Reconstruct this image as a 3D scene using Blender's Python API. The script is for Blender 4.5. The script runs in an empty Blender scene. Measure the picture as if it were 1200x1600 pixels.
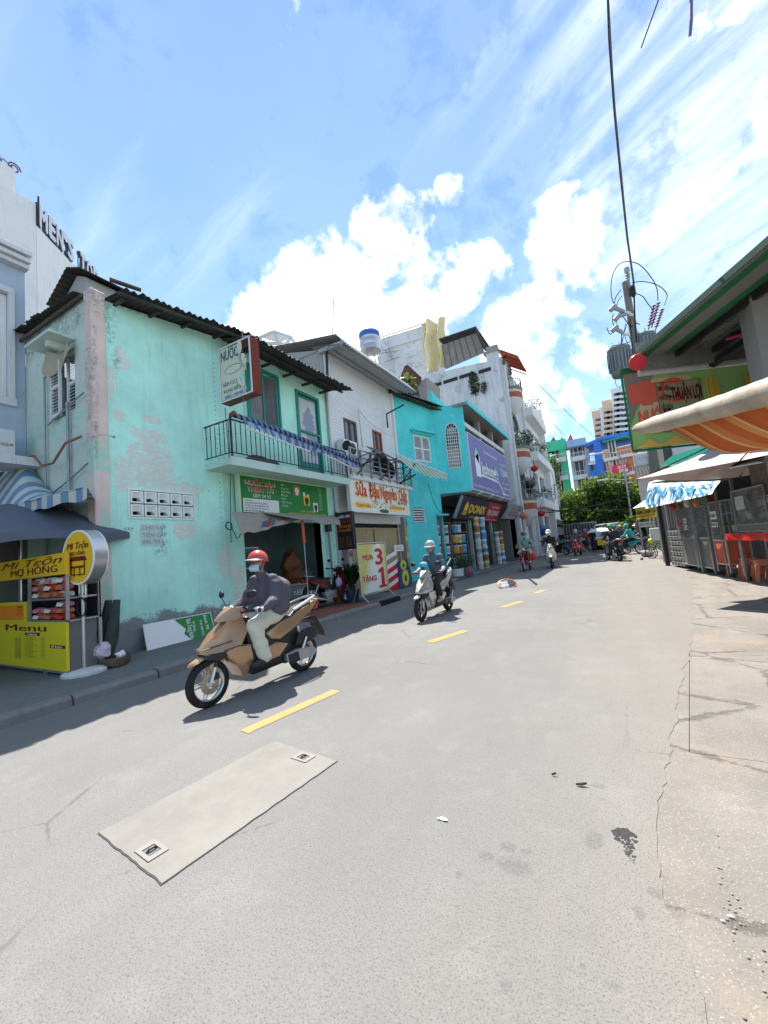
import bpy,bmesh,math,random
from mathutils import Vector,Matrix,noise as mnoise
random.seed(7)
PI = math.pi
V = Vector
S = bpy.context.scene
COL = S.collection
R = math.radians

# ---------------------------------------------------------------- camera
EYE = V((0,0,1.4));FPX = 642.0;ROLL = R(5.3);PITCH = math.atan(62/642);YAW = R(29.083)
_hd = V((-math.sin(YAW),math.cos(YAW),0));_rt = V((math.cos(YAW),math.sin(YAW),0));_z = V((0,0,1))
C_F = _hd*math.cos(PITCH) + _z*math.sin(PITCH)
_u0 = -_hd*math.sin(PITCH) + _z*math.cos(PITCH)
C_U = _u0*math.cos(ROLL) + _rt*math.sin(ROLL)
C_R = _rt*math.cos(ROLL) - _u0*math.sin(ROLL)
cd = bpy.data.cameras.new('camera');cam = bpy.data.objects.new('camera',cd);COL.objects.link(cam)
cd.sensor_fit = 'VERTICAL';cd.sensor_height = 36;cd.sensor_width = 27;cd.lens = FPX/1600*36
cd.clip_start = 0.05;cd.clip_end = 3000
mw = Matrix((C_R,C_U,-C_F)).transposed().to_4x4();mw.translation = EYE
cam.matrix_world = mw
S.camera = cam

# ---------------------------------------------------------------- sky, sun, exposure
SUN = V((-0.33,0.37,1.0)).normalized()
EXPO = 1.95
SKY_STRENGTH = 0.15
S.view_settings.view_transform = 'Standard';S.view_settings.look = 'None'
S.view_settings.exposure = EXPO;S.view_settings.gamma = 1;S.view_settings.use_curve_mapping = False

def dirpx(px,py):
    return (C_R*(px-600)/FPX + C_U*(800-py)/FPX + C_F).normalized()

def build_world():
    w = bpy.data.worlds.new('World');S.world = w;w.use_nodes = True
    nt = w.node_tree;N = nt.nodes;L = nt.links
    for n in list(N): N.remove(n)
    out = N.new('ShaderNodeOutputWorld');bg = N.new('ShaderNodeBackground');L.new(bg.outputs[0],out.inputs[0])
    bg.inputs['Strength'].default_value = SKY_STRENGTH
    sky = N.new('ShaderNodeTexSky');sky.sky_type = 'NISHITA';sky.sun_disc = False
    sky.sun_elevation = math.asin(SUN.z);sky.sun_rotation = math.atan2(SUN.x,SUN.y)
    sky.air_density = 1.0;sky.dust_density = 0.0;sky.ozone_density = 2.0;sky.altitude = 0
    tc = N.new('ShaderNodeTexCoord');D = tc.outputs['Generated']
    def math_(op,a,b=None,c=None,clamp=False):
        n = N.new('ShaderNodeMath');n.operation = op;n.use_clamp = clamp
        for i,v in enumerate((a,b,c)):
            if v is None: continue
            if isinstance(v,(int,float)): n.inputs[i].default_value = v
            else: L.new(v,n.inputs[i])
        return n.outputs[0]
    def dot(v):
        n = N.new('ShaderNodeVectorMath');n.operation = 'DOT_PRODUCT';L.new(D,n.inputs[0]);n.inputs[1].default_value = v
        return n.outputs['Value']
    def smooth(x,a,b):
        n = N.new('ShaderNodeMapRange');n.interpolation_type = 'SMOOTHSTEP';L.new(x,n.inputs[0])
        n.inputs[1].default_value = a;n.inputs[2].default_value = b;return n.outputs[0]
    def noise(scale,detail=8,rough=.55,vec=None,dist=0):
        n = N.new('ShaderNodeTexNoise');n.inputs['Scale'].default_value = scale;n.inputs['Detail'].default_value = detail
        n.inputs['Roughness'].default_value = rough;n.inputs['Distortion'].default_value = dist
        L.new(vec or D,n.inputs['Vector']);return n.outputs[0]
    # cumulus: soft lobes at real sky directions, broken up by noise
    def lobes(lst):
        acc = None
        for px,py,rad,wgt in lst:
            d = dirpx(px,py);r = rad/FPX*0.9
            m = smooth(dot(d),math.cos(r*1.25),math.cos(r*0.25))
            m = math_('MULTIPLY',m,wgt)
            acc = m if acc is None else math_('MAXIMUM',acc,m)
        return acc
    cum = lobes([(595,350,66,1.05),(655,335,42,.95),(700,305,34,.8),(640,415,78,.95),(530,490,150,1),(450,530,110,.9),(700,455,95,1),(760,430,65,.85),
                 (600,520,140,1),(800,520,100,.95),(880,440,75,.85),(880,360,75,.8),(960,320,70,.6),(1030,310,50,.5),(860,350,60,.7),
                 (915,540,55,.85),(940,590,50,.7),(830,600,70,.9),(870,640,70,.95),(1120,270,45,.55),(920,155,45,.38),(900,120,30,.33),
                 (390,500,60,.45),(800,690,160,.9),(930,680,60,.6),(1000,178,26,.28),
                 (1500,700,200,.9),(1750,500,240,.8),(-300,500,240,.75),(-700,850,260,.85),(200,-900,300,.6),(1400,-300,260,.6),(700,-1500,300,.6),(2600,1500,600,.9),(-2500,1800,700,.9),(-1800,200,400,.9),(600,-3200,500,.8),(2600,-800,420,.8)])
    n1 = noise(5.5,10,.6,dist=.3);n2 = noise(17,8,.62)
    nn = math_('ADD',math_('MULTIPLY',n1,.75),math_('MULTIPLY',n2,.25))
    dens = math_('ADD',math_('MULTIPLY',cum,1.15),math_('MULTIPLY_ADD',nn,2.6,-1.62))
    cloud = smooth(dens,.40,.92)
    # cirrus streaks: noise stretched along the streak direction
    a = (dirpx(1200,60)-dirpx(900,340)).normalized();b = dirpx(1050,200);c = a.cross(b).normalized()
    mp = N.new('ShaderNodeCombineXYZ')
    L.new(math_('MULTIPLY',dot(a),1.2),mp.inputs[0]);L.new(math_('MULTIPLY',dot(c),9),mp.inputs[1]);L.new(math_('MULTIPLY',dot(b),1.6),mp.inputs[2])
    st = noise(1.3,7,.6,vec=mp.outputs[0],dist=.2)
    band = lobes([(1080,190,110,.9),(1180,80,120,.9),(960,290,100,.8),(1110,370,110,.95),(1190,300,90,.9),(1020,430,80,.7),(420,440,140,.45),
                  (250,380,200,.3),(860,40,200,.35),(1300,-100,300,.8),(-200,100,300,.3)])
    cir = math_('MULTIPLY',smooth(math_('ADD',st,math_('MULTIPLY',band,.3)),.56,1.02),math_('MULTIPLY',band,.5))
    veil = math_('MULTIPLY',noise(1.6,4,.5),.13)
    cir = math_('ADD',cir,veil,clamp=True)
    tot = math_('MAXIMUM',cloud,cir,clamp=True)
    # cloud colour: bright with slightly greyer bellies
    nb = noise(6.5,6,.5)
    sh = N.new('ShaderNodeVectorMath');sh.operation = 'ADD';L.new(D,sh.inputs[0]);sh.inputs[1].default_value = SUN*.035
    n1o = noise(5.5,10,.6,vec=sh.outputs[0],dist=.3);n2o = noise(17,8,.62,vec=sh.outputs[0])
    rel = math_('SUBTRACT',math_('ADD',math_('MULTIPLY',n1o,.75),math_('MULTIPLY',n2o,.25)),nn)
    shade = smooth(math_('ADD',math_('MULTIPLY',rel,7),math_('ADD',math_('MULTIPLY',dens,.35),math_('MULTIPLY',nb,.5))),.35,1.05)
    cc = N.new('ShaderNodeMix');cc.data_type = 'RGBA';L.new(shade,cc.inputs[0])
    cc.inputs[6].default_value = (4.4,4.4,4.4,1);cc.inputs[7].default_value = (2.1,2.25,2.45,1)
    tint = N.new('ShaderNodeMix');tint.data_type = 'RGBA';tint.blend_type = 'MULTIPLY';tint.inputs[0].default_value = 1
    L.new(sky.outputs[0],tint.inputs[6]);tint.inputs[7].default_value = SKY_TINT
    mx = N.new('ShaderNodeMix');mx.data_type = 'RGBA';L.new(tot,mx.inputs[0]);L.new(tint.outputs[2],mx.inputs[6]);L.new(cc.outputs[2],mx.inputs[7])
    L.new(mx.outputs[2],bg.inputs['Color'])
SKY_TINT = (.345,.395,.41,1)
build_world()
sd = bpy.data.lights.new('sun','SUN');sd.energy = 2.6;sd.angle = R(0.53);sd.color = (1,.955,.89)
so = bpy.data.objects.new('sun',sd);COL.objects.link(so);so.rotation_euler = (-SUN).to_track_quat('-Z','Y').to_euler();so.location = (-10,10,30)

# ---------------------------------------------------------------- pixel-to-place planning helpers
def ray(px,py): return C_R*(px-600)/FPX + C_U*(800-py)/FPX + C_F
def on_x(px,py,x): r = ray(px,py);return EYE + r*(x/r.x)
def on_y(px,py,y): r = ray(px,py);return EYE + r*(y/r.y)
def on_z(px,py,z=0): r = ray(px,py);return EYE + r*((z-1.4)/r.z)
def at_d(px,py,d): return EYE + ray(px,py)*d

# ---------------------------------------------------------------- materials
MATS = {}
def sr(r,g,b):
    f = lambda c: ((c/255+.055)/1.055)**2.4 if c > 10 else c/255/12.92
    return (f(r),f(g),f(b))
def mul(c,k): return tuple(min(1,x*k) for x in c)
class NT:
    def __init__(s,name,world=True):
        s.m = bpy.data.materials.new(name);s.m.use_nodes = True
        s.N = s.m.node_tree.nodes;s.L = s.m.node_tree.links
        s.p = s.N['Principled BSDF'];s.tc = s.N.new('ShaderNodeTexCoord');s.obj = s.N.new('ShaderNodeNewGeometry').outputs['Position'] if world else s.tc.outputs['Object']
    def val(s,v,sock):
        if isinstance(v,(int,float)): sock.default_value = v
        elif isinstance(v,tuple): sock.default_value = (*v[:3],1) if len(sock.default_value) == 4 else v
        else: s.L.new(v,sock)
    def math(s,op,a,b=None,c=None,clamp=False):
        n = s.N.new('ShaderNodeMath');n.operation = op;n.use_clamp = clamp
        for i,v in enumerate((a,b,c)):
            if v is not None: s.val(v,n.inputs[i])
        return n.outputs[0]
    def map(s,scale=(1,1,1),loc=(0,0,0),rot=(0,0,0),vec=None):
        n = s.N.new('ShaderNodeMapping');s.L.new(vec or s.obj,n.inputs[0])
        n.inputs['Scale'].default_value = scale;n.inputs['Location'].default_value = loc;n.inputs['Rotation'].default_value = rot
        return n.outputs[0]
    def noise(s,scale,detail=5,rough=.55,vec=None,dist=0):
        n = s.N.new('ShaderNodeTexNoise');n.inputs['Scale'].default_value = scale;n.inputs['Detail'].default_value = detail
        n.inputs['Roughness'].default_value = rough;n.inputs['Distortion'].default_value = dist
        s.L.new(vec or s.obj,n.inputs['Vector']);return n.outputs[0]
    def vor(s,scale,feat='F1',vec=None,out=0):
        n = s.N.new('ShaderNodeTexVoronoi');n.feature = feat;n.inputs['Scale'].default_value = scale
        s.L.new(vec or s.obj,n.inputs['Vector']);return n.outputs[out]
    def ramp(s,x,a,b,o0=0.,o1=1.):
        n = s.N.new('ShaderNodeMapRange');n.interpolation_type = 'SMOOTHSTEP';s.L.new(x,n.inputs[0])
        for i,v in zip((1,2,3,4),(a,b,o0,o1)): n.inputs[i].default_value = v
        return n.outputs[0]
    def mix(s,f,a,b,mode='MIX'):
        n = s.N.new('ShaderNodeMix');n.data_type = 'RGBA';n.blend_type = mode
        s.val(f,n.inputs[0]);s.val(a,n.inputs[6]);s.val(b,n.inputs[7]);return n.outputs[2]
    def sep(s,vec=None):
        n = s.N.new('ShaderNodeSeparateXYZ');s.L.new(vec or s.obj,n.inputs[0]);return n.outputs
    def bump(s,h,strength=.3,dist=.01):
        n = s.N.new('ShaderNodeBump');n.inputs['Strength'].default_value = strength;n.inputs['Distance'].default_value = dist
        s.L.new(h,n.inputs['Height']);s.L.new(n.outputs[0],s.p.inputs['Normal'])
    def done(s,col,rough=.8,metal=0.,spec=.4):
        s.val(col,s.p.inputs['Base Color']);s.val(rough,s.p.inputs['Roughness']);s.p.inputs['Metallic'].default_value = metal
        s.p.inputs['Specular IOR Level'].default_value = spec;return s.m
def PM(name,col,var=.16,scale=2.5,rough=.8,bump=.15,bs=60,metal=0.,spec=.35,dirt=.25,dirtcol=None,streak=0.,emit=0,alpha=1,coat=0):
    """general weathered surface: two-scale tone variation, blotchy dirt, vertical rain streaks, fine relief"""
    if name in MATS: return MATS[name]
    t = NT(name,False)
    n1 = t.noise(scale,6,.6);n2 = t.noise(scale*9,4,.6)
    c = t.mix(t.math('MULTIPLY',n1,1,clamp=True),mul(col,1-var),mul(col,1+var))
    c = t.mix(t.math('MULTIPLY',t.ramp(n2,.3,.75),var),c,mul(col,1-2*var))
    if dirt:
        d = t.math('MULTIPLY',t.ramp(t.noise(scale*.7+.3,8,.68),.5,.78),dirt)
        c = t.mix(d,c,dirtcol or mul(sr(92,84,74),.8))
    if streak:
        s_ = t.ramp(t.noise(1,5,.7,vec=t.map((14,14,.7))),.5,.8)
        c = t.mix(t.math('MULTIPLY',s_,streak),c,mul(sr(70,66,60),.8))
    if bump: t.bump(t.noise(bs,5,.65),bump,.006)
    r = t.ramp(n2,.2,.8,max(0,rough-.08),min(1,rough+.08))
    t.done(c,r,metal,spec)
    if alpha < 1: t.p.inputs['Alpha'].default_value = alpha
    if coat: t.p.inputs['Coat Weight'].default_value = coat;t.p.inputs['Coat Roughness'].default_value = .08
    MATS[name] = t.m;return t.m
def flat(name,col,rough=.6,metal=0.,spec=.4,coat=0):
    return PM(name,col,var=.06,scale=4,rough=rough,bump=.04,bs=90,metal=metal,spec=spec,dirt=.07,coat=coat)
def glass(name='dark_glass',col=(.03,.04,.045),rough=.08):
    if name in MATS: return MATS[name]
    t = NT(name,False);c = t.mix(t.noise(2.0,3),mul(col,.6),mul(col,1.8));m = t.done(c,t.ramp(t.noise(6,3),.3,.8,rough,rough+.18),0,.8)
    MATS[name] = m;return m

# ---------------------------------------------------------------- object helpers
MWD = {}
def mwof(o):
    return MWD.get(o.name,Matrix.Identity(4)) if o else Matrix.Identity(4)
def thing(name,label,cat,loc=(0,0,0),rotz=0,group=None,M=None):
    o = bpy.data.objects.new(name,None);COL.objects.link(o);o.empty_display_size = .2
    m = M if M is not None else Matrix.Translation(V(loc)) @ Matrix.Rotation(rotz,4,'Z')
    o.matrix_world = m;MWD[o.name] = m
    o['label'] = label;o['category'] = cat
    if group: o['group'] = group
    return o
def tag(o,label=None,cat=None,group=None,kind=None):
    if label: o['label'] = label
    if cat: o['category'] = cat
    if group: o['group'] = group
    if kind: o['kind'] = kind
    return o
class MB:
    def __init__(s): s.bm = bmesh.new();s.mats = [];s.mi = 0
    def face(s,vs):
        try:
            f = s.bm.faces.new(vs);f.material_index = s.mi;return f
        except ValueError: return None
    def poly(s,pts): return s.face([s.bm.verts.new(V(p)) for p in pts])
    def box(s,x0,x1,y0,y1,z0,z1,M=None):
        p = [V((x,y,z)) for z in (z0,z1) for x,y in ((x0,y0),(x1,y0),(x1,y1),(x0,y1))]
        if M: p = [M @ q for q in p]
        v = [s.bm.verts.new(q) for q in p]
        for f in ((3,2,1,0),(4,5,6,7),(0,1,5,4),(1,2,6,5),(2,3,7,6),(3,0,4,7)): s.face([v[i] for i in f])
        return s
    def prism(s,pts,vec):
        a = [s.bm.verts.new(V(p)) for p in pts];b = [s.bm.verts.new(V(p)+V(vec)) for p in pts];n = len(a)
        s.face(a[::-1]);s.face(b)
        for i in range(n): s.face((a[i],a[(i+1) % n],b[(i+1) % n],b[i]))
        return s
    def ring(s,c,u,v,ru,rv,seg):
        return [s.bm.verts.new(c + u*(ru*math.cos(2*PI*i/seg)) + v*(rv*math.sin(2*PI*i/seg))) for i in range(seg)]
    def bridge(s,a,b):
        n = len(a)
        for i in range(n): s.face((a[i],a[(i+1) % n],b[(i+1) % n],b[i]))
    def cyl(s,p0,p1,r0,r1=None,seg=10,cap=True):
        p0 = V(p0);p1 = V(p1);r1 = r0 if r1 is None else r1
        d = (p1-p0).normalized();u = d.orthogonal().normalized();v = d.cross(u)
        a = s.ring(p0,u,v,r0,r0,seg);b = s.ring(p1,u,v,r1,r1,seg);s.bridge(a,b)
        if cap: s.face(a[::-1]);s.face(b)
        return s
    def tube(s,pts,r,seg=6,rv=None):
        pts = [V(p) for p in pts];prev = None;ref = None
        for i,p in enumerate(pts):
            d = (pts[min(i+1,len(pts)-1)]-pts[max(i-1,0)]).normalized()
            if ref is None: ref = d.orthogonal().normalized()
            u = (ref - d*ref.dot(d)).normalized();ref = u;v = d.cross(u)
            rr = r[i] if isinstance(r,(list,tuple)) else r
            k = s.ring(p,u,v,rr,(rv if rv else rr),seg)
            if prev: s.bridge(prev,k)
            else: s.face(k[::-1])
            prev = k
        s.face(prev);return s
    def lathe(s,prof,c=(0,0,0),seg=16,M=None,cap=True):
        M = M or Matrix.Translation(V(c));prev = None
        for r,z in prof:
            k = [s.bm.verts.new(M @ V((r*math.cos(2*PI*i/seg),r*math.sin(2*PI*i/seg),z))) for i in range(seg)]
            if prev: s.bridge(prev,k)
            elif cap and r > 1e-4: s.face(k[::-1])
            prev = k
        if cap: s.face(prev)
        return s
    def sheet(s,fn,nu,nv,thick=0.,two=False):
        g = [[s.bm.verts.new(V(fn(i/nu,j/nv))) for j in range(nv+1)] for i in range(nu+1)]
        for i in range(nu):
            for j in range(nv): s.face((g[i][j],g[i+1][j],g[i+1][j+1],g[i][j+1]))
        s.thick = thick;return s
    def sphere(s,c,r,sub=2,sc=(1,1,1),M=None):
        mm = Matrix.Translation(V(c)) @ (M or Matrix.Identity(4)) @ Matrix.Diagonal((r*sc[0],r*sc[1],r*sc[2],1))
        d = bmesh.ops.create_icosphere(s.bm,subdivisions=sub,radius=1,matrix=mm)
        for v in d['verts']:
            for f in v.link_faces: f.material_index = s.mi
        return s
    def build(s,name,mat,parent=None,smooth=False,bevel=0,local=False,thick=0,bseg=1,recalc=True):
        bm = s.bm
        if bevel:
            bmesh.ops.remove_doubles(bm,verts=bm.verts,dist=1e-5)
            es = [e for e in bm.edges if len(e.link_faces) == 2 and e.calc_face_angle(0) > .5]
            bmesh.ops.bevel(bm,geom=es,offset=bevel,segments=bseg,profile=.5,affect='EDGES',clamp_overlap=True)
        if thick:
            bmesh.ops.remove_doubles(bm,verts=bm.verts,dist=1e-5)
            bmesh.ops.solidify(bm,geom=bm.faces[:],thickness=thick)
        if recalc: bmesh.ops.recalc_face_normals(bm,faces=bm.faces)
        if parent is not None and not local: bmesh.ops.transform(bm,matrix=mwof(parent).inverted(),verts=bm.verts)
        if smooth:
            for f in bm.faces: f.smooth = True
        me = bpy.data.meshes.new(name);bm.to_mesh(me);bm.free()
        for m in (mat if isinstance(mat,(list,tuple)) else [mat]): me.materials.append(m)
        if smooth:
            try: me.set_sharp_from_angle(angle=R(42))
            except Exception: pass
        return link(name,me,parent)
def link(name,me,parent=None):
    o = bpy.data.objects.new(name,me);COL.objects.link(o)
    if parent is not None: o.parent = parent;MWD[o.name] = mwof(parent)
    return o
def structure(o): o['kind'] = 'structure';return o
def kids(o): return [c for c in ALLKIDS.get(o.name,[])]
def copy_tree(o,parent=None):
    c = o.copy();COL.objects.link(c)
    if parent is not None: c.parent = parent;MWD[c.name] = mwof(parent)
    for ch in o.children: copy_tree(ch,c)
    return c
def place(o,loc,rotz=0,scale=1):
    m = Matrix.Translation(V(loc)) @ Matrix.Rotation(rotz,4,'Z') @ Matrix.Scale(scale,4)
    o.matrix_world = m;MWD[o.name] = m;return o

_tx = {}
def text(s,mat,parent,org,right,up,h,width=None,name='lettering',bold=.0,align='LEFT',depth=.004,shear=0,res=2,maxw=None):
    """flat lettering as thin geometry; org = baseline start, h = capital height"""
    key = (s,shear,res)
    if key not in _tx:
        def glyphs(body,off):
            cu = bpy.data.curves.new('lettering','FONT');cu.body = body;cu.size = 1.0;cu.offset = off;cu.shear = shear
            cu.resolution_u = res;cu.extrude = 0.0;cu.fill_mode = 'FRONT'
            tmp = bpy.data.objects.new('lettering_source',cu);COL.objects.link(tmp);bpy.context.view_layer.update()
            m_ = bpy.data.meshes.new_from_object(tmp.evaluated_get(bpy.context.evaluated_depsgraph_get()));bpy.data.objects.remove(tmp);return m_
        SPC = set('ĐƠỚỜỢỞỠđ');hs = any(c in SPC for c in s)
        if hs and 'M' in s:   # glyphs that fill badly are made one by one
            bm = bmesh.new()
            for i,ch in enumerate(s):
                if ch == ' ': continue
                g = glyphs(ch,.012 if ch in SPC else 0);pre = glyphs(s[:i+1],0);dx = max(v.co.x for v in pre.vertices)-max(v.co.x for v in g.vertices)
                n0 = len(bm.verts);bm.from_mesh(g);bm.verts.ensure_lookup_table()
                for v in bm.verts[n0:]: v.co.x += dx
            me = bpy.data.meshes.new('lettering');bm.to_mesh(me);bm.free()
        else: me = glyphs(s,.012 if hs else 0)
        _tx[key] = me
    me = _tx[key].copy()
    xs = [v.co.x for v in me.vertices] or [0,1];x0,x1 = min(xs),max(xs)
    sc = h/.7;sx = sc
    if width: sx = width/max(.01,x1-x0)
    elif maxw and (x1-x0)*sc > maxw: sx = maxw/(x1-x0)
    off = {'LEFT': 0,'CENTER': -(x1+x0)/2*sx,'RIGHT': -x1*sx}[align]
    if align == 'LEFT': off = -x0*sx
    right = V(right).normalized();up = V(up).normalized();nrm = right.cross(up)
    inv = mwof(parent).inverted() if parent is not None else Matrix.Identity(4)
    if bold > .005:
        bm = bmesh.new();d_ = bold*.8
        for i_,(dx,dy) in enumerate(((-d_,0),(d_,0),(0,d_*.8),(0,-d_*.8))[:4 if h > .12 else 2]):
            n0 = len(bm.verts);bm.from_mesh(me);bm.verts.ensure_lookup_table()
            for v in bm.verts[n0:]: v.co += V((dx,dy,.0005*i_/max(h,.01)*.7 if False else i_*.001))
        bm.to_mesh(me);bm.free()
    for v in me.vertices:
        p = V(org) + right*(v.co.x*sx+off) + up*(v.co.y*sc) + nrm*(depth+v.co.z*.5)
        v.co = inv @ p
    me.materials.clear();me.materials.append(mat)
    return link(name,me,parent)

class Face:
    """a vertical plane in the place: u runs along it, v is height, d stands proud of it"""
    def __init__(s,org,u,flip=False):
        s.o = V((org[0],org[1],0));s.u = V((u[0],u[1],0)).normalized()
        s.n = V((s.u.y,-s.u.x,0)) if not flip else V((-s.u.y,s.u.x,0))
    def p(s,u,v,d=0): return s.o + s.u*u + V((0,0,v)) + s.n*d
    def at(s,px,py,d=0):
        o = s.o + s.n*d;r = ray(px,py);t = (o-EYE).dot(s.n)/r.dot(s.n);q = EYE+r*t
        return (q-o).dot(s.u),q.z
    def box(s,mb,u0,u1,v0,v1,d0,d1):
        mb.prism([s.p(u0,v0,d0),s.p(u1,v0,d0),s.p(u1,v1,d0),s.p(u0,v1,d0)],s.n*(d1-d0));return mb
    def M(s):
        return Matrix((s.u,s.n*-1,V((0,0,1)))).transposed().to_4x4()
def wall(mb,f,u0,u1,v0,v1,holes=(),thick=.22,top=None):
    """wall sheet with real openings and reveals"""
    us = sorted({u0,u1,*[x for h in holes for x in h[:2]]});vs = sorted({v0,v1,*[x for h in holes for x in h[2:4]]})
    us = [x for x in us if u0-1e-6 <= x <= u1+1e-6];vs = [x for x in vs if v0-1e-6 <= x <= v1+1e-6]
    for a,b in zip(us,us[1:]):
        for c,d in zip(vs,vs[1:]):
            m,n = (a+b)/2,(c+d)/2
            if any(h[0] < m < h[1] and h[2] < n < h[3] for h in holes): continue
            for dd in (0,-thick): mb.poly([f.p(a,c,dd),f.p(b,c,dd),f.p(b,d,dd),f.p(a,d,dd)])
    for h in holes:
        a,b,c,d = h[:4];q = [(a,c),(b,c),(b,d),(a,d)]
        for i in range(4):
            (ua,va),(ub,vb) = q[i],q[(i+1) % 4]
            mb.poly([f.p(ua,va,0),f.p(ub,vb,0),f.p(ub,vb,-thick),f.p(ua,va,-thick)])
    for (ua,va),(ub,vb) in (((u0,v0),(u0,v1)),((u1,v0),(u1,v1)),((u0,v1),(u1,v1))):
        mb.poly([f.p(ua,va,0),f.p(ub,vb,0),f.p(ub,vb,-thick),f.p(ua,va,-thick)])
    return mb
def corrugated(mb,p00,p10,p01,p11,waves,amp=.02,nv=6,per=6,jag=0.):
    """corrugated sheet; ribs run from edge 0 to edge 1, waves repeat along u"""
    p00,p10,p01,p11 = map(V,(p00,p10,p01,p11))
    n = (p10-p00).cross(p01-p00).normalized();nu = waves*per
    jr = [random.uniform(-jag,jag) for _ in range(nu//6+2)]
    def fn(u,v):
        a = p00.lerp(p10,u);b = p01.lerp(p11,u);k = v
        q = a.lerp(b,k)
        if v == 0 and jag: q = q + (a-b).normalized()*jr[int(u*nu)//6]
        return q + n*(amp*math.sin(u*waves*2*PI)) + n*.015*mnoise.noise(q*1.3)
    mb.sheet(fn,nu,nv);return mb
X3,Y3,Z3 = V((1,0,0)),V((0,1,0)),V((0,0,1))

# ================================================================ surfaces with their own wear
def blobs(t,lst,ax=(1,2),warp=.6,wscale=3.5,soft=.12):
    s_ = t.sep();n = t.math('MULTIPLY_ADD',t.noise(wscale,6,.65),2*warp,-warp);acc = None
    for a0,b0,ra,rb in lst:
        a = t.math('DIVIDE',t.math('SUBTRACT',s_[ax[0]],a0),ra);b = t.math('DIVIDE',t.math('SUBTRACT',s_[ax[1]],b0),rb)
        d = t.math('SQRT',t.math('ADD',t.math('MULTIPLY',a,a),t.math('MULTIPLY',b,b)))
        m = t.ramp(t.math('ADD',d,n),1+soft,1-soft)
        acc = m if acc is None else t.math('MAXIMUM',acc,m)
    return acc
def px_blobs(f,lst):
    out = []
    for px,py,rx,ry in lst:
        u,v = f.at(px,py);u2,_ = f.at(px+rx,py);_,v2 = f.at(px,py-ry)
        p = f.p(u,v);out.append((p.y,v,abs(u2-u),abs(v2-v)))
    return out
FA = Face((-7.45,0),(0,1));FA2 = Face((-7.5,0),(0,1))

def mat_road():
    t = NT('road_asphalt');s_ = t.sep()
    base = t.mix(t.ramp(t.noise(.35,5,.6),.3,.7),(.168,.165,.157),(.206,.202,.191))
    # warm dust towards the right-hand side of the road
    dust = t.math('MULTIPLY',t.ramp(t.math('ADD',s_[0],t.math('MULTIPLY',t.noise(.8,5,.6),2.0)),-.4,1.35),.92)
    base = t.mix(dust,base,t.mix(t.noise(1.4,6,.7),(.196,.178,.156),(.25,.229,.2)))
    base = t.mix(t.math('MULTIPLY',t.ramp(t.noise(1,6,.65,vec=t.map((3.2,.35,1))),.42,.68),.3),base,(.165,.16,.15))
    base = t.mix(t.math('MULTIPLY',t.ramp(t.noise(2.6,8,.7),.5,.72),.28),base,(.29,.28,.26))
    # darker worn lane near the left kerb
    k = t.math('MULTIPLY',t.ramp(s_[0],-4.6,-5.5),.35);base = t.mix(k,base,(.17,.168,.166))
    sp = t.noise(130,2,.6);base = t.mix(t.math('MULTIPLY',t.ramp(sp,.5,.68),.7),base,(.09,.088,.085))
    sp2 = t.vor(95);base = t.mix(t.math('MULTIPLY',t.ramp(sp2,.26,.04),.3),base,(.4,.39,.37))
    sp3 = t.noise(38,3,.7);base = t.mix(t.math('MULTIPLY',t.ramp(sp3,.52,.72),.4),base,(.12,.118,.112))
    st = []
    for px,py,rx,ry in ((802,1353,28,12),(795,1324,12,7),(762,1338,12,8),(823,1331,10,5),(928,1312,14,13),(1000,1428,8,9),(718,1366,6,6),
                           (935,1228,13,4),(868,1213,6,2),(700,1280,0,0),(1025,1395,13,7),(960,1540,12,6),(910,1510,5,5),(790,1540,9,8),(870,980,0,0)):
        if rx:
            q = on_z(px,py);q2 = on_z(px+rx,py);q3 = on_z(px,py+ry);st.append((q.x,q.y,(q2-q).length,(q3-q).length*1.1))
    m = blobs(t,st,(0,1),.9,30,.35);m = t.math('MULTIPLY',m,t.ramp(t.noise(75,5,.8),.35,.6));base = t.mix(t.math('MULTIPLY',m,.6),base,(.1,.1,.1))
    # tyre-polished band and faint tar seams
    cr = t.vor(.55,'DISTANCE_TO_EDGE',vec=t.map(vec=None));cr2 = t.math('ADD',cr,t.math('MULTIPLY_ADD',t.noise(6,6,.7),.05,-.025))
    cmask = t.math('MULTIPLY',t.ramp(cr2,.006,.0015),t.math('MULTIPLY',t.ramp(t.noise(.5,3),.52,.62),.5));base = t.mix(cmask,base,(.07,.07,.07))
    t.bump(t.math('ADD',t.noise(120,3,.7),t.math('MULTIPLY',t.noise(9,4),.6)),.55,.006)
    m = t.done(base,.88,0,.25);MATS['road'] = m;return m
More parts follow.
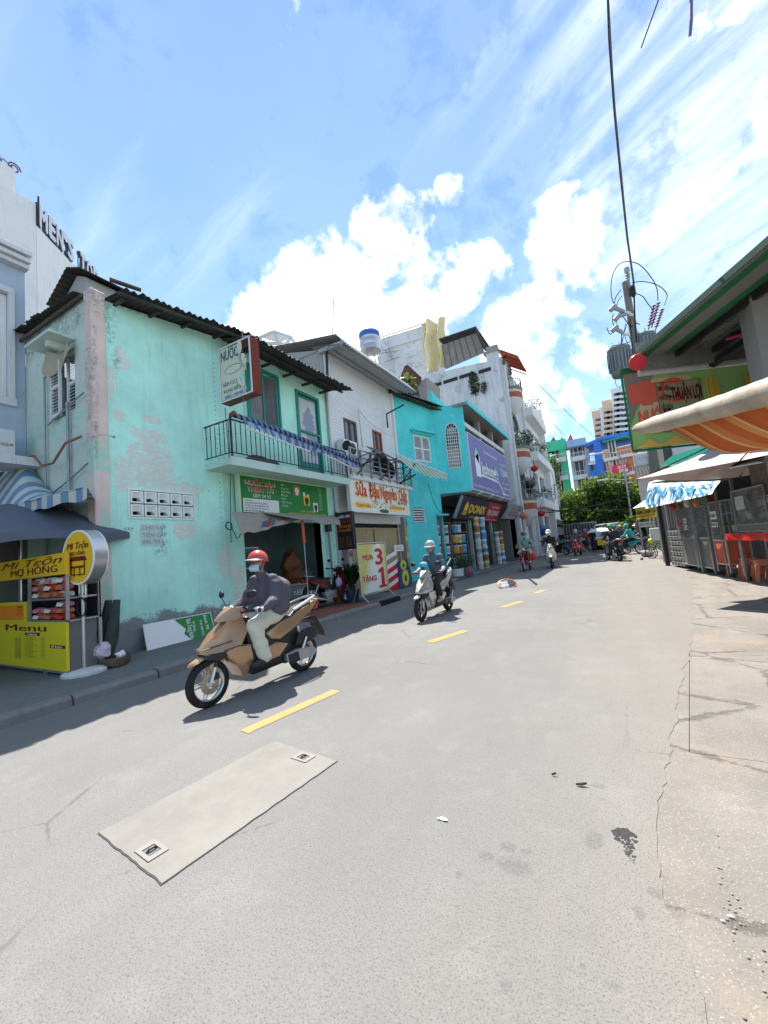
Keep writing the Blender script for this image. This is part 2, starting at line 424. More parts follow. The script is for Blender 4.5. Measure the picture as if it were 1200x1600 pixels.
def mat_apron():
    t = NT('apron_concrete');s_ = t.sep()
    base = t.mix(t.ramp(t.noise(1.1,7,.65),.3,.7),(.192,.174,.15),(.25,.228,.198))
    base = t.mix(t.math('MULTIPLY',t.ramp(t.noise(5,8,.75),.52,.7),.5),base,(.2,.185,.165))
    base = t.mix(t.math('MULTIPLY',t.ramp(t.noise(2.1,6,.7),.55,.7),.6),base,(.33,.30,.265))
    base = t.mix(t.math('MULTIPLY',t.ramp(t.noise(.9,8,.75),.5,.68),.5),base,(.34,.26,.185))
    base = t.mix(t.math('MULTIPLY',t.ramp(t.noise(1,8,.75,vec=t.map((6,1.2,1),rot=(0,0,.6))),.55,.72),.5),base,(.16,.13,.105))
    wv = t.map((1,1,1));e = t.math('ADD',t.vor(.9,'DISTANCE_TO_EDGE',vec=wv),t.math('MULTIPLY_ADD',t.noise(4,8,.75),.22,-.11))
    base = t.mix(t.math('MULTIPLY',t.ramp(e,.006,.001),.7),base,(.09,.08,.07))
    base = t.mix(t.math('MULTIPLY',t.ramp(t.noise(90,3,.7),.55,.75),.4),base,(.12,.11,.1))
    base = t.mix(t.math('MULTIPLY',t.ramp(t.vor(70),.3,.08),.35),base,(.6,.57,.52))
    t.bump(t.math('ADD',t.math('MULTIPLY',t.noise(7,8,.75),1.5),t.math('ADD',t.noise(80,4,.7),t.math('MULTIPLY',t.ramp(e,0,.02),1.2))),.7,.012)
    m = t.done(base,.9,0,.25);MATS['apron'] = m;return m
def mat_teal(name,col,patches=(),base_h=0.,mould=(),under=sr(226,196,188),k=1.):
    t = NT(name);s_ = t.sep()
    c = t.mix(t.ramp(t.noise(.9,7,.65),.3,.7),mul(col,.88),mul(col,1.1))
    c = t.mix(t.math('MULTIPLY',t.ramp(t.noise(3.2,8,.7),.52,.72),.28),c,mul(sr(196,232,220),.9))
    c = t.mix(t.math('MULTIPLY',t.ramp(t.noise(1,6,.7,vec=t.map((9,9,.55))),.5,.74),.2*k),c,mul(sr(120,150,140),.85))
    if patches:
        m = blobs(t,patches,(1,2),1.0,6.5,.06);m = t.math('MULTIPLY',m,t.ramp(t.noise(1,9,.75,vec=t.map((11,7,16))),.38,.52))
        c = t.mix(t.math('MULTIPLY',m,.6),c,t.mix(t.noise(6,6),mul(under,.95),mul(under,1.12)))
    sc = t.math('MULTIPLY',t.ramp(t.noise(7,10,.8),.63,.66),.55*k);c = t.mix(sc,c,(.32,.36,.34))
    pits = t.math('MULTIPLY',t.ramp(t.vor(2.1,vec=t.map((1,1,1),(3,1,2))),.045,.02),.8);c = t.mix(pits,c,(.06,.08,.07))
    if base_h:
        hh = t.math('ADD',s_[2],t.math('MULTIPLY_ADD',t.noise(2.6,8,.7),.9,-.45))
        c = t.mix(t.ramp(hh,base_h+.06,base_h-.05),c,t.mix(t.noise(8,8,.7),(.17,.18,.185),(.34,.35,.355)))
    if mould:
        m = t.math('MULTIPLY',blobs(t,mould,(1,2),.9,5,.35),t.ramp(t.noise(9,10,.85),.44,.6));c = t.mix(t.math('MULTIPLY',m,.6),c,(.07,.11,.09))
    t.bump(t.math('ADD',t.noise(5,8,.7),t.math('MULTIPLY',t.noise(45,5),.3)),.35,.012)
    return t.done(c,.78,0,.3)
M_road = mat_road();M_apron = mat_apron()
M_yellow = PM('lane_paint',(.42,.255,.085),var=.14,scale=6,rough=.8,dirt=.55,dirtcol=(.3,.28,.24),bump=.4,bs=110)
M_conc = PM('concrete',(.30,.29,.275),.18,2,.9,.4,50,dirt=.4)
M_conc_d = PM('dark_concrete',(.13,.128,.125),.25,1.6,.9,.4,50,dirt=.4)
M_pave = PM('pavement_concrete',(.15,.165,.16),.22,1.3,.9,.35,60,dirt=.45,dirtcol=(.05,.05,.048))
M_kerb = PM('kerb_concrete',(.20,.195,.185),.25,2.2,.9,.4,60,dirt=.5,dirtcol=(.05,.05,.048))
M_redtile = PM('red_tile',(.23,.085,.06),.25,3,.75,.2,60,dirt=.5)
M_white = PM('white_wall',(.74,.74,.73),.06,1.2,.85,.2,40,dirt=.22,dirtcol=(.35,.36,.36),streak=.2)
M_whited = PM('dirty_white_wall',(.66,.67,.68),.1,1.0,.85,.3,30,dirt=.45,dirtcol=(.28,.29,.3),streak=.35)
M_grey = PM('grey_metal',(.32,.33,.34),.12,3,.5,.1,60,metal=.6,dirt=.25)
M_steel = PM('steel',(.5,.51,.52),.08,2,.35,0,60,metal=.75,dirt=.06)
M_dark = PM('dark_metal',(.035,.037,.042),.2,3,.5,.1,60,metal=.3,dirt=.15)
M_black = PM('black_plastic',(.018,.018,.02),.15,4,.45,.06,80,dirt=.1)
M_rubber = PM('rubber',(.016,.016,.017),.2,8,.8,.3,60,dirt=.35,dirtcol=(.09,.085,.08))
M_cable = flat('cable_black',(.012,.012,.016),.6)
M_wood = PM('old_wood',(.12,.085,.06),.3,3,.85,.4,40,dirt=.35)
M_rust = PM('rusty_steel',(.18,.07,.05),.3,5,.8,.4,60,dirt=.4,dirtcol=(.3,.26,.22))
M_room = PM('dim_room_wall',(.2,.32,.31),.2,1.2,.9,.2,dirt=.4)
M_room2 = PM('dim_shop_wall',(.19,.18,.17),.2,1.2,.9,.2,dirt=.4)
M_roofdark = PM('dark_corrugated',(.055,.052,.05),.35,1.3,.85,.3,40,dirt=.5,dirtcol=(.13,.11,.09))
M_roofgrey = PM('grey_corrugated',(.36,.37,.38),.12,1.2,.55,.15,40,metal=.25,dirt=.35,dirtcol=(.15,.15,.15))
M_white_pl = flat('white_plastic',(.74,.74,.73),.5)
M_tealframe = PM('teal_paint_wood',sr(46,140,126),.12,4,.55,.2,dirt=.2)
M_red = flat('red_paint',sr(196,34,32),.5);M_green = flat('green_panel',sr(28,130,52),.5)
M_yel = flat('yellow_print',sr(236,206,60),.5);M_ink = flat('dark_print',(.02,.02,.02),.6);M_wht = flat('white_print',(.8,.8,.79),.5)
M_maroon = flat('maroon_print',sr(104,22,26),.5);M_tealink = flat('teal_print',sr(38,110,118),.55);M_blueink = flat('blue_print',sr(58,128,186),.55)
M_orange = flat('orange_print',sr(232,138,36),.5)
M_glass = glass()

# ================================================================ ground
b = MB();b.poly([(-500,-300,-.05),(500,-300,-.05),(500,700,-.05),(-500,700,-.05)])
structure(b.build('ground',PM('dusty_ground',(.2,.19,.18),.15,.2,.9,.2,30)))
def edge_x(y):
    pts = [(-14,.5),(0,.33),(1.0,.18),(1.9,-.02),(2.4,-.02),(3.2,.12),(4.4,.3),(6,.6),(9,1.0),(13,1.5),(18,1.6),(30,1.8)]
    for (a,xa),(c,xc) in zip(pts,pts[1:]):
        if a <= y <= c: return xa+(xc-xa)*(y-a)/(c-a)
    return pts[-1][1]
b = MB()
ys = [-14+i*.06 if False else i for i in []]
yy = -14.0;rows = []
while yy < 30: rows.append(yy);yy += (.05 if 0 < yy < 6 else .12 if -2 < yy < 12 else .6)
prev = None
for y in rows:
    ex = edge_x(y) + .05*mnoise.noise(V((y*3.1,0,0))) + .025*mnoise.noise(V((y*13,5,0))) + .012*mnoise.noise(V((y*41,9,0)))
    k = [b.bm.verts.new((x,y,0)) for x in (-5.56,ex)]
    if prev: b.face((prev[0],prev[1],k[1],k[0]))
    prev = k
structure(b.build('road',M_road))
b = MB();b.poly([(-70,29.9,-.006),(70,29.9,-.006),(70,64,-.006),(-70,64,-.006)])
structure(b.build('cross_street',M_road))
b = MB();b.poly([(-.5,-14,-.035),(14,-14,-.035),(14,30,-.035),(-.5,30,-.035)])
apron = structure(b.build('apron',PM('apron_bed',(.12,.105,.09),.2,3,.95,.4)))
J1 = on_z(1077,1033);J2 = on_z(1078,1175)
jx = lambda y: J2.x + (J1.x-J2.x)*(y-J2.y)/(J1.y-J2.y)
ry_ = [-3,-1.2,.3,1.45,J2.y,J1.y,5.6,7.2,9,11,13.2,15.6,18,21,25,30]
colx = lambda y,k: (-.45,jx(y),jx(y)+.78+.05*y,jx(y)+2.3+.06*y,14)[k] if k else -.45
rnd = random.Random(3)
for y0,y1 in zip(ry_,ry_[1:]):
    for k in range(4):
        if k == 1 and y1 <= J2.y+.01: continue
        kk = 2 if (k == 0 and y1 <= J2.y+.01) else k+1
        off = rnd.uniform(-.12,.12) if k > 1 else 0
        g = .0018;y0o,y1o = (y0+off*0,y1+off*0)
        b = MB();z = -.002+rnd.uniform(-.0012,.0012)+(.003 if k == 2 else 0)
        pts = [(colx(y0,k)+g,y0o+g),(colx(y0,kk)-g,y0o+g),(colx(y1,kk)-g,y1o-g),(colx(y1,k)+g,y1o-g)]
        # broken corners
        pts = [(x+rnd.uniform(-.004,.004),y+rnd.uniform(-.004,.004)) for x,y in pts]
        b.prism([(x,y,-.05) for x,y in pts],(0,0,.05+z));b.build('concrete_slab',M_apron,apron)
# lane dashes
cl = None
for (q0,q1,q2,w) in (((375,1142),(519,1078),None,.125),((665,1003),(722,985),None,.15),((779,949),(808,940),None,.17),((833,927),(846,922),None,.15)):
    a = on_z(*q0);c = on_z(*q1);d = (c-a).normalized();n = V((d.y,-d.x,0));b = MB()
    m = 14
    L0 = [a + (c-a)*(i/m) + n*(.006*mnoise.noise(V((i*.9,a.y,1)))) for i in range(m+1)]
    prev = None
    for p in L0:
        k = [b.bm.verts.new(p+V((0,0,.004))),b.bm.verts.new(p+n*(w+.006*mnoise.noise(p*9))+V((0,0,.004)))]
        if prev: b.face((prev[0],prev[1],k[1],k[0]))
        prev = k
    structure(b.build('lane_marking',M_yellow))
# concrete cover let into the road
cq = [on_z(152,1303),on_z(252,1384),on_z(528,1190),on_z(430,1158)]
cov = thing('utility_cover','long pale concrete utility cover let into the road, in front of the gold scooter','utility cover',tuple((cq[0]+cq[2])/2))
b = MB()
def cov_pt(u,v): return cq[0].lerp(cq[1],u).lerp(cq[3].lerp(cq[2],u),v)
n_ = 40;loop = []
for (u0,v0),(u1,v1) in (((0,0),(1,0)),((1,0),(1,1)),((1,1),(0,1)),((0,1),(0,0))):
    for i in range(n_):
        k = i/n_;p = cov_pt(u0+(u1-u0)*k,v0+(v1-v0)*k);j = .012*mnoise.noise(p*14)
        cc = (cq[0]+cq[2])/2;loop.append(p+(p-cc).normalized()*j*.7)
b.prism([p+V((0,0,.001)) for p in loop],(0,0,.003))
b.build('joint',PM('joint_grit',(.10,.095,.088),.3,30,.95,.5,90),cov)
cc = (cq[0]+cq[2])/2
b = MB();b.prism([cc+(p-cc)*.991+V((0,0,.003)) for p in loop],(0,0,.004))
t = NT('cover_concrete');c_ = t.mix(t.ramp(t.noise(2.2,7,.65),.3,.7),(.188,.176,.157),(.238,.225,.201))
c_ = t.mix(t.math('MULTIPLY',t.ramp(t.noise(14,8,.75),.56,.68),.35),c_,(.24,.225,.2));c_ = t.mix(t.math('MULTIPLY',t.ramp(t.noise(160,2),.55,.75),.5),c_,(.2,.18,.16))
c_ = t.mix(t.math('MULTIPLY',t.ramp(t.vor(26),.11,.04),.7),c_,(.16,.14,.12))
t.bump(t.math('ADD',t.noise(120,3,.7),t.noise(14,5)),.35,.004);b.build('slab',t.done(c_,.9),cov)
for u,v in ((.62,.07),(.62,.93)):
    p = cov_pt(u,v)+V((0,0,.0085));d1 = (cq[1]-cq[0]).normalized();d2 = (cq[3]-cq[0]).normalized();b = MB()
    for (a0,a1,c0,c1) in ((-.075,-.04,-.05,.05),(.04,.075,-.05,.05),(-.04,.04,-.05,-.03),(-.04,.04,.03,.05)):
        b.prism([p+d1*a0+d2*c0,p+d1*a1+d2*c0,p+d1*a1+d2*c1,p+d1*a0+d2*c1],(0,0,.004))
    f_ = b.build('lifting_pocket',PM('worn_mortar',(.26,.24,.215),.2,20),cov)
    b = MB();b.prism([p+d1*-.04+d2*-.03-V((0,0,.001)),p+d1*.04+d2*-.03-V((0,0,.001)),p+d1*.04+d2*.03-V((0,0,.001)),p+d1*-.04+d2*.03-V((0,0,.001))],(0,0,.001));b.build('recess',M_conc_d,f_)
    b = MB();b.tube([p+d2*-.025,p+d2*-.01+V((0,0,.012)),p+d2*.012+V((0,0,.012)),p+d2*.027],.006);b.build('handle',M_dark,f_)
# left pavement
b = MB()
b.prism([(-5.72,-6,-.02),(-5.72,15.2,-.02),(-5.55,17.2,-.02),(-5.35,19,-.02),(-5.35,40,-.02),(-9,40,-.02),(-9,3.6,-.02),(-30,3.6,-.02),(-30,-6,-.02)],(0,0,.12))
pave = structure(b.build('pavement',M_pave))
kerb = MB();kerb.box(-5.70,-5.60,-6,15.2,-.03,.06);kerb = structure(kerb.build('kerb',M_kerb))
y = -5.6
while y < 15:
    L = 1.0
    b = MB();o = rnd.uniform(-.012,.012);h = .118+rnd.uniform(-.012,.008)
    b.prism([(-5.73,y+.008,-.02),(-5.55+o,y+.008,-.02),(-5.56+o,y+.008,h-.03),(-5.60+o,y+.008,h),(-5.73,y+.008,h)],(0,L-.016,0));b.build('kerb_stone',M_kerb,kerb,bevel=.008);y += L
# red-brown tiles before the open shop
bb = MB();bb.box(0,.285,0,.285,0,.012);t0 = bb.build('floor_tile',M_redtile,pave,bevel=.003)
for i in range(5):
    for j in range(10):
        o = t0 if (i == 0 and j == 0) else t0.copy()
        if o is not t0: COL.objects.link(o);o.parent = pave
        o.location = (-7.25+i*.3,6.75+j*.3,.1+rnd.uniform(-.002,.003));o.rotation_euler = (rnd.uniform(-.008,.008),rnd.uniform(-.008,.008),0)
# drain opening in the kerb
g0 = on_z(598,962);dg = thing('storm_drain','black slotted drain grate in the kerb below the red and purple signs','drain',(-5.58,10.0,0))
b = MB();b.box(-5.62,-5.535,9.35,10.45,-.02,.125);b.build('recess',M_ink,dg)
for k in range(14):
    b = MB();b.box(-5.66,-5.52,9.38+k*.077,9.405+k*.077,-.01,.13);b.build('slat',M_dark,dg)
# paper scraps on the road by the kerb
for i,(px,py,r_,lab) in enumerate(((207,1068,.05,'white paper scrap on the road by the kerb, below the leaning green board'),(246,1058,.035,'small white scrap on the road by the kerb, nearest the gold scooter'),
                                  (40,1120,.035,'white scrap on the road by the kerb, below the yellow menu cart'),(692,1281,.016,'tiny white crumb of plaster alone on the open road'),(1143,1433,.006,'pale pebble on the cracked concrete at lower right'),
                                  (1130,1440,.004,'smallest pale pebble on the cracked concrete at lower right'))):
    q = on_z(px,py);b = MB()
    pts = [q+V((r_*1.6*math.cos(a)*(1+.4*math.sin(3*a+i)),r_*math.sin(a)*(1+.3*math.cos(2*a)),.003+r_*.3*abs(math.sin(2*a+i)))) for a in [k*PI/6 for k in range(12)]]
    c0 = b.bm.verts.new(q+V((0,0,.006+r_*.5)));vs = [b.bm.verts.new(p) for p in pts]
    for k in range(12): b.face((vs[k],vs[(k+1) % 12],c0))
    tag(b.build('paper_scrap' if i < 3 else 'pebble',M_wht),lab,'litter' if i < 3 else 'pebble')
# dry leaf on the road and debris on the apron crack
for px,py,lab,s_ in ((909,1229,'brown curled dry leaf on the road near the dark stain',.028),(866,1213,'small brown leaf fragment on the open road',.013)):
    q = on_z(px,py);b = MB();b.sheet(lambda u,v: q+V((s_*(u-.5)*2,s_*.35*(v-.5)*2*math.sin(PI*u)+.0+s_*.5*(u-.5),.006+.012*math.cos((v-.5)*PI)+.008*u)),6,3)
    tag(b.build('dry_leaf',PM('dry_leaf',(.09,.05,.03),.3,20)),lab,'leaf')
b = MB()
for k in range(50):
    a = rnd.random();px,py = (1120+rnd.gauss(70,26)*a+20*a,1330+270*a+rnd.gauss(0,22))
    if rnd.random() < .35: px,py = rnd.gauss(985,10),rnd.gauss(1320,28)
    q = on_z(px,py);r_ = rnd.uniform(.002,.006)
    b.sphere(q+V((0,0,0)),r_,0 if False else 1,(1,1,.6),Matrix.Rotation(rnd.random()*3,4,'Z'))
tag(b.build('grit',PM('grit_stone',(.3,.28,.25),.5,30)),'loose grit and crumbled concrete in the cracks at lower right','grit',kind='stuff')
# spalled dark hollow with grit at the asphalt edge
q0 = on_z(972,1298);q1 = on_z(990,1350);b = MB()
for k in range(110):
    a = rnd.random()**1.3;q = q0.lerp(q1,a)+V((rnd.gauss(0,.03)*(1.1-a),rnd.gauss(0,.012),0));r_ = rnd.uniform(.004,.015)*(1.2-a)
    b.sphere(q,r_,1,(1,1.3,.25))
tag(b.build('tar_blot',PM('tar',(.03,.03,.032),.4,40,.7,.6,90)),'black tar blot broken out at the edge of the asphalt','tar blot')

# ================================================================ teal house on the left
TEAL = sr(112,205,178);TEALM = sr(188,243,228)
pats = px_blobs(FA,[(190,560,12,18),(172,600,9,26),(187,650,12,9),(238,655,14,7),(235,682,26,12),(196,740,20,26),(240,730,34,40),(290,828,18,14),(352,880,11,26),(372,880,10,20),(285,765,30,12),(215,700,14,8)])
mld = px_blobs(FA,[(172,500,9,34),(165,470,12,12),(205,480,20,7),(250,845,12,26),(180,560,7,20)])
M_teal1 = mat_teal('teal_wall_paint',TEALM,pats,.62,mld)
M_teal2 = mat_teal('teal_upper_paint',sr(190,245,226),px_blobs(FA2,[(352,880,11,26),(372,910,10,30)]),.2,(),k=.7)
M_side = mat_teal('teal_side_paint',sr(176,214,202),[(3.6,5.5,.7,1.2),(3.6,3.4,.6,.8)],.6,[(3.6,6.2,1.2,.25)],sr(214,210,200),1.4)
M_pink = mat_teal('pink_pillar_paint',sr(222,200,190),[(3.7,3.45,.3,.3),(3.7,2.1,.08,.5),(3.7,1.1,.07,.4)],.25,[(3.7,6.3,.2,.35),(3.6,4.6,.05,1.2)],sr(124,214,192),1.3)
house = thing('teal_house','two-storey teal house with peeling pink patches, first on the left and nearest the camera','house',(-7.45,6,0))
ov0,oz0 = FA.at(202,768);ov1,oz1 = FA.at(301,808)
VB = (4.13,5.40,2.43,2.92)
b = MB();wall(b,FA,3.78,6.18,.05,6.34,[VB],.2);b.prism([FA.p(3.78,6.34),FA.p(6.18,6.34),FA.p(6.18,6.68)],(-.2,0,0));w1 = b.build('wall',M_teal1,house)
b = MB();b.box(-7.65,-7.41,3.56,3.80,.05,6.46);b.build('pillar',M_pink,house,bevel=.012)
b = MB();wall(b,Face((-10.1,3.62),(1,0)),0,2.47,.05,6.42,[(1.18,1.98,4.42,5.62)],.18);b.build('side_wall',M_side,house)
OPN = (6.72,9.52,.1,2.42)
WN = (7.12,8.16,4.95,6.35);DR = (8.95,9.87,3.62,6.2)
b = MB();wall(b,FA2,6.18,10.3,.05,6.75,[OPN,WN,DR],.2);b.build('wall',M_teal2,house)
b = MB();b.box(-12,-7.7,3.85,10.25,0,.06)
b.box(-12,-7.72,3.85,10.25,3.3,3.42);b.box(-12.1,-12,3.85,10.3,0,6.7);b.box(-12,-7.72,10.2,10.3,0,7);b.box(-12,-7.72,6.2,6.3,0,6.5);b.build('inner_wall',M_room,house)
# ten vent blocks
cw = (VB[1]-VB[0])/5;chh = (VB[3]-VB[2])/2
M_vent = PM('vent_block_paint',sr(232,240,234),.12,5,.8,.2,dirt=.3)
vb = None
for i in range(5):
    for j in range(2):
        if vb is None:
            b = MB();g = .012;w_,h_ = cw-2*g,chh-2*g
            b.box(0,w_,-.02,.14,0,.025);b.box(0,w_,-.02,.14,h_-.025,h_);b.box(0,.03,-.02,.14,.025,h_-.025);b.box(w_-.03,w_,-.02,.14,.025,h_-.025)
            b.poly([(.03,-.015,h_-.02),(w_-.03,-.015,h_-.02),(w_-.06,.05,.10),(.06,.05,.10)]);b.poly([(.03,.0,h_-.02),(w_-.03,.0,h_-.02),(w_-.06,.065,.10),(.06,.065,.10)])
            b.poly([(.03,-.015,.03),(.03,-.015,h_-.02),(.06,.05,.10)]);b.poly([(w_-.03,-.015,.03),(w_-.03,-.015,h_-.02),(w_-.06,.05,.10)])
            me = b.build('vent_block',M_vent,None);vb = me;o = me
        else: o = vb.copy();COL.objects.link(o)
        # block frame: local x along wall, local y inwards
        o.parent = house
        o.matrix_local = Matrix.Translation(V((-7.45,4.13+i*cw+g,2.43+j*chh+g))-V((-7.45,6,0))) @ Matrix(((0,-1,0,0),(1,0,0,0),(0,0,1,0),(0,0,0,1)))
b = MB();b.box(-7.62,-7.6,4.1,5.45,2.4,2.95);b.build('backing',M_ink,house)
b = MB()
for c,d,e,f_ in ((4.10,4.13,2.40,2.95),(5.40,5.43,2.40,2.95),(4.13,5.40,2.40,2.43),(4.13,5.40,2.92,2.95)): b.box(-7.46,-7.425,c,d,e,f_)
b.build('vent_surround',M_vent,house)
# stencilled notices
for u,v,s_,h in ((4.02,2.18,'VAY',.075),(4.02,2.07,'TG',.07),(4.34,2.20,'CHO VAY',.085),(4.34,2.07,'TIỀN GẤP',.085),(4.34,1.94,'090 799.6',.085)):
    text(s_,M_grey,house,FA.p(u,v,0),Y3,Z3,h*.85,maxw=.46,bold=.01)
b = MB();FA.box(b,4.30,4.70,1.9,2.3,.001,.0025);b.build('pasted_notice',PM('old_paper',sr(190,214,206),.1,9,dirt=.35),house)
# roofs: two corrugated sheets with rafters under them
def roof_sheet(parent,x0,z0,x1,z1,y0,y1,dz,mat,amp=.022,pitch=.13,jag=.05,over=0):
    b = MB();corrugated(b,(x0,y0,z0),(x0,y1,z0+dz),(x1,y0,z1),(x1,y1,z1+dz),int((y1-y0)/pitch),amp,5,6,jag)
    return b.build('roof_sheet',mat,parent,thick=.008)
roof_sheet(house,-6.83,6.35,-12,6.95,3.84,6.95,.42,M_roofdark)
roof_sheet(house,-6.42,6.42,-12,8.0,6.35,10.35,-.02,M_roofdark)
for yy_ in (3.95,4.6,5.3,6.1,6.8,7.6,8.4,9.2,10.0):
    b = MB();xo = -7.1 if yy_ < 6.3 else -6.85;zz = 6.28+.135*(yy_-3.84) if yy_ < 6.3 else 6.44;b.prism([(xo,yy_,zz),(xo,yy_,zz+.05),(-8,yy_,zz+.12),(-8,yy_,zz+.05)],(0,.05,0));b.build('rafter',M_roofdark,house)
b = MB();b.prism([(-7.0,3.8,6.27),(-6.94,3.8,6.27),(-6.94,6.9,6.66),(-7.0,6.9,6.66)],(0,0,.05));b.build('purlin',M_roofdark,house)
b = MB();b.box(-6.9,-6.85,6.3,10.4,6.44,6.49);b.build('purlin',M_roofdark,house)
b = MB();b.prism([(-6.98,3.66,6.42),(-6.9,3.62,6.42),(-6.8,4.1,6.44),(-6.9,4.15,6.46)],(0,0,.03));b.build('loose_board',M_wood,house)
# side gable sheet
b = MB();corrugated(b,(-7.66,3.42,6.40),(-10.35,3.42,6.56),(-7.66,3.8,6.46),(-10.35,3.8,6.62),22,.01,3,5,.04);b.build('gable_sheet',M_roofdark,house,thick=.008)
b = MB();b.box(-10.3,-7.66,3.52,3.56,6.36,6.42);b.build('gable_board',M_wood,house)
b = MB();b.prism([(-10.0,4.2,6.9),(-8.9,4.2,6.9),(-8.9,4.2,7.65),(-9.25,4.2,7.82),(-10.0,4.2,7.4)],(0,1.4,0));b.build('attic',PM('grey_plaster',(.42,.42,.4),.12,2,dirt=.35),house)
b = MB();corrugated(b,(-9.25,4.0,7.9),(-10.15,4.0,7.42),(-9.25,5.8,7.9),(-10.15,5.8,7.42),8,.014,2);corrugated(b,(-9.25,4.0,7.9),(-8.7,4.0,7.66),(-9.25,5.8,7.9),(-8.7,5.8,7.66),8,.014,2);b.build('attic_roof',M_roofdark,house,thick=.008)
# side window: louvred leaves, canopy slab, laundry rag, pipes
sf = Face((-10.1,3.62),(1,0))
for k,(u0,u1,tw) in enumerate(((1.19,1.56,.10),(1.60,1.97,.0))):
    lf = MB()
    for (a,c,d,e) in ((u0,u0+.05,4.43,5.6),(u1-.05,u1,4.43,5.6),(u0+.05,u1-.05,4.43,4.5),(u0+.05,u1-.05,5.53,5.6),(u0+.05,u1-.05,4.98,5.04)): sf.box(lf,a,c,d,e,-.07+tw,-.03+tw)
    leaf = lf.build('shutter',M_whited,house)
    for j in range(17):
        z = 4.53+j*.061
        if 4.96 < z+.02 < 5.05: continue
        b = MB();b.prism([sf.p(u0+.05,z,-.03+tw),sf.p(u1-.05,z,-.03+tw),sf.p(u1-.05,z+.045,-.075+tw),sf.p(u0+.05,z+.045,-.075+tw)],(0,0,-.008));b.build('slat',M_whited,leaf)
b = MB();b.box(-9.0,-8.05,3.2,3.6,5.72,5.77);b.box(-8.45,-8.35,3.3,3.6,5.6,5.72);b.build('window_canopy',M_side,house,bevel=.006)
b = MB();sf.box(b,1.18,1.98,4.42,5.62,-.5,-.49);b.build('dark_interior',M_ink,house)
b = MB();b.sheet(lambda u,v: (-8.95+u*.95,3.52-.06*math.sin(7*u+2*v),5.62+.05*math.sin(9*u)-.33*v*(.35+abs(math.sin(5.5*u+.7)))),30,8);b.build('rag',PM('rag_cloth',(.42,.38,.3),.2,8,dirt=.3),house,smooth=True,thick=.01)
for nm,pts,r_ in (('pipe',[(-8.28,3.56,4.6),(-8.26,3.56,.4)],.028),('pipe',[(-7.7,3.56,4.62),(-8.28,3.55,4.5),(-9.0,3.56,4.35)],.014),
                    ('pipe',[(-9.15,3.56,5.3),(-9.15,3.56,.6)],.02),('pipe',[(-7.6,3.55,3.35),(-8.1,3.55,3.2),(-9.0,3.56,3.0)],.014),('pipe',[(-9.15,3.56,5.3),(-8.9,3.56,5.4)],.018)):
    b = MB();b.tube(pts,r_);b.build(nm,M_grey,house)
b = MB();b.tube([(-10.1,3.5,3.9),(-9.4,3.48,3.82),(-9.0,3.45,3.55),(-8.5,3.42,3.5),(-8.0,3.4,3.75),(-7.55,3.44,3.78)],.022,8);b.build('hose',flat('orange_hose',sr(150,98,78),.5),house,smooth=True)
b = MB();b.tube([(-7.45,3.5,3.77),(-7.25,3.6,3.78),(-7.12,3.7,3.74)],.013);b.sphere((-7.1,3.72,3.73),.03,1);b.build('tap',M_steel,house)
# cable drop and dotted seam nails on the facade
b = MB();b.tube([(-7.40,6.30,5.0),(-7.39,6.34,3.6),(-7.39,6.28,2.6),(-7.39,6.25,1.9)],.008);b.tube([(-7.39,6.26,2.25)]+[(-7.38+.002*k,6.2+.09*math.cos(k),2.28+.09*math.sin(k)) for k in range(13)]+[(-7.38,6.3,2.2),(-7.39,6.42,2.0),(-7.39,6.5,2.05),(-7.39,6.58,2.3)],.009);b.build('cable',M_cable,house)
b = MB()
for k in range(34): b.sphere((-7.448,6.08+.01*math.sin(k),6.0-k*.11),.011,0)
b.build('nail_row',M_ink,house).__setitem__('kind','stuff')
# casement window standing open
def leaf(parent,f,u0,u1,v0,v1,d=0,ang=0,hinge='l',mat=None,t_=.055):
    fr = MB()
    for a,c,e,g_ in ((u0,u0+t_,v0,v1),(u1-t_,u1,v0,v1),(u0+t_,u1-t_,v0,v0+t_),(u0+t_,u1-t_,v1-t_,v1)): f.box(fr,a,c,e,g_,d,d+.04)
    gl = MB();f.box(gl,u0+t_,u1-t_,v0+t_,v1-t_,d+.015,d+.02)
    if ang:
        hp = f.p(u0 if hinge == 'l' else u1,0,d);Mx = Matrix.Translation(hp) @ Matrix.Rotation(ang,4,'Z') @ Matrix.Translation(-hp)
        for q in (fr,gl): bmesh.ops.transform(q.bm,matrix=Mx,verts=q.bm.verts)
    o = fr.build('window_leaf',mat or M_tealframe,parent,bevel=.004);gl.build('pane',M_curt if parent is house else M_glass,o);return o
M_curt = PM('curtained_glass',(.16,.15,.15),.45,4,.25,0,dirt=.3,dirtcol=(.35,.33,.31))
fr = MB()
for a,c,e,g_ in ((7.06,7.12,4.9,6.4),(8.16,8.22,4.9,6.4),(7.12,8.16,4.88,4.95),(7.12,8.16,6.35,6.42)): FA2.box(fr,a,c,e,g_,-.02,.04)
fr.build('window_frame',M_tealframe,house)
leaf(house,FA2,7.13,7.63,4.96,6.34,.0);leaf(house,FA2,7.65,8.15,4.96,6.34,.0,R(-22),'r')
fr = MB()
for a,c,e,g_ in ((8.88,8.96,3.62,6.28),(9.86,9.94,3.62,6.28),(8.96,9.86,6.2,6.28),(8.96,9.86,5.05,5.11)): FA2.box(fr,a,c,e,g_,-.04,.04)
fr.build('door_frame',M_tealframe,house)
b = MB();FA2.box(b,8.97,9.85,3.64,6.19,-.06,-.03);
t = NT('torn_film');m = blobs(t,[(9.45,5.35,.25,.55),(9.55,4.7,.35,.3)],(1,2),.9,5,.06);c_ = t.mix(m,t.mix(t.noise(4,5),(.5,.5,.5),(.66,.66,.66)),(.28,.33,.42));M_film = t.done(c_,.6)
dr = b.build('door',M_tealframe,house)
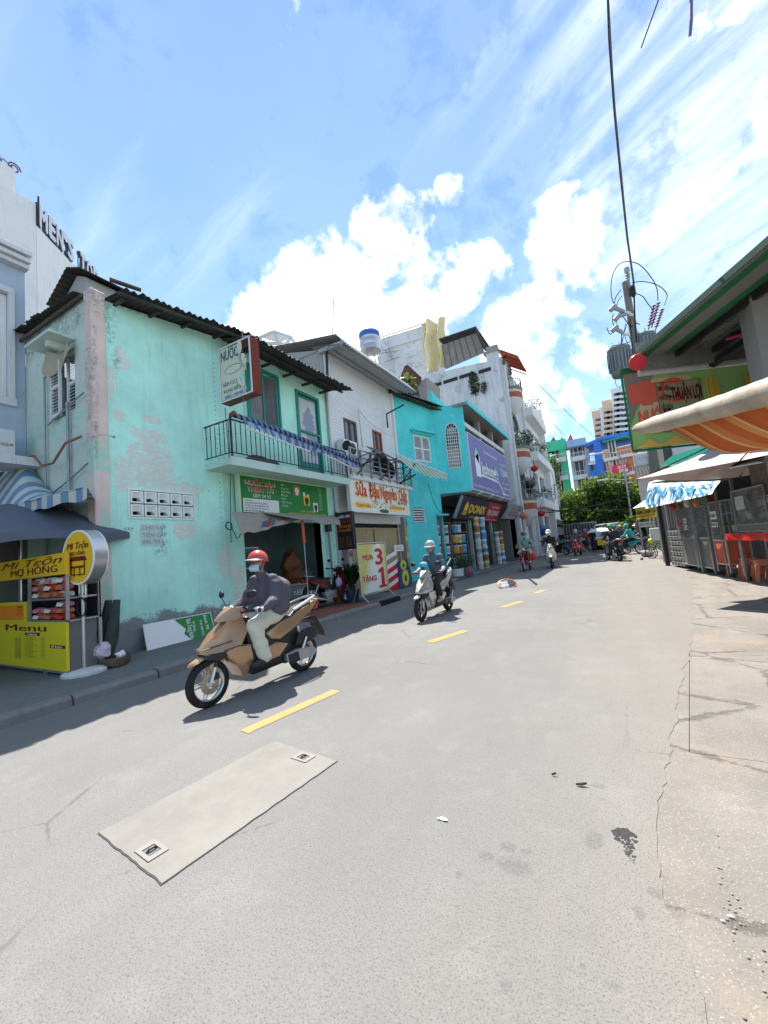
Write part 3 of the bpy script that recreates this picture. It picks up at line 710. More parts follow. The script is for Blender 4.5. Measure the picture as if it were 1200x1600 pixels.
b = MB();FA2.box(b,9.05,9.77,4.2,6.1,-.03,-.02);b.build('door_panel',M_film,dr)
# balcony with balusters
balc = MB();balc.box(-7.5,-6.6,5.72,9.95,3.47,3.60);balc.box(-6.62,-6.58,5.70,9.97,3.44,3.62);balc = balc.build('balcony_slab',PM('pale_teal_slab',sr(186,212,200),.1,2,dirt=.4),house)
rail = MB();rail.tube([(-6.63,5.76,4.42),(-6.63,9.92,4.42)],.02);rail.tube([(-6.63,5.76,3.72),(-6.63,9.92,3.72)],.014);rail.tube([(-7.5,5.76,4.42),(-6.63,5.76,4.42)],.018);rail.tube([(-7.5,5.76,3.72),(-6.63,5.76,3.72)],.012)
rail.tube([(-6.63,5.76,3.6),(-6.63,5.76,4.5)],.024);rail.tube([(-6.63,9.92,3.6),(-6.63,9.92,4.42)],.022);rail.tube([(-6.63,7.8,3.6),(-6.63,7.8,4.42)],.018);rail = rail.build('railing',M_dark,house)
bal = None
for k in range(36):
    x,y = (-6.63,5.88+k*.1366) if k < 30 else (-7.4+(k-30)*.14,5.76)
    if bal is None:
        b = MB();b.tube([(0,0,0),(0,0,.7)],.009,4);b.sphere((0,0,.45),.018,0);bal = b.build('baluster',M_dark,None);o = bal
    else: o = bal.copy();COL.objects.link(o)
    o.parent = rail;o.location = V((x,y,3.72))-V((-7.45,6,0));o.scale = (1,1,1 if k % 4 else .93)
# rolled blue striped awning over the railing
t = NT('blue_stripe_canvas');s_ = t.sep();w_ = t.math('PINGPONG',t.math('ADD',s_[1],t.math('MULTIPLY',s_[2],.9)),.075);c_ = t.mix(t.ramp(w_,.03,.045),sr(20,34,62),sr(110,142,190));c_ = t.mix(t.math('MULTIPLY',t.noise(5,6),.4),c_,(.08,.09,.11));M_bluestripe = t.done(c_,.8)
t = NT('white_blue_canvas');s_ = t.sep();w_ = t.math('PINGPONG',t.math('ADD',s_[1],t.math('MULTIPLY',t.noise(2,3),.5)),.13);c_ = t.mix(t.ramp(w_,.04,.09),sr(74,104,156),sr(164,180,206));c_ = t.mix(t.math('MULTIPLY',t.noise(3,6,.7),.45),c_,sr(90,100,116));M_bluesheet = t.done(c_,.8)
aw = thing('rolled_awning','rolled blue striped awning lying along the teal balcony railing','awning',(-6.5,8,4.3))
b = MB();b.tube([(-6.50,5.75,4.47),(-6.46,7.2,4.40),(-6.44,8.7,4.28),(-6.42,10.35,4.12)],[.055,.06,.06,.05],10);b.build('roll',M_bluestripe,aw,smooth=True)
b = MB();b.sheet(lambda u,v: (-6.47+.02*v+.04*math.sin(9*u)*v,5.95+u*4.35,4.43-.33*u-v*(.07+.10*abs(math.sin(u*PI*1.4+.3)))-.0),40,5);b.build('hanging_canvas',M_bluesheet,aw,smooth=True,thick=.006)
b = MB();b.tube([(-6.42,5.95,4.22),(-6.40,8.0,4.06)],.022,6);b.tube([(-6.41,8.6,4.08),(-6.38,10.1,3.86)],.022,6);b.build('bar',M_whited,aw)
b = MB();b.tube([(-6.56,5.72,4.47),(-6.44,5.72,4.5)],.05,10);b.build('end_bracket',M_rust,aw)
# bundle of cloth on the balcony floor
b = MB();b.sphere((-6.95,6.75,3.72),.2,3,(1,1.7,.75));b.sphere((-6.98,7.2,3.7),.17,3,(1,1.5,.7))
for v in b.bm.verts: v.co += V((mnoise.noise(v.co*6),mnoise.noise(v.co*6+V((9,0,0))),mnoise.noise(v.co*6+V((0,9,0)))))*.05
tag(b.build('cloth_bundle',PM('grey_cloth',(.10,.10,.11),.3,6,dirt=.3),smooth=True),'dark grey cloth bundle on the balcony floor behind the balusters','bundle')
# interior seen through the shop opening
b = MB();b.box(-9.6,-9.5,6.3,10.2,0,3.3);b.build('back_wall',M_room,house)
b = MB();b.box(-7.72,-7.5,9.52,9.58,.1,2.42);b.build('jamb',M_grey,house)

# torn sheets over the opening
t = NT('tarp_cloth');c_ = t.mix(t.noise(3,7,.7),(.25,.215,.175),(.38,.335,.28));c_ = t.mix(t.math('MULTIPLY',t.ramp(t.noise(1.5,7,.7),.5,.7),.5),c_,(.13,.11,.10));t.bump(t.noise(7,7,.7),.6,.03);M_tarp = t.done(c_,.9)
tp = thing('torn_tarp','torn grey-brown tarp with a faded emblem hanging under the green sign','tarp',(-6.9,6.6,2.3))
q = [on_x(362,801,-6.9),on_x(376,836,-6.45),on_x(440,822,-6.45),on_x(480,805,-6.9)]
def tarp_fn(u,v):
    a = q[0].lerp(q[3],u);c = q[1].lerp(q[2],min(1,u*1.05)).lerp(q[3],max(0,u-.75)*2.2);p = a.lerp(c,v)
    return p+V((.03*math.sin(8*u+3*v),0,.02*math.sin(11*u)*v+.012*math.sin(23*u+4*v)))
b = MB();b.sheet(tarp_fn,26,10);b.build('sheet',M_tarp,tp,smooth=True,thick=.006)
e0 = tarp_fn(.42,.62);e1 = tarp_fn(.42,.3);nn_ = (tarp_fn(.5,.5)-tarp_fn(.4,.5)).cross(tarp_fn(.4,.6)-tarp_fn(.4,.5)).normalized()
if nn_.x < 0: nn_ = -nn_
for (u0,u1,v0,v1,mt) in ((.42,.50,.45,.82,flat('faded_blue',sr(80,88,120))),(.50,.56,.35,.85,flat('faded_red',sr(150,70,66))),(.56,.62,.45,.75,flat('faded_blue2',sr(86,94,122)))):
    b = MB();b.sheet(lambda u,v: tarp_fn(u0+(u1-u0)*u+.03*(v-.5),v0+(v1-v0)*v)+nn_*.02,5,6);b.build('emblem_stripe',mt,tp)
for k in range(7):
    a = tarp_fn(.08+.03*k,.25);text('KHO VẬN' if k % 2 else 'GIAO HÀNG',M_grey,tp,a+nn_*.02+V((0,0,.12-.03*k)),(tarp_fn(.3,.3)-tarp_fn(.1,.3)),Z3,.022,maxw=.34)
tp2 = thing('torn_sheet','thin torn grey sheet hanging beside the small black menu sign','tarp',(-6.7,8.6,2.4))
q2 = [on_x(404,800,-6.95),on_x(470,812,-6.3),on_x(532,822,-6.3),on_x(530,808,-6.9)]
b = MB();b.sheet(lambda u,v: q2[0].lerp(q2[3],u).lerp(q2[1].lerp(q2[2],u),v)+V((0,0,.03*math.sin(9*u)*v)),22,6);b.build('sheet',M_tarp,tp2,smooth=True,thick=.006)
b = MB();pp = on_x(472,812,-6.5);b.tube([pp,pp+V((0,.02,-.55))],.035,6);b.mi = 0;b.build('orange_tie',flat('orange_cloth',sr(200,92,50)),tp2)
b = MB();b.tube([(pp.x,pp.y,pp.z),(pp.x,pp.y+.03,.1)],.014,6);b.build('pole',M_grey,tp2)

def board(parent,f,u0,u1,v0,v1,d0,d1,mat,frame=None,fw=.03,name='panel'):
    b = MB();f.box(b,u0,u1,v0,v1,d0,d1);o = b.build(name,mat,parent)
    if frame:
        b = MB()
        for a,c,e,g_ in ((u0-fw,u0,v0-fw,v1+fw),(u1,u1+fw,v0-fw,v1+fw),(u0,u1,v0-fw,v0),(u0,u1,v1,v1+fw)): f.box(b,a,c,e,g_,d0-.01,d1+.012)
        b.build('frame',frame,parent)
    return o
# green menu sign
gs = thing('shop_sign','wide green shop sign with red NƯỚC SÂM lettering under the teal balcony','sign',(-7.3,8.1,2.6))
GS = FA;u0,u1,v0,v1 = 6.5,9.72,2.55,3.44
board(gs,GS,u0,u1,v0,v1,.05,.16,M_green,PM('pale_green_frame',sr(196,216,190),.1,4),.04)
fd = .165;P = lambda u,v: GS.p(u0+u,v0+v*.92,fd);W_ = u1-u0;H_ = v1-v0
for s_,u,v,h,w_ in (('NƯỚC SÂM',.16,.76,.10,.92),('THIÊN TÀI',.22,.595,.10,.80)):
    text(s_,M_wht,gs,P(u-.012,v-.012),Y3,Z3,h*1.12,width=w_+.03,bold=.06);text(s_,M_red,gs,P(u,v)+X3*.004,Y3,Z3,h,width=w_,bold=.035)
text('SÂM 24 VỊ',M_wht,gs,P(.36,.44),Y3,Z3,.085,width=.58,bold=.01)
b = MB();GS.box(b,u0+.06,u0+1.20,v0+.045,v0+.37,.166,.169);b.build('text_panel',M_wht,gs)
for k,s_ in enumerate(('Chuyên trị:','Thanh Nhiệt, Mát Gan, Giải Độc,','Trị Mụn, Ho Nóng, Hạn Đàm, Giải','Tiêu Táo Bón Khó Có Kinh Phụng','Tiểu Rát, An Ngủ, Mất Ngủ')): text(s_,M_ink,gs,P(.10,.335-.066*k)+X3*.006,Y3,Z3,.036,maxw=1.05,bold=.01,res=1)
for k,s_ in enumerate(('Sâm','Bông Cúc','Nhãn Nhục','Mía Lau','Atisô','Nước Rong','Lá Dứa')): text(s_,M_wht,gs,P(1.32,.84-.098*k),Y3,Z3,.052,maxw=.42,res=1)
for k in range(11): text(('18.000','15.000','12.000')[k % 3],M_wht,gs,P(2.84,.86-.062*k),Y3,Z3,.034,maxw=.2,res=1)
text('ĐƯỜNG - 0932.738.121',M_yel,gs,P(2.02,.125),Y3,Z3,.042,maxw=.62,bold=.02,res=1)
text('SHOPS: DỐI 8 Trịnh Đình Trọng, P. Phú Trung, Q. Tân Phú',M_yel,gs,P(1.52,.045),Y3,Z3,.044,width=1.58,bold=.02,res=1)
for (u,v,w_,h_,mt,m2) in ((1.78,.60,.25,.28,flat('cup_brown',sr(190,110,60)),M_wht),(2.17,.34,.24,.27,M_yel,M_ink),(2.56,.16,.2,.25,M_wht,M_ink)):
    b = MB();GS.box(b,u0+u,u0+u+w_,v0+v*.92,v0+v*.92+h_,.166,.169);o = b.build('picture',mt,gs);b = MB();c = P(u+w_*.5,v+h_*.45)+X3*.007
    b.prism([c+V((0,w_*.32*math.cos(a)*(1+.2*math.sin(3*a)),h_*.4*math.sin(a))) for a in [k*PI/6 for k in range(12)]],(.002,0,0));b.build('print',m2,o)
for u,v in ((2.2,.66),(2.36,.60)):
    b = MB();b.prism([P(u+.05*math.cos(a)+0,v+.08*math.sin(a)) for a in [k*PI/5 for k in range(10)]],(.003,0,0));b.build('print',M_wht,gs)
# wire hook over the sign
b = MB();b.tube([on_x(478,745,-6.9),on_x(476,733,-6.9),on_x(480,738,-6.75),on_x(484,745,-6.75),on_x(480,750,-6.8)],.01,4);b.build('wire_hook',M_dark,gs)
# NƯỚC light box standing out from the wall
nb = thing('lightbox_sign','broken NƯỚC light box sign with torn face sticking out from the teal wall','sign',(-7.1,5.9,5))
nf = Face((-7.2,5.85),(1,0));a0,c0 = nf.at(341,547);a1,c1 = nf.at(389,530);a2,c2 = nf.at(343,632);a3,c3 = nf.at(389,612)
L0,L1,B0,T0 = a0,a1+.0,min(c2,c3)-.0,max(c0,c1);print('nuoc',L0,L1,B0,T0)
b = MB();th_ = .24
nf.box(b,L0,L1,B0,B0+.05,-th_,0);nf.box(b,L0,L0+.04,B0,T0,-th_,0);nf.box(b,L0,L1,T0-.04,T0,-th_,0);b.build('housing',M_rust,nb,bevel=.004)
b = MB();nf.box(b,L1,L1+.02,B0,T0,-th_,0.0);b.build('side_plate',PM('brown_red_panel',sr(116,46,36),.12,3,dirt=.3),nb)
b = MB();
for a,c,e,g_ in ((L0,L1+.02,B0,B0+.03),(L0,L1+.02,T0-.03,T0),(L0,L0+.03,B0+.03,T0-.03),(L1-.01,L1+.02,B0+.03,T0-.03)): nf.box(b,a,c,e,g_,.0,.015)
b.build('face_frame',M_whited,nb)
Wn = L1-L0;Hn = T0-B0
tear = [(0,0),(.80,0),(.86,.10),(.60,.24),(.66,.33),(.78,.40),(.84,.46),(.72,.52),(.66,.60),(.74,.72),(.70,.84),(.72,.97),(0,1)]
b = MB();pts = [nf.p(L0+.03+(Wn-.05)*x,B0+.03+(Hn-.06)*y,-.004) for x,y in tear];b.prism(pts,nf.n*.004);b.build('torn_face',PM('aged_sign_face',sr(206,208,192),.1,5,.7,.2,dirt=.35,dirtcol=(.3,.26,.2),streak=.25),nb)
def nt_(s,x,y,h,w_,m): text(s,m,nb,nf.p(L0+Wn*x,B0+Hn*y,.002),X3,Z3,h,width=w_*Wn,bold=.02)
nt_('NƯỚC',.08,.745,.21,.56,M_tealink);nt_('SÂM CỦ NA',.1,.27,.085,.6,M_tealink);nt_('RONG BIỂN',.12,.155,.075,.55,M_tealink);nt_('ĐẮNG - LẠNH ĐÓ',.14,.05,.065,.6,M_blueink)
b = MB();c = nf.p(L0+Wn*.45,B0+Hn*.54,.003);b.tube([c+V((Wn*.27*math.cos(a),0,Hn*.075*math.sin(a))) for a in [k*PI/10 for k in range(21)]],.005,4);b.build('drawn_ellipse',M_tealink,nb)
for (x0,y0,x1,y1,w_) in ((.72,.97,.70,.62,.05),(.62,.32,.84,.05,.05),(.80,.72,.9,.40,.05)):
    b = MB();p0 = nf.p(L0+Wn*x0,B0+Hn*y0,.01);p1 = nf.p(L0+Wn*x1,B0+Hn*y1,.05)
    b.sheet(lambda u,v: p0.lerp(p1,v)+V(((u-.5)*w_*(1.6-v),-.04*math.sin(5*v+3*u),0)),4,10);b.build('torn_strip',MATS['aged_sign_face'],nb,smooth=True,thick=.002)
b = MB();b.tube([nf.p(L0+Wn*.78,T0,-.02),nf.p(L0+Wn*.78,T0+.25,-.02)],.01);b.tube([nf.p(L0+Wn*.72,B0,.0),nf.p(L0+Wn*.74,B0-.9,.0)],.005,4);b.build('hanger',M_grey,nb)
# small black menu sign
mf = Face((-7.2,9.55),(1,0));a0,c0 = mf.at(524,802);a1,c1 = mf.at(549,800);a2,c2 = mf.at(528,860);
ms = thing('menu_sign','small black hanging sign with orange SÂM 24 VỊ lettering beside the shutter','sign',tuple(mf.p(a0,c2)))
U0,U1,Vb,Vt = a0,a1,c2,c0;print('menu',U0,U1,Vb,Vt)
b = MB();mf.box(b,U0,U1,Vb,Vt,-.14,0);b.build('box',M_black,ms,bevel=.006)
w_ = U1-U0;h_ = Vt-Vb
for s_,y,h,mt in (('NƯỚC SÂM',.84,.07,M_wht),('THIÊN TÀI',.71,.075,flat('dull_red',sr(150,30,50))),('SÂM 24 VỊ',.575,.07,M_orange),('CỔ TRUYỀN',.475,.062,M_orange)): text(s_,mt,ms,mf.p((U0+U1)/2,Vb+h_*y,.002),X3,Z3,h,width=w_*.78,bold=.03,align='CENTER')
for k in range(7):
    for c in range(2): text(('Sâm lạnh','Mía lau','Rong biển')[(k+c) % 3],M_orange,ms,mf.p(U0+w_*(.1+.45*c),Vb+h_*(.32-.042*k),.002),X3,Z3,.016,width=w_*.32,res=1)
b = MB();mf.box(b,U0+.015,U0+.025,Vb+.2*h_,Vb+.55*h_,.001,.003);mf.box(b,U1-.03,U1-.015,Vb+.55*h_,Vb+.95*h_,.001,.003);b.build('red_trim',M_red,ms)
b = MB();b.tube([mf.p(U0,Vt-.05,-.07),mf.p(U0-.5,Vt-.05,-.07)],.015);b.build('bracket',M_grey,ms)
# drainpipe and meter on teal column
dp = thing('drainpipe','grey drainpipe on the teal column beside the small black sign','pipe',(-7.4,9.9,0));b = MB();b.tube([(-7.42,9.85,2.2),(-7.42,9.88,.5)],.035,8);b.build('pipe',M_grey,dp);b = MB();b.box(-7.5,-7.38,9.78,9.98,2.15,2.45);b.build('meter_box',M_dark,dp,bevel=.01)
# things inside the shop
cb = thing('glass_cabinet','dark glass cabinet just inside the open shop front','cabinet',(-8.4,7.2,.1))
b = MB();b.box(-8.9,-8.1,6.8,7.7,.1,.75);b.build('base',M_grey,cb)
b = MB()
for x,y in ((-8.12,6.82),(-8.12,7.66),(-8.88,6.82),(-8.88,7.66)): b.box(x,x+.03,y,y+.03,.75,1.8)
b.box(-8.9,-8.08,6.8,7.7,1.8,1.83);b.box(-8.9,-8.08,6.8,7.7,1.3,1.32);b.build('frame',M_steel,cb)
b = MB();b.box(-8.1,-8.095,6.85,7.66,.75,1.8);b.build('pane',M_glass,cb)
ww = thing('carved_wood_stump','orange-brown carved wood root standing inside the open shop','carving',(-8.1,8.9,.8))
b = MB();b.lathe([(.28,0),(.34,.15),(.26,.35),(.32,.5),(.2,.72),(.16,.86),(.1,.95),(.02,1.0)],(-8.1,8.9,.75),22)
for v in b.bm.verts: n_ = mnoise.noise(v.co*4.5)*.16;v.co += V((n_,mnoise.noise(v.co*5+V((3,3,3)))*.16,mnoise.noise(v.co*3)*.05))
b.build('carving',PM('carved_wood',sr(122,70,42),.4,9,.5,.5,20,dirt=.3,dirtcol=(.06,.03,.02)),ww,smooth=True)
tb = thing('stall_counter','grey metal counter inside the open shop behind the red motorbike','counter',(-7.8,8.6,.1));b = MB();b.box(-8.4,-7.75,7.9,9.4,.7,.76);b.build('top',M_steel,tb)
b = MB();b.box(-7.8,-7.76,7.95,9.35,.15,.68);b.build('front_panel',M_grey,tb);text('NGÂN',M_wht,tb,(-7.755,8.55,.45),Y3,Z3,.13,width=.62,bold=.03)
for k,(y,z,r_,lab) in enumerate(((9.75,.9,.2,'grey sack on the shop counter beside the wood carving'),(10.0,.92,.2,'pale plastic bag at the middle of the shop counter'),(10.2,.9,.16,'small bag on the shop counter by the door jamb'))):
    b = MB();b.sphere((-8.5,y,z),r_,3,(1,1.2,.9))
    for v in b.bm.verts: v.co += V((mnoise.noise(v.co*12),mnoise.noise(v.co*12+V((5,0,0))),mnoise.noise(v.co*12+V((0,5,0)))))*.035
    tag(b.build('plastic_bag',PM('bag_plastic',(.4,.39,.36),.3,12,.35,.2)),lab,'bag')
# leaning white and green board
bd = thing('leaning_board','white and green BÁNH MÌ board leaning on its side against the teal wall','sign board',tuple(on_z(280,1012,.1)))
q = [on_z(232,1027,.1),on_z(333,992,.1)];q[0].x = -7.15;q[1].x = -7.2
c = [on_x(232,1028,-7.12),on_x(340,1000,-7.12),0,on_x(223,976,-7.38)];c[2] = c[1]+(c[3]-c[0])
nb_ = (c[1]-c[0]).cross(c[3]-c[0]).normalized()
if nb_.x < 0: nb_ = -nb_
b = MB();b.prism(c,nb_*-.02);b.build('board',M_wht,bd,bevel=.003)
bi = lambda u,v: c[0].lerp(c[1],u).lerp(c[3].lerp(c[2],u),v)
b = MB();b.prism([bi(x,y)+nb_*.002 for x,y in ((.50,.97),(.42,.97),(.50,.75),(.56,.60),(.52,.45),(.60,.25),(.62,.05),(.72,.10),(.78,.25),(.84,.10),(.92,.08),(.985,.3),(.985,.97))],nb_*.002);b.build('green_print',M_green,bd)
rr = (c[0]-c[3]).normalized();uu = (c[1]-c[0]).normalized()
for s_,u,v,h,w_ in (('Bánh Mì',.86,.93,.07,.30),('Thổ Nhĩ Kỳ',.78,.8,.05,.32),('Bánh Tráng Nướng',.585,.9,.10,.42),('Trứng',.67,.8,.05,.2)): text(s_,M_wht,bd,bi(u,v)+nb_*.005,rr,uu,h,width=w_,bold=.02)
b = MB();b.sphere(bi(.66,.0)+V((.06,0,.05)),.07,3,(1,1.5,.8))
for v in b.bm.verts: v.co += V((mnoise.noise(v.co*14),mnoise.noise(v.co*14+V((5,0,0))),mnoise.noise(v.co*14+V((0,5,0)))))*.03
tag(b.build('yellow_bag',flat('yellow_bag',sr(206,196,70),.4)),'crumpled yellow plastic bag at the foot of the leaning green board','bag')
# rubbish by the corner
bk = thing('broken_basket','brown broken basket with rubbish at the foot of the pink pillar','basket',tuple(on_z(182,1040,.1)))
p = on_z(182,1040,.1);b = MB();b.lathe([(.14,0),(.19,.05),(.2,.14),(.185,.15),(.17,.06),(.0,.03)],p,14,cap=False)
for v in b.bm.verts: v.co += V((mnoise.noise(v.co*7),mnoise.noise(v.co*7+V((5,0,0))),mnoise.noise(v.co*7+V((0,5,0)))))*.05
b.build('basket',PM('basket_brown',sr(96,84,66),.3,10),bk)
for dx,dy,r_,nm,lab,mt in ((-.12,.0,.11,'plastic_bag','pinkish white plastic bag of rubbish beside the broken basket',flat('pink_bag',sr(206,190,200),.4)),(.02,.05,.06,'paper_scrap','crumpled white paper lying in the broken basket',M_wht)):
    b = MB();b.sphere(p+V((dx,dy-.12 if dx < 0 else dy,.12+(.12 if dx < 0 else .02))),r_,3,(1,1,1.1))
    for v in b.bm.verts: v.co += V((mnoise.noise(v.co*14),mnoise.noise(v.co*14+V((5,0,0))),mnoise.noise(v.co*14+V((0,5,0)))))*.04
    tag(b.build(nm,mt),lab,'bag' if dx < 0 else 'litter')

# ================================================================ grey-blue building and white block at far left
gb = thing('grey_blue_building','grey-blue building with white shuttered window at the far left edge','building',(-10.1,2,0))
gf = Face((-10.12,0),(0,1))
b = MB();wall(b,gf,-8,3.62,3.7,8.1,[(1.9,3.33,5.1,7.3)],.2);b.build('wall',PM('grey_blue_plaster',sr(176,190,206),.08,1,.85,.2,dirt=.3,streak=.2),gb)
b = MB();gf.box(b,-8,3.62,0,3.7,-.6,-.4);b.build('ground_floor',M_room2,gb)
b = MB()
for z,d in ((7.95,.16),(8.05,.24),(8.17,.30),(8.28,.22)): gf.box(b,-8,3.64,z,z+.09,-.02,d)
b.build('cornice',M_whited,gb)
b = MB()
for a,c,e,g_ in ((1.8,3.42,7.3,7.42),(1.8,3.45,4.95,5.1),(3.33,3.42,5.1,7.3)): gf.box(b,a,c,e,g_,.0,.09)
b.build('window_surround',M_whited,gb)
sh = MB();gf.box(sh,1.9,3.33,5.1,7.3,-.09,-.06);sh = sh.build('shutter',M_white,gb)
for k in range(11):
    b = MB();gf.box(b,1.95+k*.128,2.045+k*.128,5.12,7.28,-.06,-.03);b.build('slat',M_white,sh)
b = MB();gf.box(b,-8,3.62,3.62,3.78,-.0,.75);b.build('ledge',M_whited,gb)
ac = thing('air_conditioner','grey air conditioner box on the ledge at the left edge','air conditioner',(-9.6,3.2,3.78))
a0,c0 = gf.at(2,700,.5);a1,c1 = gf.at(24,655,.5)
b = MB();gf.box(b,a1-.85,a1,3.79,4.32,.12,.5);b.build('casing',M_whited,ac,bevel=.01);text('AQUA',PM('bronze_print',sr(140,116,66),.1,4),ac,gf.p(a1-.22,4.0,.502),Y3,Z3,.06,width=.19,bold=.03)
# striped canopy
t = NT('blue_white_canvas');s_ = t.sep();w_ = t.math('PINGPONG',t.math('ADD',s_[0],t.math('MULTIPLY',s_[1],.2)),.2);c_ = t.mix(t.ramp(w_,.095,.105),sr(110,150,180),sr(206,212,206));c_ = t.mix(t.math('MULTIPLY',t.noise(2.5,7,.7),.35),c_,sr(110,120,122));t.bump(t.noise(4,6),.4,.03);M_canopy = t.done(c_,.85)
cn = thing('striped_canopy','blue and white striped canvas canopy over the yellow noodle cart','canopy',(-9,3,3))
tip = on_y(129,762,2.9);tip2 = on_y(118,787,2.7)
cy0 = on_y(0,722,3.6);cb0 = on_y(-20,784,2.6)
print('canopy',tip,tip2,cy0,cb0)
b = MB();b.sheet(lambda u,v: V((tip.x-5.5*u-1.15*v,2.95+.65*v-.05*u,tip.z+.02+1.15*v*min(1,(u/.45)**2.6+.03)+.08*math.sin(PI*v)*u+.12*u)),30,10);b.build('top_sheet',M_canopy,cn,smooth=True,thick=.01)
b = MB();b.sheet(lambda u,v: V((tip.x-5.5*u-.02*v,2.95-.05*u+.02*math.sin(26*u),tip.z+.02+.12*u-(.17+.02*math.sin(40*u))*v)),60,3);b.build('valance',M_canopy,cn,smooth=True,thick=.006)
# noodle cart
M_cartY = PM('yellow_panel',sr(214,200,40),.05,3,.5,.05,dirt=.12);M_cartO = PM('amber_panel',sr(232,186,40),.05,3,.5,.05,dirt=.12)
Yc = 2.84;cf = Face((0,Yc),(1,0));K = lambda px,py: cf.at(px,py)
r1,zt = K(102,863);_,zb = K(102,897);_,z3 = K(102,972);_,z4 = K(102,1050)
lx = r1-2.6;sx_,_ = K(43,900);mx_,_ = K(43,938)
print('cart',r1,zt,zb,z3,z4,sx_)
ct = thing('noodle_cart','yellow noodle cart with menu panels at the left edge of the pavement','food cart',(r1,Yc,.1))
b = MB();cf.box(b,lx,r1,zb,zt,-.05,0);b.build('name_panel',M_cartO,ct,bevel=.003)
text('Mì Trộn',M_maroon,ct,cf.p((r1+K(0,890)[0])/2+.0,zb+(zt-zb)*.56,.003),X3,Z3,.105,width=(r1-K(0,890)[0])*.92,bold=.0,align='CENTER',shear=.35)
text('MỢ HỒNG',M_maroon,ct,cf.p((r1+K(8,890)[0])/2,zb+(zt-zb)*.15,.003),X3,Z3,.10,width=(r1-K(0,890)[0])*.7,bold=.008,align='CENTER')
b = MB();cf.box(b,lx,r1-.02,z4,z3,-.04,0);b.build('menu_panel',M_cartY,ct,bevel=.003)
wv = r1-K(0,1000)[0];X0 = K(0,1000)[0];hh = z3-z4
text('Menu',M_maroon,ct,cf.p(X0+wv*.42,z4+hh*.80,.003),X3,Z3,.10,width=wv*.62,bold=.012,align='CENTER')
for (x,z,w_,s_) in ((.42,.70,.22,'Topping'),(.78,.46,.2,'Khác')):
    b = MB();cf.box(b,X0+wv*x-.0,X0+wv*(x+w_),z4+hh*z,z4+hh*(z+.065),.001,.003);b.build('heading_label',M_maroon,ct);text(s_,M_wht,ct,cf.p(X0+wv*(x+w_/2),z4+hh*(z+.015),.004),X3,Z3,.03,width=w_*wv*.7,bold=.03,align='CENTER')
for k in range(11):
    text('1. Mì trộn bò',M_ink,ct,cf.p(X0+wv*.41,z4+hh*(.655-.042*k),.002),X3,Z3,.016,width=wv*(.16+.04*math.sin(k*2)),res=1)
    text('20.000',M_ink,ct,cf.p(X0+wv*.66,z4+hh*(.655-.042*k),.002),X3,Z3,.016,width=wv*.05,res=1);text('. . . . . . . .',M_ink,ct,cf.p(X0-.1,z4+hh*(.60-.042*k),.002),X3,Z3,.016,width=wv*.34+.1,res=1)
    text('25.000',M_ink,ct,cf.p(X0+wv*.26,z4+hh*(.61-.042*k),.002),X3,Z3,.017,width=wv*.1,bold=.02,res=1)
b = MB()
for x in (r1-.025,sx_,lx): cf.box(b,x,x+.025,z3,zb,-.04,0)
cf.box(b,sx_,r1,z3-.005,z3+.02,-.45,-.001);zm = K(70,937)[1];cf.box(b,sx_+.025,r1-.025,zm-.012,zm+.012,-.4,-.005)
for x in (r1-.04,r1-.7,lx): cf.box(b,x,x+.04,.1,z4,-.04,0)
cf.box(b,r1-.04,r1,.1,zb,-.45,-.41);cf.box(b,lx,r1,z4-.03,z4,-.45,0);b.build('frame',M_steel,ct)
b = MB();cf.box(b,lx,r1-.05,z4,z3,-.4,-.05);b.build('body',M_room2,ct)
b = MB();cf.box(b,lx,r1,z3,zb,-.44,-.42);b.build('back_panel',PM('dark_panel',(.03,.03,.033),.2),ct)
b = MB();xm,zm2 = K(41,940);_,zq = K(41,976);cf.box(b,lx,xm,z3+.0,zm2,-.02,.012);mp_ = b.build('side_menu',M_cartY,ct)
b = MB();cf.box(b,X0-.2,xm-.05,z3+.03,zm2-.05,.012,.016);b.build('print_panel',M_orange,mp_);text('MENU',M_maroon,ct,cf.p(xm-.1,zm2-.09,.017),X3,Z3,.025,width=.16,bold=.05,align='RIGHT')
for k in range(7): text('trứng 5.000',M_maroon,ct,cf.p(xm-.28,zm2-.115-.013*k,.017),X3,Z3,.008,width=.2,res=1)
b = MB();b.cyl(cf.p(r1-.3,.1,-.3),cf.p(r1-.3,.1,-.26),.1,seg=12);b.build('wheel',M_rubber,ct)
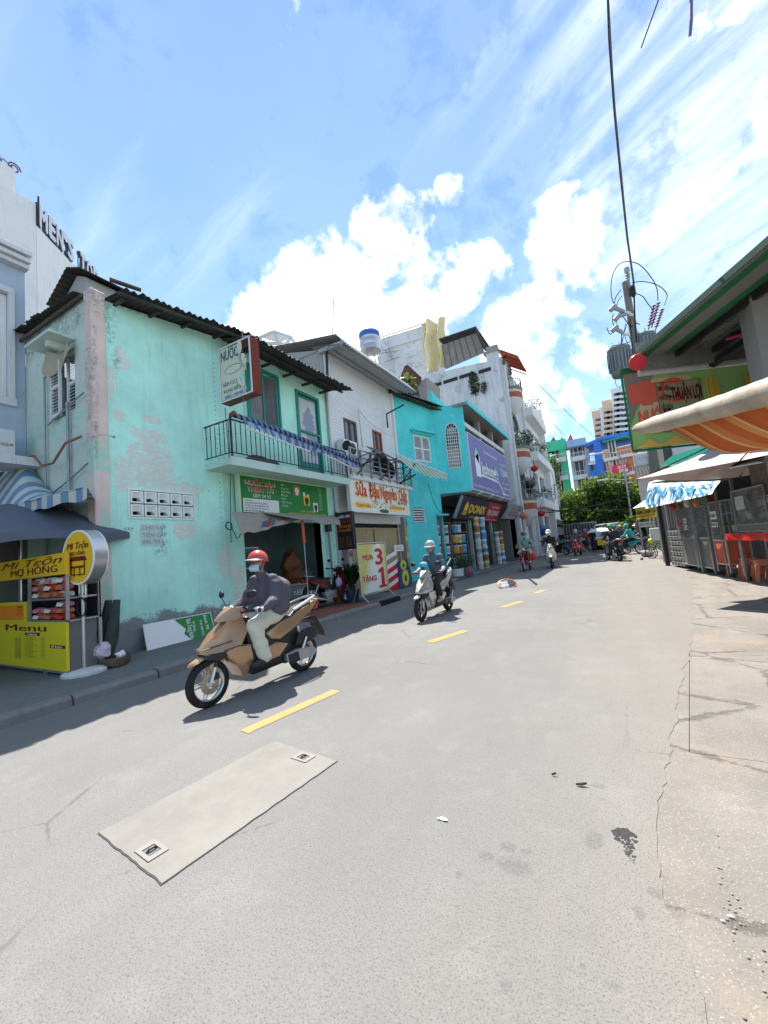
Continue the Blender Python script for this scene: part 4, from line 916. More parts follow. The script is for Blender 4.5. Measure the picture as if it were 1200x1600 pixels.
# packets on the shelves
pc = [sr(214,96,110),sr(196,60,44),sr(224,196,96),sr(230,224,214),sr(190,120,80),sr(210,130,140)]
wd = (r1-.03-sx_-.03)/3;n_ = 0
for sh_,(zlo,zhi) in enumerate(((zm+.012,zb-.01),(z3+.02,zm-.02))):
    for c in range(3):
        hgt = 3 if sh_ == 0 or c == 2 else 2;hp = (zhi-zlo)/3.15
        for k in range(hgt):
            col = pc[rnd.randrange(6)];b = MB();x0 = sx_+.03+c*wd
            b.sphere(cf.p(x0+wd/2,zlo+hp*(k+.5),-.09),1,3,(wd*.50,.06,hp*.52))
            for v in b.bm.verts:
                d_ = v.co-cf.p(x0+wd/2,zlo+hp*(k+.5),-.09)
                v.co.x = cf.p(x0+wd/2,0,0).x+max(-wd*.46,min(wd*.46,d_.x*1.25));v.co += V((mnoise.noise(v.co*30),mnoise.noise(v.co*30+V((4,0,0))),mnoise.noise(v.co*30+V((0,4,0)))))*.008
            nm_ = 'packet_%d' % (col[0]*1000);o = b.build('noodle_packet',PM(nm_,col,.5,16,.35,.2,40,dirt=.4,dirtcol=pc[(k+c) % 6]))
            pos = ('bottom','second','third','top')[k if k < hgt-1 else 3]
            tag(o,'%s noodle packet in the %s stack on the %s shelf of the yellow cart' % (pos,('left','middle','right')[c],('upper','lower')[sh_]),'noodle packet','noodle packets on the cart shelves')
            b = MB();q = cf.p(x0+wd*.5,zlo+hp*(k+.5),-.02);b.prism([q+V((-wd*.35,0,-hp*.3)),q+V((wd*.1,0,-hp*.33)),q+V((wd*.3,0,hp*.12)),q+V((-wd*.2,0,hp*.32))],(0,-.004,0));b.build('label_print',flat('pk%d' % ((k*3+c) % 4),pc[(k*2+c+3) % 6],.4),o)
# parasol over the cart
pr = thing('parasol','dark grey market parasol open over the yellow noodle cart','parasol',(-8.8,3.15,.1));ap = on_y(33,787,3.15)
M_par = PM('parasol_grey',sr(92,100,114),.12,3,.8,.2,dirt=.2);M_par_d = M_par
b = MB();Rr = 2.0;zt_ = ap.z;
n8 = 8
for k in range(n8):
    a0 = 2*PI*k/n8+.2;a1 = 2*PI*(k+1)/n8+.2
    b.sheet(lambda u,v: (lambda r,sag: V((ap.x+((1-v)*math.cos(a0)+v*math.cos(a1))*r,ap.y+((1-v)*math.sin(a0)+v*math.sin(a1))*r,zt_-.72*(r/Rr)**1.5+.05*math.sin(PI*v)*u)))(Rr*u,0),8,8)
    b.sheet(lambda u,v: V((ap.x+((1-v)*math.cos(a0)+v*math.cos(a1))*Rr,ap.y+((1-v)*math.sin(a0)+v*math.sin(a1))*Rr,zt_-.72+.05*math.sin(PI*v)-(.16-.05*math.sin(PI*v))*u)),2,8)
b.build('canopy',M_par,pr,smooth=False,thick=.004)
b = MB();b.tube([(ap.x,ap.y,.1),(ap.x,ap.y,zt_)],.02);b.build('pole',M_steel,pr);b = MB();b.sphere((ap.x,ap.y,zt_+.02),.035,1);b.build('finial',M_wht,pr)
b = MB()
for k in range(n8):
    a0 = 2*PI*k/n8+.2;b.tube([(ap.x,ap.y,zt_-.45),(ap.x+1.1*math.cos(a0),ap.y+1.1*math.sin(a0),zt_-.2)],.007,4)
b.build('rib',M_steel,pr)
# round light box on a stand
sb = on_z(132,1052,.1);rs = thing('round_sign','round yellow Mì Trộn light box on a pole beside the noodle cart','sign',tuple(sb))
b = MB();b.lathe([(.27,0),(.27,.03),(.22,.06),(.03,.07)],sb,26);b.build('base',PM('chipped_white',(.6,.6,.58),.2,9,dirt=.4),rs)
b = MB();b.tube([sb+V((0,0,.05)),sb+V((0,0,1.35))],.022,8);b.tube([sb+V((-.09,0,1.05)),sb+V((-.09,0,1.35))],.014);b.tube([sb+V((.09,0,1.05)),sb+V((.09,0,1.35))],.014);b.tube([sb+V((-.1,0,1.1)),sb+V((.1,0,1.1))],.012);b.build('pole',M_steel,rs)
fn_ = V((-.23,-.97,0)).normalized()  # face normal, turned a little away from the street
fn_ = (V((EYE.x,EYE.y,0))-V((sb.x,sb.y,0))).normalized();fn_ = Matrix.Rotation(R(-62),3,'Z') @ fn_
fr_ = V((-fn_.y,fn_.x,0));ctr = sb+V((.09,0,1.62));
Mx = Matrix((fr_,Z3,fn_)).transposed().to_4x4();Mx.translation = ctr
b = MB();b.lathe([(.37,-.09),(.385,-.085),(.385,.085),(.37,.09)],seg=40,M=Mx);b.build('rim',M_steel,rs,smooth=True)
for sg in (1,-1):
    b = MB();b.lathe([(.365,.091*sg),(.365,.096*sg)],seg=40,M=Mx);b.build('face',M_cartO,rs)
    b = MB();b.lathe([(.385,.086*sg),(.385,.1*sg),(.362,.1*sg),(.362,.086*sg)],seg=40,M=Mx,cap=False);b.build('rim_ring',M_wht,rs)
T = lambda x,y,d=.1: Mx @ V((x,y,d))
text('Mì Trộn',M_maroon,rs,T(0,.12),fr_,Z3,.09,width=.52,bold=.02,align='CENTER',shear=.3);text('MỢ HỒNG',M_maroon,rs,T(0,.03),fr_,Z3,.05,width=.36,bold=.04,align='CENTER')
b = MB();b.prism([T(-.2,-.05),T(.22,-.05),T(.17,.01),T(-.15,.01)],fn_*.003)
for x0,x1,y0,y1 in ((-.17,-.15,-.24,-.05),(.15,.17,-.24,-.05),(-.15,.15,-.15,-.12),(-.1,-.08,-.27,-.15),(.04,.06,-.27,-.15),(-.15,.17,-.25,-.235)): b.prism([T(x0,y0),T(x1,y0),T(x1,y1),T(x0,y1)],fn_*.003)
b.build('cart_print',M_maroon,rs)
b = MB();b.tube([sb+V((.02+.12*math.cos(a*.5)*1.1,-.03,.92+.13*math.sin(a*.5))) for a in range(14)],.011,6);b.tube([sb+V((-.05,-.04,1.08)),sb+V((-.16,-.06,1.02)),sb+V((-.2,-.05,.99))],.01);b.build('wire_coil',M_cable,rs,smooth=True)
# folded parasols / tarps behind in the passage
for k,(dx,lab) in enumerate(((-.28,'dark green folded tarp leaning behind the round sign'),(-.05,'grey-green rolled tarp leaning behind the round sign, nearer the pillar'))):
    q = sb+V((dx,.35,0));b = MB();b.tube([q+V((-.12,0,.0)),q+V((-.02,.05,.4)),q+V((.06,.1,.95))],[.07,.1,.05],8);tag(b.build('rolled_tarp',PM('green_tarp',(.05,.07,.06),.3,5),smooth=True),lab,'tarp')
b = MB();b.box(-30,-7.8,6.0,6.1,0,3.5);
gw = thing('passage_wall','dark wall at the back of the passage behind the noodle cart','wall',(-9,6,0));
b2 = MB();b2.box(-12.5,-10.2,3.7,3.9,0,3.6);b2.box(-10.72,-10.62,-6,3.62,0,3.6);b2.build('wall',M_room2,gw);b.bm.free()

# white block with roof letters, behind
wb = thing('white_block','tall white building with large dark letters along its parapet','building',(-20,12,0))
wu = V((-.573,.819,0));A = at_d(57,352,21)
wf = Face((A.x,A.y),(wu.x,wu.y));
wL = Face((A.x,A.y),(0,1))
b = MB();wall(b,wf,0,16,2,A.z,(),.3);b.build('wall',M_white,wb)
b = MB();wall(b,Face((A.x-.0,A.y),(0,1)),-12,-.02,2,A.z+1.2,(),.3);b.build('wall',M_white,wb)
c0 = at_d(24,300,20.5);b = MB();b.box(c0.x-4,c0.x,-3,c0.y,A.z,c0.z+1.2);b.build('stair_tower',M_white,wb)
print('white block',A,c0)
sgn = thing('roof_letters','row of large dark-edged letters standing on the white parapet','sign',(A.x,A.y,A.z))
u0 = 0.1
for ch,w_ in (('M',.66),('E',.5),('N',.58),("'",.22),('S',.55),(' ',.45),('T',.55),('O',.62),('P',.55)):
    if ch != ' ':
        o = text(ch,flat('letter_face',(.62,.64,.68)),sgn,wf.p(u0,A.z+.1,.1),wu,Z3,1.15 if ch != "'" else 1.15,width=w_*.82,name='letter',bold=.07)
        o2 = text(ch,flat('letter_side',(.04,.05,.09)),sgn,wf.p(u0+.05,A.z+.08,.0),wu,Z3,1.2,width=w_*.86,name='letter_shadow_box',bold=.09)
        mo = o2.modifiers.new('depth','SOLIDIFY');mo.thickness = .14
    u0 += w_+.06
b = MB();wf.box(b,0,9,A.z+.02,A.z+.06,-.1,-.04)
for k in range(8): b.tube([wf.p(.1+k*1.1,A.z,-.05),wf.p(.1+k*1.1,A.z+1.2,-.05)],.03,4)
b.tube([wf.p(0,A.z,.1),wf.p(0,A.z+1.6,.1)],.05,4);b.tube([wf.p(0,A.z+1.3,.1),wf.p(0,A.z+.4,-1.6)],.03,4);b.build('frame',M_dark,sgn)
for k in (2.6,5.0):
    l_ = thing('wall_floodlight','thin arm floodlight on the white wall below the letters, %s one' % ('upper' if k < 3 else 'lower'),'light',tuple(wf.p(k,A.z-2)))
    b = MB();b.tube([wf.p(k,A.z-2.4,0),wf.p(k+.1,A.z-1.9,1.2),wf.p(k+.1,A.z-1.95,1.5)],.035,4);b.build('arm',M_dark,l_);b = MB();b.box(-.2,.2,-.12,.12,-.05,.05,Matrix.Translation(wf.p(k+.1,A.z-2,1.55)));b.build('lamp',M_grey,l_)
# gilded vine ornament at the very left
vo = thing('roof_ornament','curling red-brown metal ornament on the roof corner at the far left','ornament',tuple(c0));b = MB()
for k in range(5):
    q = V((c0.x-.15-k*.05,c0.y-.0-k*.75,c0.z+1.3+.0*k));b.tube([q+V((0,.28*math.cos(a*.7)*(1-a*.045),.3*math.sin(a*.7)*(1-a*.045)+.1)) for a in range(16)],.035,5)
    b.tube([q,q+V((0,-.4,.25)),q+V((0,-.75,0))],.03,5)
b.build('scroll',M_rust,vo)

# ================================================================ white tiled house
YW0,YW1 = 10.32,14.95
wh = thing('white_tiled_house','white tiled house between the teal and the bright cyan houses','house',(-7.45,12.5,0))
t = NT('white_tiles');s_ = t.sep();br = t.N.new('ShaderNodeTexBrick');cmb = t.N.new('ShaderNodeCombineXYZ');t.L.new(s_[1],cmb.inputs[0]);t.L.new(s_[2],cmb.inputs[1]);t.L.new(cmb.outputs[0],br.inputs['Vector'])
br.inputs['Scale'].default_value = 1;br.inputs['Brick Width'].default_value = .22;br.inputs['Row Height'].default_value = .10;br.inputs['Mortar Size'].default_value = .006;br.inputs['Color1'].default_value = (.76,.75,.75,1);br.inputs['Color2'].default_value = (.70,.70,.71,1);br.inputs['Mortar'].default_value = (.48,.48,.49,1)
c_ = t.mix(t.math('MULTIPLY',t.ramp(t.noise(1.2,7,.7),.5,.75),.25),br.outputs[0],(.45,.44,.43));t.bump(t.math('SUBTRACT',1,br.outputs[1]),.4,.006);M_wtile = t.done(c_,.5,0,.5)
W1 = (*FA.at(536,652),*FA.at(559,698));w1u0,w1v1,w1u1,_ = W1;w1v0 = FA.at(536,690)[1]
w2u0,w2v1 = FA.at(581,671);w2u1,w2v0 = FA.at(598,706)
w1 = (w1u0,w1u1,4.35,w1v1);w2 = (w2u0,w2u1,4.35,w2v1);print('win',w1,w2)
GT = (10.85,14.45,.1,2.42)
b = MB();wall(b,FA,YW0,YW1,.05,8.05,[w1,w2,GT],.2);b.build('wall',M_wtile,wh)
b = MB();b.box(-11,-7.46,YW0-.02,YW0,6.3,8.1);b.prism([(-7.46,YW0-.05,8.0),(-11,YW0-.05,8.0),(-11,YW0-.05,8.9)],(0,.1,0));b.box(-11,-10.9,YW0,YW1,0,8);b.box(-11,-7.66,YW1-.05,YW1,0,8);b.box(-11,-7.66,YW0,YW1,3.2,3.3);b.build('side_wall',PM('stained_plaster',(.42,.40,.38),.15,1,.9,.3,dirt=.5,streak=.4),wh)
b = MB();b.box(-7.47,-7.38,YW0,YW0+.12,2.5,8.0);b.box(-7.47,-7.38,YW1-.14,YW1,2.5,7.95);b.box(-7.5,-7.36,YW0,YW1,2.42,2.75);b.build('trim',M_white,wh)
# roof overhang
za,zb_ = on_x(544,527,-6.45),on_x(634,599,-6.45);print('wroof',za,zb_)
b = MB();corrugated(b,(-6.45,10.1,7.82),(-6.45,15.25,7.82),(-7.7,10.1,8.1),(-7.7,15.25,8.1),40,.012,3);b.build('soffit_sheet',M_roofgrey,wh,thick=.01)
b = MB();corrugated(b,(-6.42,10.1,7.82),(-6.42,15.25,7.82),(-6.75,10.1,8.22),(-6.75,15.25,8.22),40,.016,3);b.build('fascia_sheet',M_roofgrey,wh,thick=.01)
b = MB();corrugated(b,(-6.75,10.1,8.22),(-6.75,15.25,8.22),(-11,10.1,9.0),(-11,15.25,9.0),40,.016,3);b.build('roof_sheet',M_roofgrey,wh,thick=.01)
b = MB();b.box(-7.5,-6.5,10.15,10.22,7.86,7.98);b.box(-6.62,-6.56,10.1,15.2,7.78,7.84);b.box(-7.15,-7.09,10.1,15.2,7.88,7.95);b.build('roof_beam',M_roofgrey,wh)
for w_ in (w1,w2):
    fr = MB();mt = PM('brown_window_frame',sr(120,90,70),.15,5) if w_ is w1 else PM('red_window_frame',sr(160,86,66),.15,5)
    for a,c,e,g_ in ((w_[0],w_[0]+.07,w_[2],w_[3]),(w_[1]-.07,w_[1],w_[2],w_[3]),(w_[0]+.07,w_[1]-.07,w_[3]-.07,w_[3]),((w_[0]+w_[1])/2-.03,(w_[0]+w_[1])/2+.03,w_[2],w_[3]-.07)): FA.box(fr,a,c,e,g_,-.1,.02)
    o = fr.build('window',mt,wh);b = MB();FA.box(b,w_[0]+.07,w_[1]-.07,w_[2],w_[3]-.07,-.08,-.06);b.build('pane',PM('pale_window_glass',sr(120,158,176),.2,2,.15,0,dirt=.1),o)
# TV pole and pipe, bracket arm
b = MB();b.tube([on_x(510,545,-7.3),on_x(512,600,-7.3)],.04,4);b.build('post',M_dark,wh)
b = MB();b.tube([on_x(560,637,-7.3),on_x(567,700,-7.3)],.03,5);b.tube([on_x(560,640,-7.3),on_x(575,658,-7.3),on_x(606,680,-7.3)],.015,4);b.build('drainpipe',M_whited,wh)
b = MB();q = on_x(606,668,-7.3);q1 = V((q.x,q.y,q.z+.55));b.tube([q,q1,q1+V((.75,.1,.22))],.035,4);b.build('bracket',M_dark,wh)
an = thing('roof_aerial','thin roof aerial rising above the grey roof of the white house','aerial',(-8.5,10.5,8));q = at_d(513,530,14);q2_ = at_d(521,466,14);b = MB();b.tube([q+V((0,0,-1.5)),q2_],.02,4);b.build('rod',M_grey,an)
# roof lattice tank rack and steel tank
rk = thing('roof_rack','pale steel frame with sheets on the roof behind the teal house','frame',tuple(at_d(440,530,15)));b = MB()
for (p0,p1) in (((405,528),(428,518)),((428,518),(455,528)),((455,528),(470,548)),((405,528),(418,545)),((418,545),(470,548)),((428,518),(440,545)),((455,528),(440,545)),((412,536),(463,538))): b.tube([at_d(*p0,15),at_d(*p1,15)],.06,4)
for px in (418,440,462): b.tube([at_d(px,540,15.2),at_d(px,540,15.2)-Z3*2.6],.05,4)
b.build('frame',M_whited,rk);b = MB();b.prism([at_d(405,527,15.2),at_d(428,517,15.2),at_d(458,527,16.2),at_d(436,536,16.2)],(0,0,.04));b.build('sheet',M_whited,rk)
tk0 = at_d(579,545,19);tk = thing('water_tank','blue-banded stainless steel water tank on the roof above the cyan house','water tank',tuple(tk0));b = MB();rT = .48
b.lathe([(.1,-.1),(rT,0),(rT,.2),(rT*.97,.22),(rT,.24),(rT,.5),(rT*.97,.52),(rT,.54),(rT,.9),(rT*.6,1.03),(.1,1.06)],tk0-V((0,0,.15)),24);b.build('drum',M_steel,tk,smooth=True)
b = MB();b.lathe([(rT+.005,.62),(rT+.008,.66),(rT+.008,.8),(rT+.005,.84)],tk0-V((0,0,.15)),24,cap=False);b.build('blue_band',flat('band_blue',sr(46,96,180)),tk)
b = MB()
for a in range(4): b.tube([tk0+V((.35*math.cos(a*PI/2),.35*math.sin(a*PI/2),-.1)),tk0+V((.4*math.cos(a*PI/2),.4*math.sin(a*PI/2),-3.0))],.03,4)
b.build('stand',M_grey,tk)
# second balcony with grey rails
B2 = MB();q0 = FA.at(545,705,.7);B2.box(-7.45,-6.78,10.35,14.7,3.72,3.84);B2 = B2.build('balcony_slab',M_whited,wh)
r2 = MB()
for z in (3.95,4.12,4.29,4.46,4.7): r2.tube([(-6.8,10.35,z),(-6.8,14.7,z)],.02,4);
for z in (3.95,4.29,4.7): r2.tube([(-7.4,14.7,z),(-6.8,14.7,z)],.02,4)
r2 = r2.build('railing',M_grey,wh)
for k in range(8):
    b = MB();b.box(-6.84,-6.78,10.4+k*.61,10.45+k*.61,3.8,4.72);b.build('baluster',M_grey,r2)
for k in range(3):
    b = MB();y = 10.9+k*1.5;b.tube([(-6.8,y,4.45),(-6.3,y+.25,4.62)],.018,4);b.tube([(-6.8,y-.2,3.85),(-6.3,y+.2,4.6)],.018,4);b.build('stay',M_dark,r2)
ac2 = thing('air_conditioner','white air conditioner behind the grey balcony rails of the white house','air conditioner',(-7.2,10.9,4.3));a0,c0_ = FA.at(524,690,.35);b = MB();FA.box(b,10.55,11.35,4.55,5.08,.08,.36);b.build('casing',M_white_pl,ac2,bevel=.02);b = MB();b.lathe([(.19,0),(.19,.012)],seg=20,M=Matrix.Translation((-7.085,11.05,4.82)) @ Matrix.Rotation(R(90),4,'Y'));b.build('fan_grille',M_dark,ac2);b = MB();b.lathe([(.16,0),(.16,.012)],seg=16,M=Matrix.Translation((-6.95,10.5,4.8)) @ Matrix.Rotation(R(90),4,'X'));b.build('side_grille',M_dark,ac2)
sh2 = thing('shade_cloth','dark grey shade sheet drawn over the balcony rails of the white house','shade',(-6.7,12.5,4.8));b = MB();b.sheet(lambda u,v: V((-6.75+.35*v,11.3+3.2*u,4.88-.30*v+.04*math.sin(7*u)-.1*u)),20,4);b.build('sheet',PM('grey_shade',(.12,.12,.12),.2),sh2,smooth=True,thick=.01)
for k,(px,py,s_,lab) in enumerate(((596,724,.33,'black bundle of washing on the white house balcony'),(609,735,.25,'smaller dark bundle at the right end of the white house balcony'))):
    q = on_x(px,py,-7.1);b = MB();b.sphere(q,s_,3,(.7,1,1.2))
    for v in b.bm.verts: v.co += V((mnoise.noise(v.co*5),mnoise.noise(v.co*5+V((5,0,0))),mnoise.noise(v.co*5+V((0,5,0)))))*.12
    tag(b.build('washing_bundle',PM('black_cloth',(.02,.02,.025),.3,6),smooth=True),lab,'bundle')
# pale green striped awning hanging at an angle
t = NT('green_white_canvas');s_ = t.sep();w_ = t.math('PINGPONG',t.math('ADD',s_[1],t.math('MULTIPLY',s_[2],2.2)),.16);c_ = t.mix(t.ramp(w_,.06,.1),sr(124,176,152),sr(196,214,200));c_ = t.mix(t.math('MULTIPLY',t.noise(4,7,.7),.35),c_,sr(120,140,130));M_gcanvas = t.done(c_,.8)
ga = thing('pale_green_awning','pale green and white striped awning hanging in front of the cyan house','awning',tuple(on_x(650,730,-6.3)))
q = [on_x(619,710,-6.5),on_x(698,741,-6.1),on_x(698,751,-6.0),on_x(640,735,-6.4)]
b = MB();b.sheet(lambda u,v: q[0].lerp(q[1],u)+V((.04*math.sin(9*u)*v,0,-(.12+.34*math.sin(min(1,u*2.2)*PI/2)*(1-u*.45))*v+.03*math.sin(14*u+2*v))),30,8);b.build('canvas',M_gcanvas,ga,smooth=True,thick=.008)
b = MB();b.tube([q[0],q[1]],.035,6);b.build('roll_bar',M_whited,ga);b = MB();b.tube([on_x(622,757,-6.9),on_x(650,741,-6.2)],.03,5);b.tube([on_x(560,730,-6.8),on_x(600,708,-6.3)],.03,5);b.build('arm',M_dark,ga)
# soy milk sign
ss = thing('shop_sign','cream shop sign with large red lettering above the beige shutters','sign',(-6.95,12.4,2.7))
t = NT('bean_print');base = t.mix(t.noise(2,4),sr(236,234,222),sr(224,218,200));m = blobs(t,[(12.7,3.72,.7,.3),(13.6,3.68,.55,.3),(12.2,3.0,.8,.14),(13.0,2.95,.4,.16),(13.75,3.05,.4,.12)],(1,2),.5,4,.3)
bn = t.math('MULTIPLY',t.ramp(t.vor(13),.40,.3),m);base = t.mix(bn,base,(.13,.06,.025));g = blobs(t,[(12.35,2.79,.32,.07)],(1,2),.3,9,.1);base = t.mix(g,base,(.02,.12,.05));y_ = blobs(t,[(11.0,2.93,.55,.1),(13.3,2.92,.6,.09)],(1,2),.3,9,.1);base = t.mix(y_,base,sr(240,216,90));M_bean = t.done(base,.5)
sf_ = Face((-6.95,0),(0,1));board(ss,sf_,10.32,14.35,2.72,3.98,0,.1,M_bean,M_whited,.03)
for s_,y,w_ in (('Sữa',10.65,.62),('Đậu',11.45,.62),('Nguyên',12.2,1.15),('Chất',13.55,.65)):
    text(s_,flat('shadow_yellow',sr(240,196,90)),ss,(-6.85+.004,y-.02,3.2),Y3,Z3,.46,width=w_+.05,bold=.06);text(s_,M_red,ss,(-6.85+.008,y,3.23),Y3,Z3,.43,width=w_,bold=.03)
text('Thanh Hiên 3',M_orange,ss,(-6.85+.006,10.6,2.87),Y3,Z3,.13,width=1.0,bold=.03,shear=.3);text('CHUYÊN SỮA ĐẬU TƯƠI',M_orange,ss,(-6.85+.006,12.75,2.9),Y3,Z3,.09,width=1.2,bold=.03);text('(SỈ và LẺ)',M_ink,ss,(-6.85+.006,13.4,3.1),Y3,Z3,.1,width=.75,bold=.03,shear=.3)
# beige folding shutters
M_beige = PM('beige_shutter',sr(190,170,130),.08,2,.6,.1,dirt=.25,streak=.3)
for k,(y0,y1,lab) in enumerate(((10.9,12.6,'left'),(12.64,14.4,'right'))):
    g = thing('folding_gate','beige %s folding gate panel under the soy milk sign' % ('ribbed left-hand' if k == 0 else 'smoother right-hand'),'gate',(-7.5,y0,.1))
    b = MB();nn = int((y1-y0)/.085)
    for j in range(nn):
        y = y0+j*.085;b2 = MB();b2.prism([(-7.52,y+.002,.1),(-7.48 if k == 0 else -7.5,y+.015,.1),(-7.48 if k == 0 else -7.5,y+.06,.1),(-7.52,y+.083,.1),(-7.54,y+.04,.1)],(0,0,2.14));b2.build('slat',M_beige,g)
    b.box(-7.55,-7.46,y0-.02,y0,.1,2.3);b.box(-7.55,-7.46,y1,y1+.02,.1,2.3);b.box(-7.55,-7.47,y0,y1,2.24,2.28);b.build('frame',M_beige,g)
b = MB()
for k in range(30): b.box(-7.5,-7.47,10.88+k*.12,10.93+k*.12,2.29,2.4)
b.box(-7.55,-7.52,10.85,14.45,2.28,2.42);b.build('lattice',M_dark,wh)
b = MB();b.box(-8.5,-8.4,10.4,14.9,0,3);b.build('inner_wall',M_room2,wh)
pb = thing('pasted_pillar','pillar covered with torn adverts left of the beige gate','pillar',(-7.3,10.65,.1));b = MB();b.box(-7.44,-7.25,10.5,10.8,.1,2.45);b.build('post',M_conc,pb)
for k in range(9):
    b = MB();z = .6+k*.19;y = 10.52+rnd.uniform(0,.08);b.box(-7.249,-7.245+.001*k*.2,y,y+.18,z,z+rnd.uniform(.12,.2));b.build('poster',flat('poster%d' % (k % 3),[sr(190,170,165),sr(150,90,80),sr(200,205,210)][k % 3],.7),pb)
pb = thing('advert_pillar','narrow pillar with orange and green stuck notices right of the beige gate','pillar',(-7.3,14.6,.1));b = MB();b.box(-7.44,-7.22,14.5,14.72,.1,2.7);b.build('post',M_conc,pb)
for k in range(8):
    b = MB();z = .7+k*.21;b.box(-7.219,-7.214,14.52,14.70,z,z+.17);b.build('poster',flat('pst%d' % (k % 3),[sr(214,130,50),sr(150,160,90),sr(205,190,120)][k % 3],.7),pb)
# MUA 3 TẶNG 1 stand
mf_ = Face((-6.62,0),(.06,1));a0,c0_ = mf_.at(559,853);a1,c1_ = mf_.at(600,849);a2,c2_ = mf_.at(568,925);a3,_ = mf_.at(606,918);
mu0,mu1,mz0,mz1 = a0,min(a1,a3),.32,(c0_+c1_)/2;print('mua',a0,a1,a2,a3,c0_,c1_,c2_)
sd_ = thing('banner_stand','yellow and white MUA 3 TẶNG 1 banner on a steel stand','banner stand',tuple(mf_.p(mu0,.1)))
t = NT('banner_print',False);s_ = t.sep(t.tc.outputs['Generated']);m_ = t.ramp(t.math('ADD',t.math('MULTIPLY',s_[2],-.5),s_[1]),-.1,.25);c_ = t.mix(m_,sr(206,196,110),sr(228,232,222));c_ = t.mix(t.ramp(s_[1],.78,.88),c_,sr(214,206,130));leafs = t.math('MULTIPLY',t.ramp(t.vor(11),.16,.10),.8);c_ = t.mix(leafs,c_,sr(110,150,90));M_ban = t.done(c_,.5)
b = MB();mf_.box(b,mu0,mu1,mz0,mz1,0,.008);b.build('print',M_ban,sd_)
b = MB()
for u in (mu0-.03,mu1+.03): b.tube([mf_.p(u,.12,.22),mf_.p(u,.3,.02),mf_.p(u,mz1+.05,0)],.016);b.tube([mf_.p(u,.12,-.28),mf_.p(u,.8,-.0)],.014)
b.tube([mf_.p(mu0-.03,mz1+.05,0),mf_.p(mu1+.03,mz1+.05,0)],.016);b.tube([mf_.p(mu0-.03,mz0-.03,0),mf_.p(mu1+.03,mz0-.03,0)],.016);b.tube([mf_.p(mu0-.03,mz1-.0,0),mf_.p(mu1+.03,mz1-.0,0)],.008);b.build('frame',M_steel,sd_)
mw_,mh_ = mu1-mu0,mz1-mz0
for s_,u,v,h,w_,mt in (('MUA',.12,.68,.15,.38,M_red),('3',.60,.57,.44,.27,M_red),('TẶNG',.05,.24,.14,.52,M_red),('1',.68,.08,.44,.16,M_red)):
    if s_ == '1':
        for mt_,g_,dd in ((M_wht,.025,.009),(M_red,0,.012)):
            b = MB();b.prism([mf_.p(mu0+mw_*x+sx*g_,mz0+mh_*y+sy*g_,dd) for x,y,sx,sy in ((.66,.06,-1,-1),(.97,.06,1,-1),(.97,.12,1,1),(.89,.12,1,1),(.89,.50,1,1),(.80,.50,-1,1),(.66,.44,-1,0),(.66,.38,-1,-1),(.76,.40,-1,-1),(.76,.12,-1,1),(.66,.12,-1,1))],mf_.n*.002);b.build('lettering',mt_,sd_)
        continue
    text(s_,M_wht,sd_,mf_.p(mu0+mw_*u-.015,mz0+mh_*v-.01,.009),mf_.u,Z3,h*1.06,width=w_*mw_+.03,bold=.07);text(s_,mt,sd_,mf_.p(mu0+mw_*u,mz0+mh_*v,.012),mf_.u,Z3,h,width=w_*mw_,bold=.045)
tag((lambda b: (b.box(-6.95,-6.6,mu0+.55,mu0+1.0,.1,.2),b.build('blue_crate',flat('crate_blue',sr(90,170,200)),bevel=.02))[1])(MB()),'low blue plastic crate under the MUA 3 TẶNG 1 banner stand','crate')
# red/white panel and purple/green figure panel
pn = thing('leaning_board','red and white leaning panel right of the banner stand','sign board',tuple(on_x(612,930,-6.6)));f2 = Face((-6.62,0),(0,1));a0,c0_ = f2.at(602,882);a1,c1_ = f2.at(617,879);zt2 = c0_
b = MB();f2.box(b,a0,a1+.15,.12,zt2,0,.02);b.build('board',M_red,pn)
b = MB()
for k in range(4): b.prism([f2.p(a0,.2+k*.3,.021),f2.p(a1+.15,.38+k*.3,.021),f2.p(a1+.15,.52+k*.3,.021),f2.p(a0,.33+k*.3,.021)],f2.n*.003)
b.build('white_print',M_wht,pn);
pn = thing('leaning_board','purple panel with two lime green shapes leaning beside the cyan wall','sign board',tuple(on_x(630,930,-6.5)));a0,c0_ = f2.at(619,878);a1,c1_ = f2.at(634,874)
M_purp = PM('purple_panel',sr(78,66,110),.1,4);pts = [(a0,.2),(a0+.3,.1),(a1+.1,.1),(a1+.25,.35),(a1+.1,.8),(a1,c1_),(a0,c0_),(a0+.0,.8)]
b = MB();b.prism([f2.p(u,v,.03) for u,v in pts],f2.n*.03);b.build('board',M_purp,pn)
M_lime = flat('lime',sr(186,206,60))
for uc,vc,ru,rv in (((a0+a1)/2+.02,c1_-.17,.22,.17),((a0+a1)/2+.1,c1_-.62,.26,.28)):
    b = MB();b.prism([f2.p(uc+ru*math.cos(a),vc+rv*math.sin(a),.062) for a in [k*PI/10 for k in range(20)]],f2.n*.004);o = b.build('lime_shape',M_lime,pn);b = MB();b.prism([f2.p(uc+ru*.35*math.cos(a),vc-.02+rv*.45*math.sin(a),.067) for a in [k*PI/6 for k in range(12)]],f2.n*.003);b.build('dark_shape',M_purp,o)
st_ = thing('street_number_sign','small white arrow-shaped sign fixed to the advert pillar','sign',tuple(on_x(626,855,-7.1)));q = on_x(616,857,-7.15);b = MB();b.box(-7.17,-7.14,q.y,q.y+.75,q.z-.12,q.z+.12);b.build('plate',M_wht,st_,bevel=.01);text('A-13',M_ink,st_,(-7.139,q.y+.15,q.z-.05),Y3,Z3,.11,width=.4)
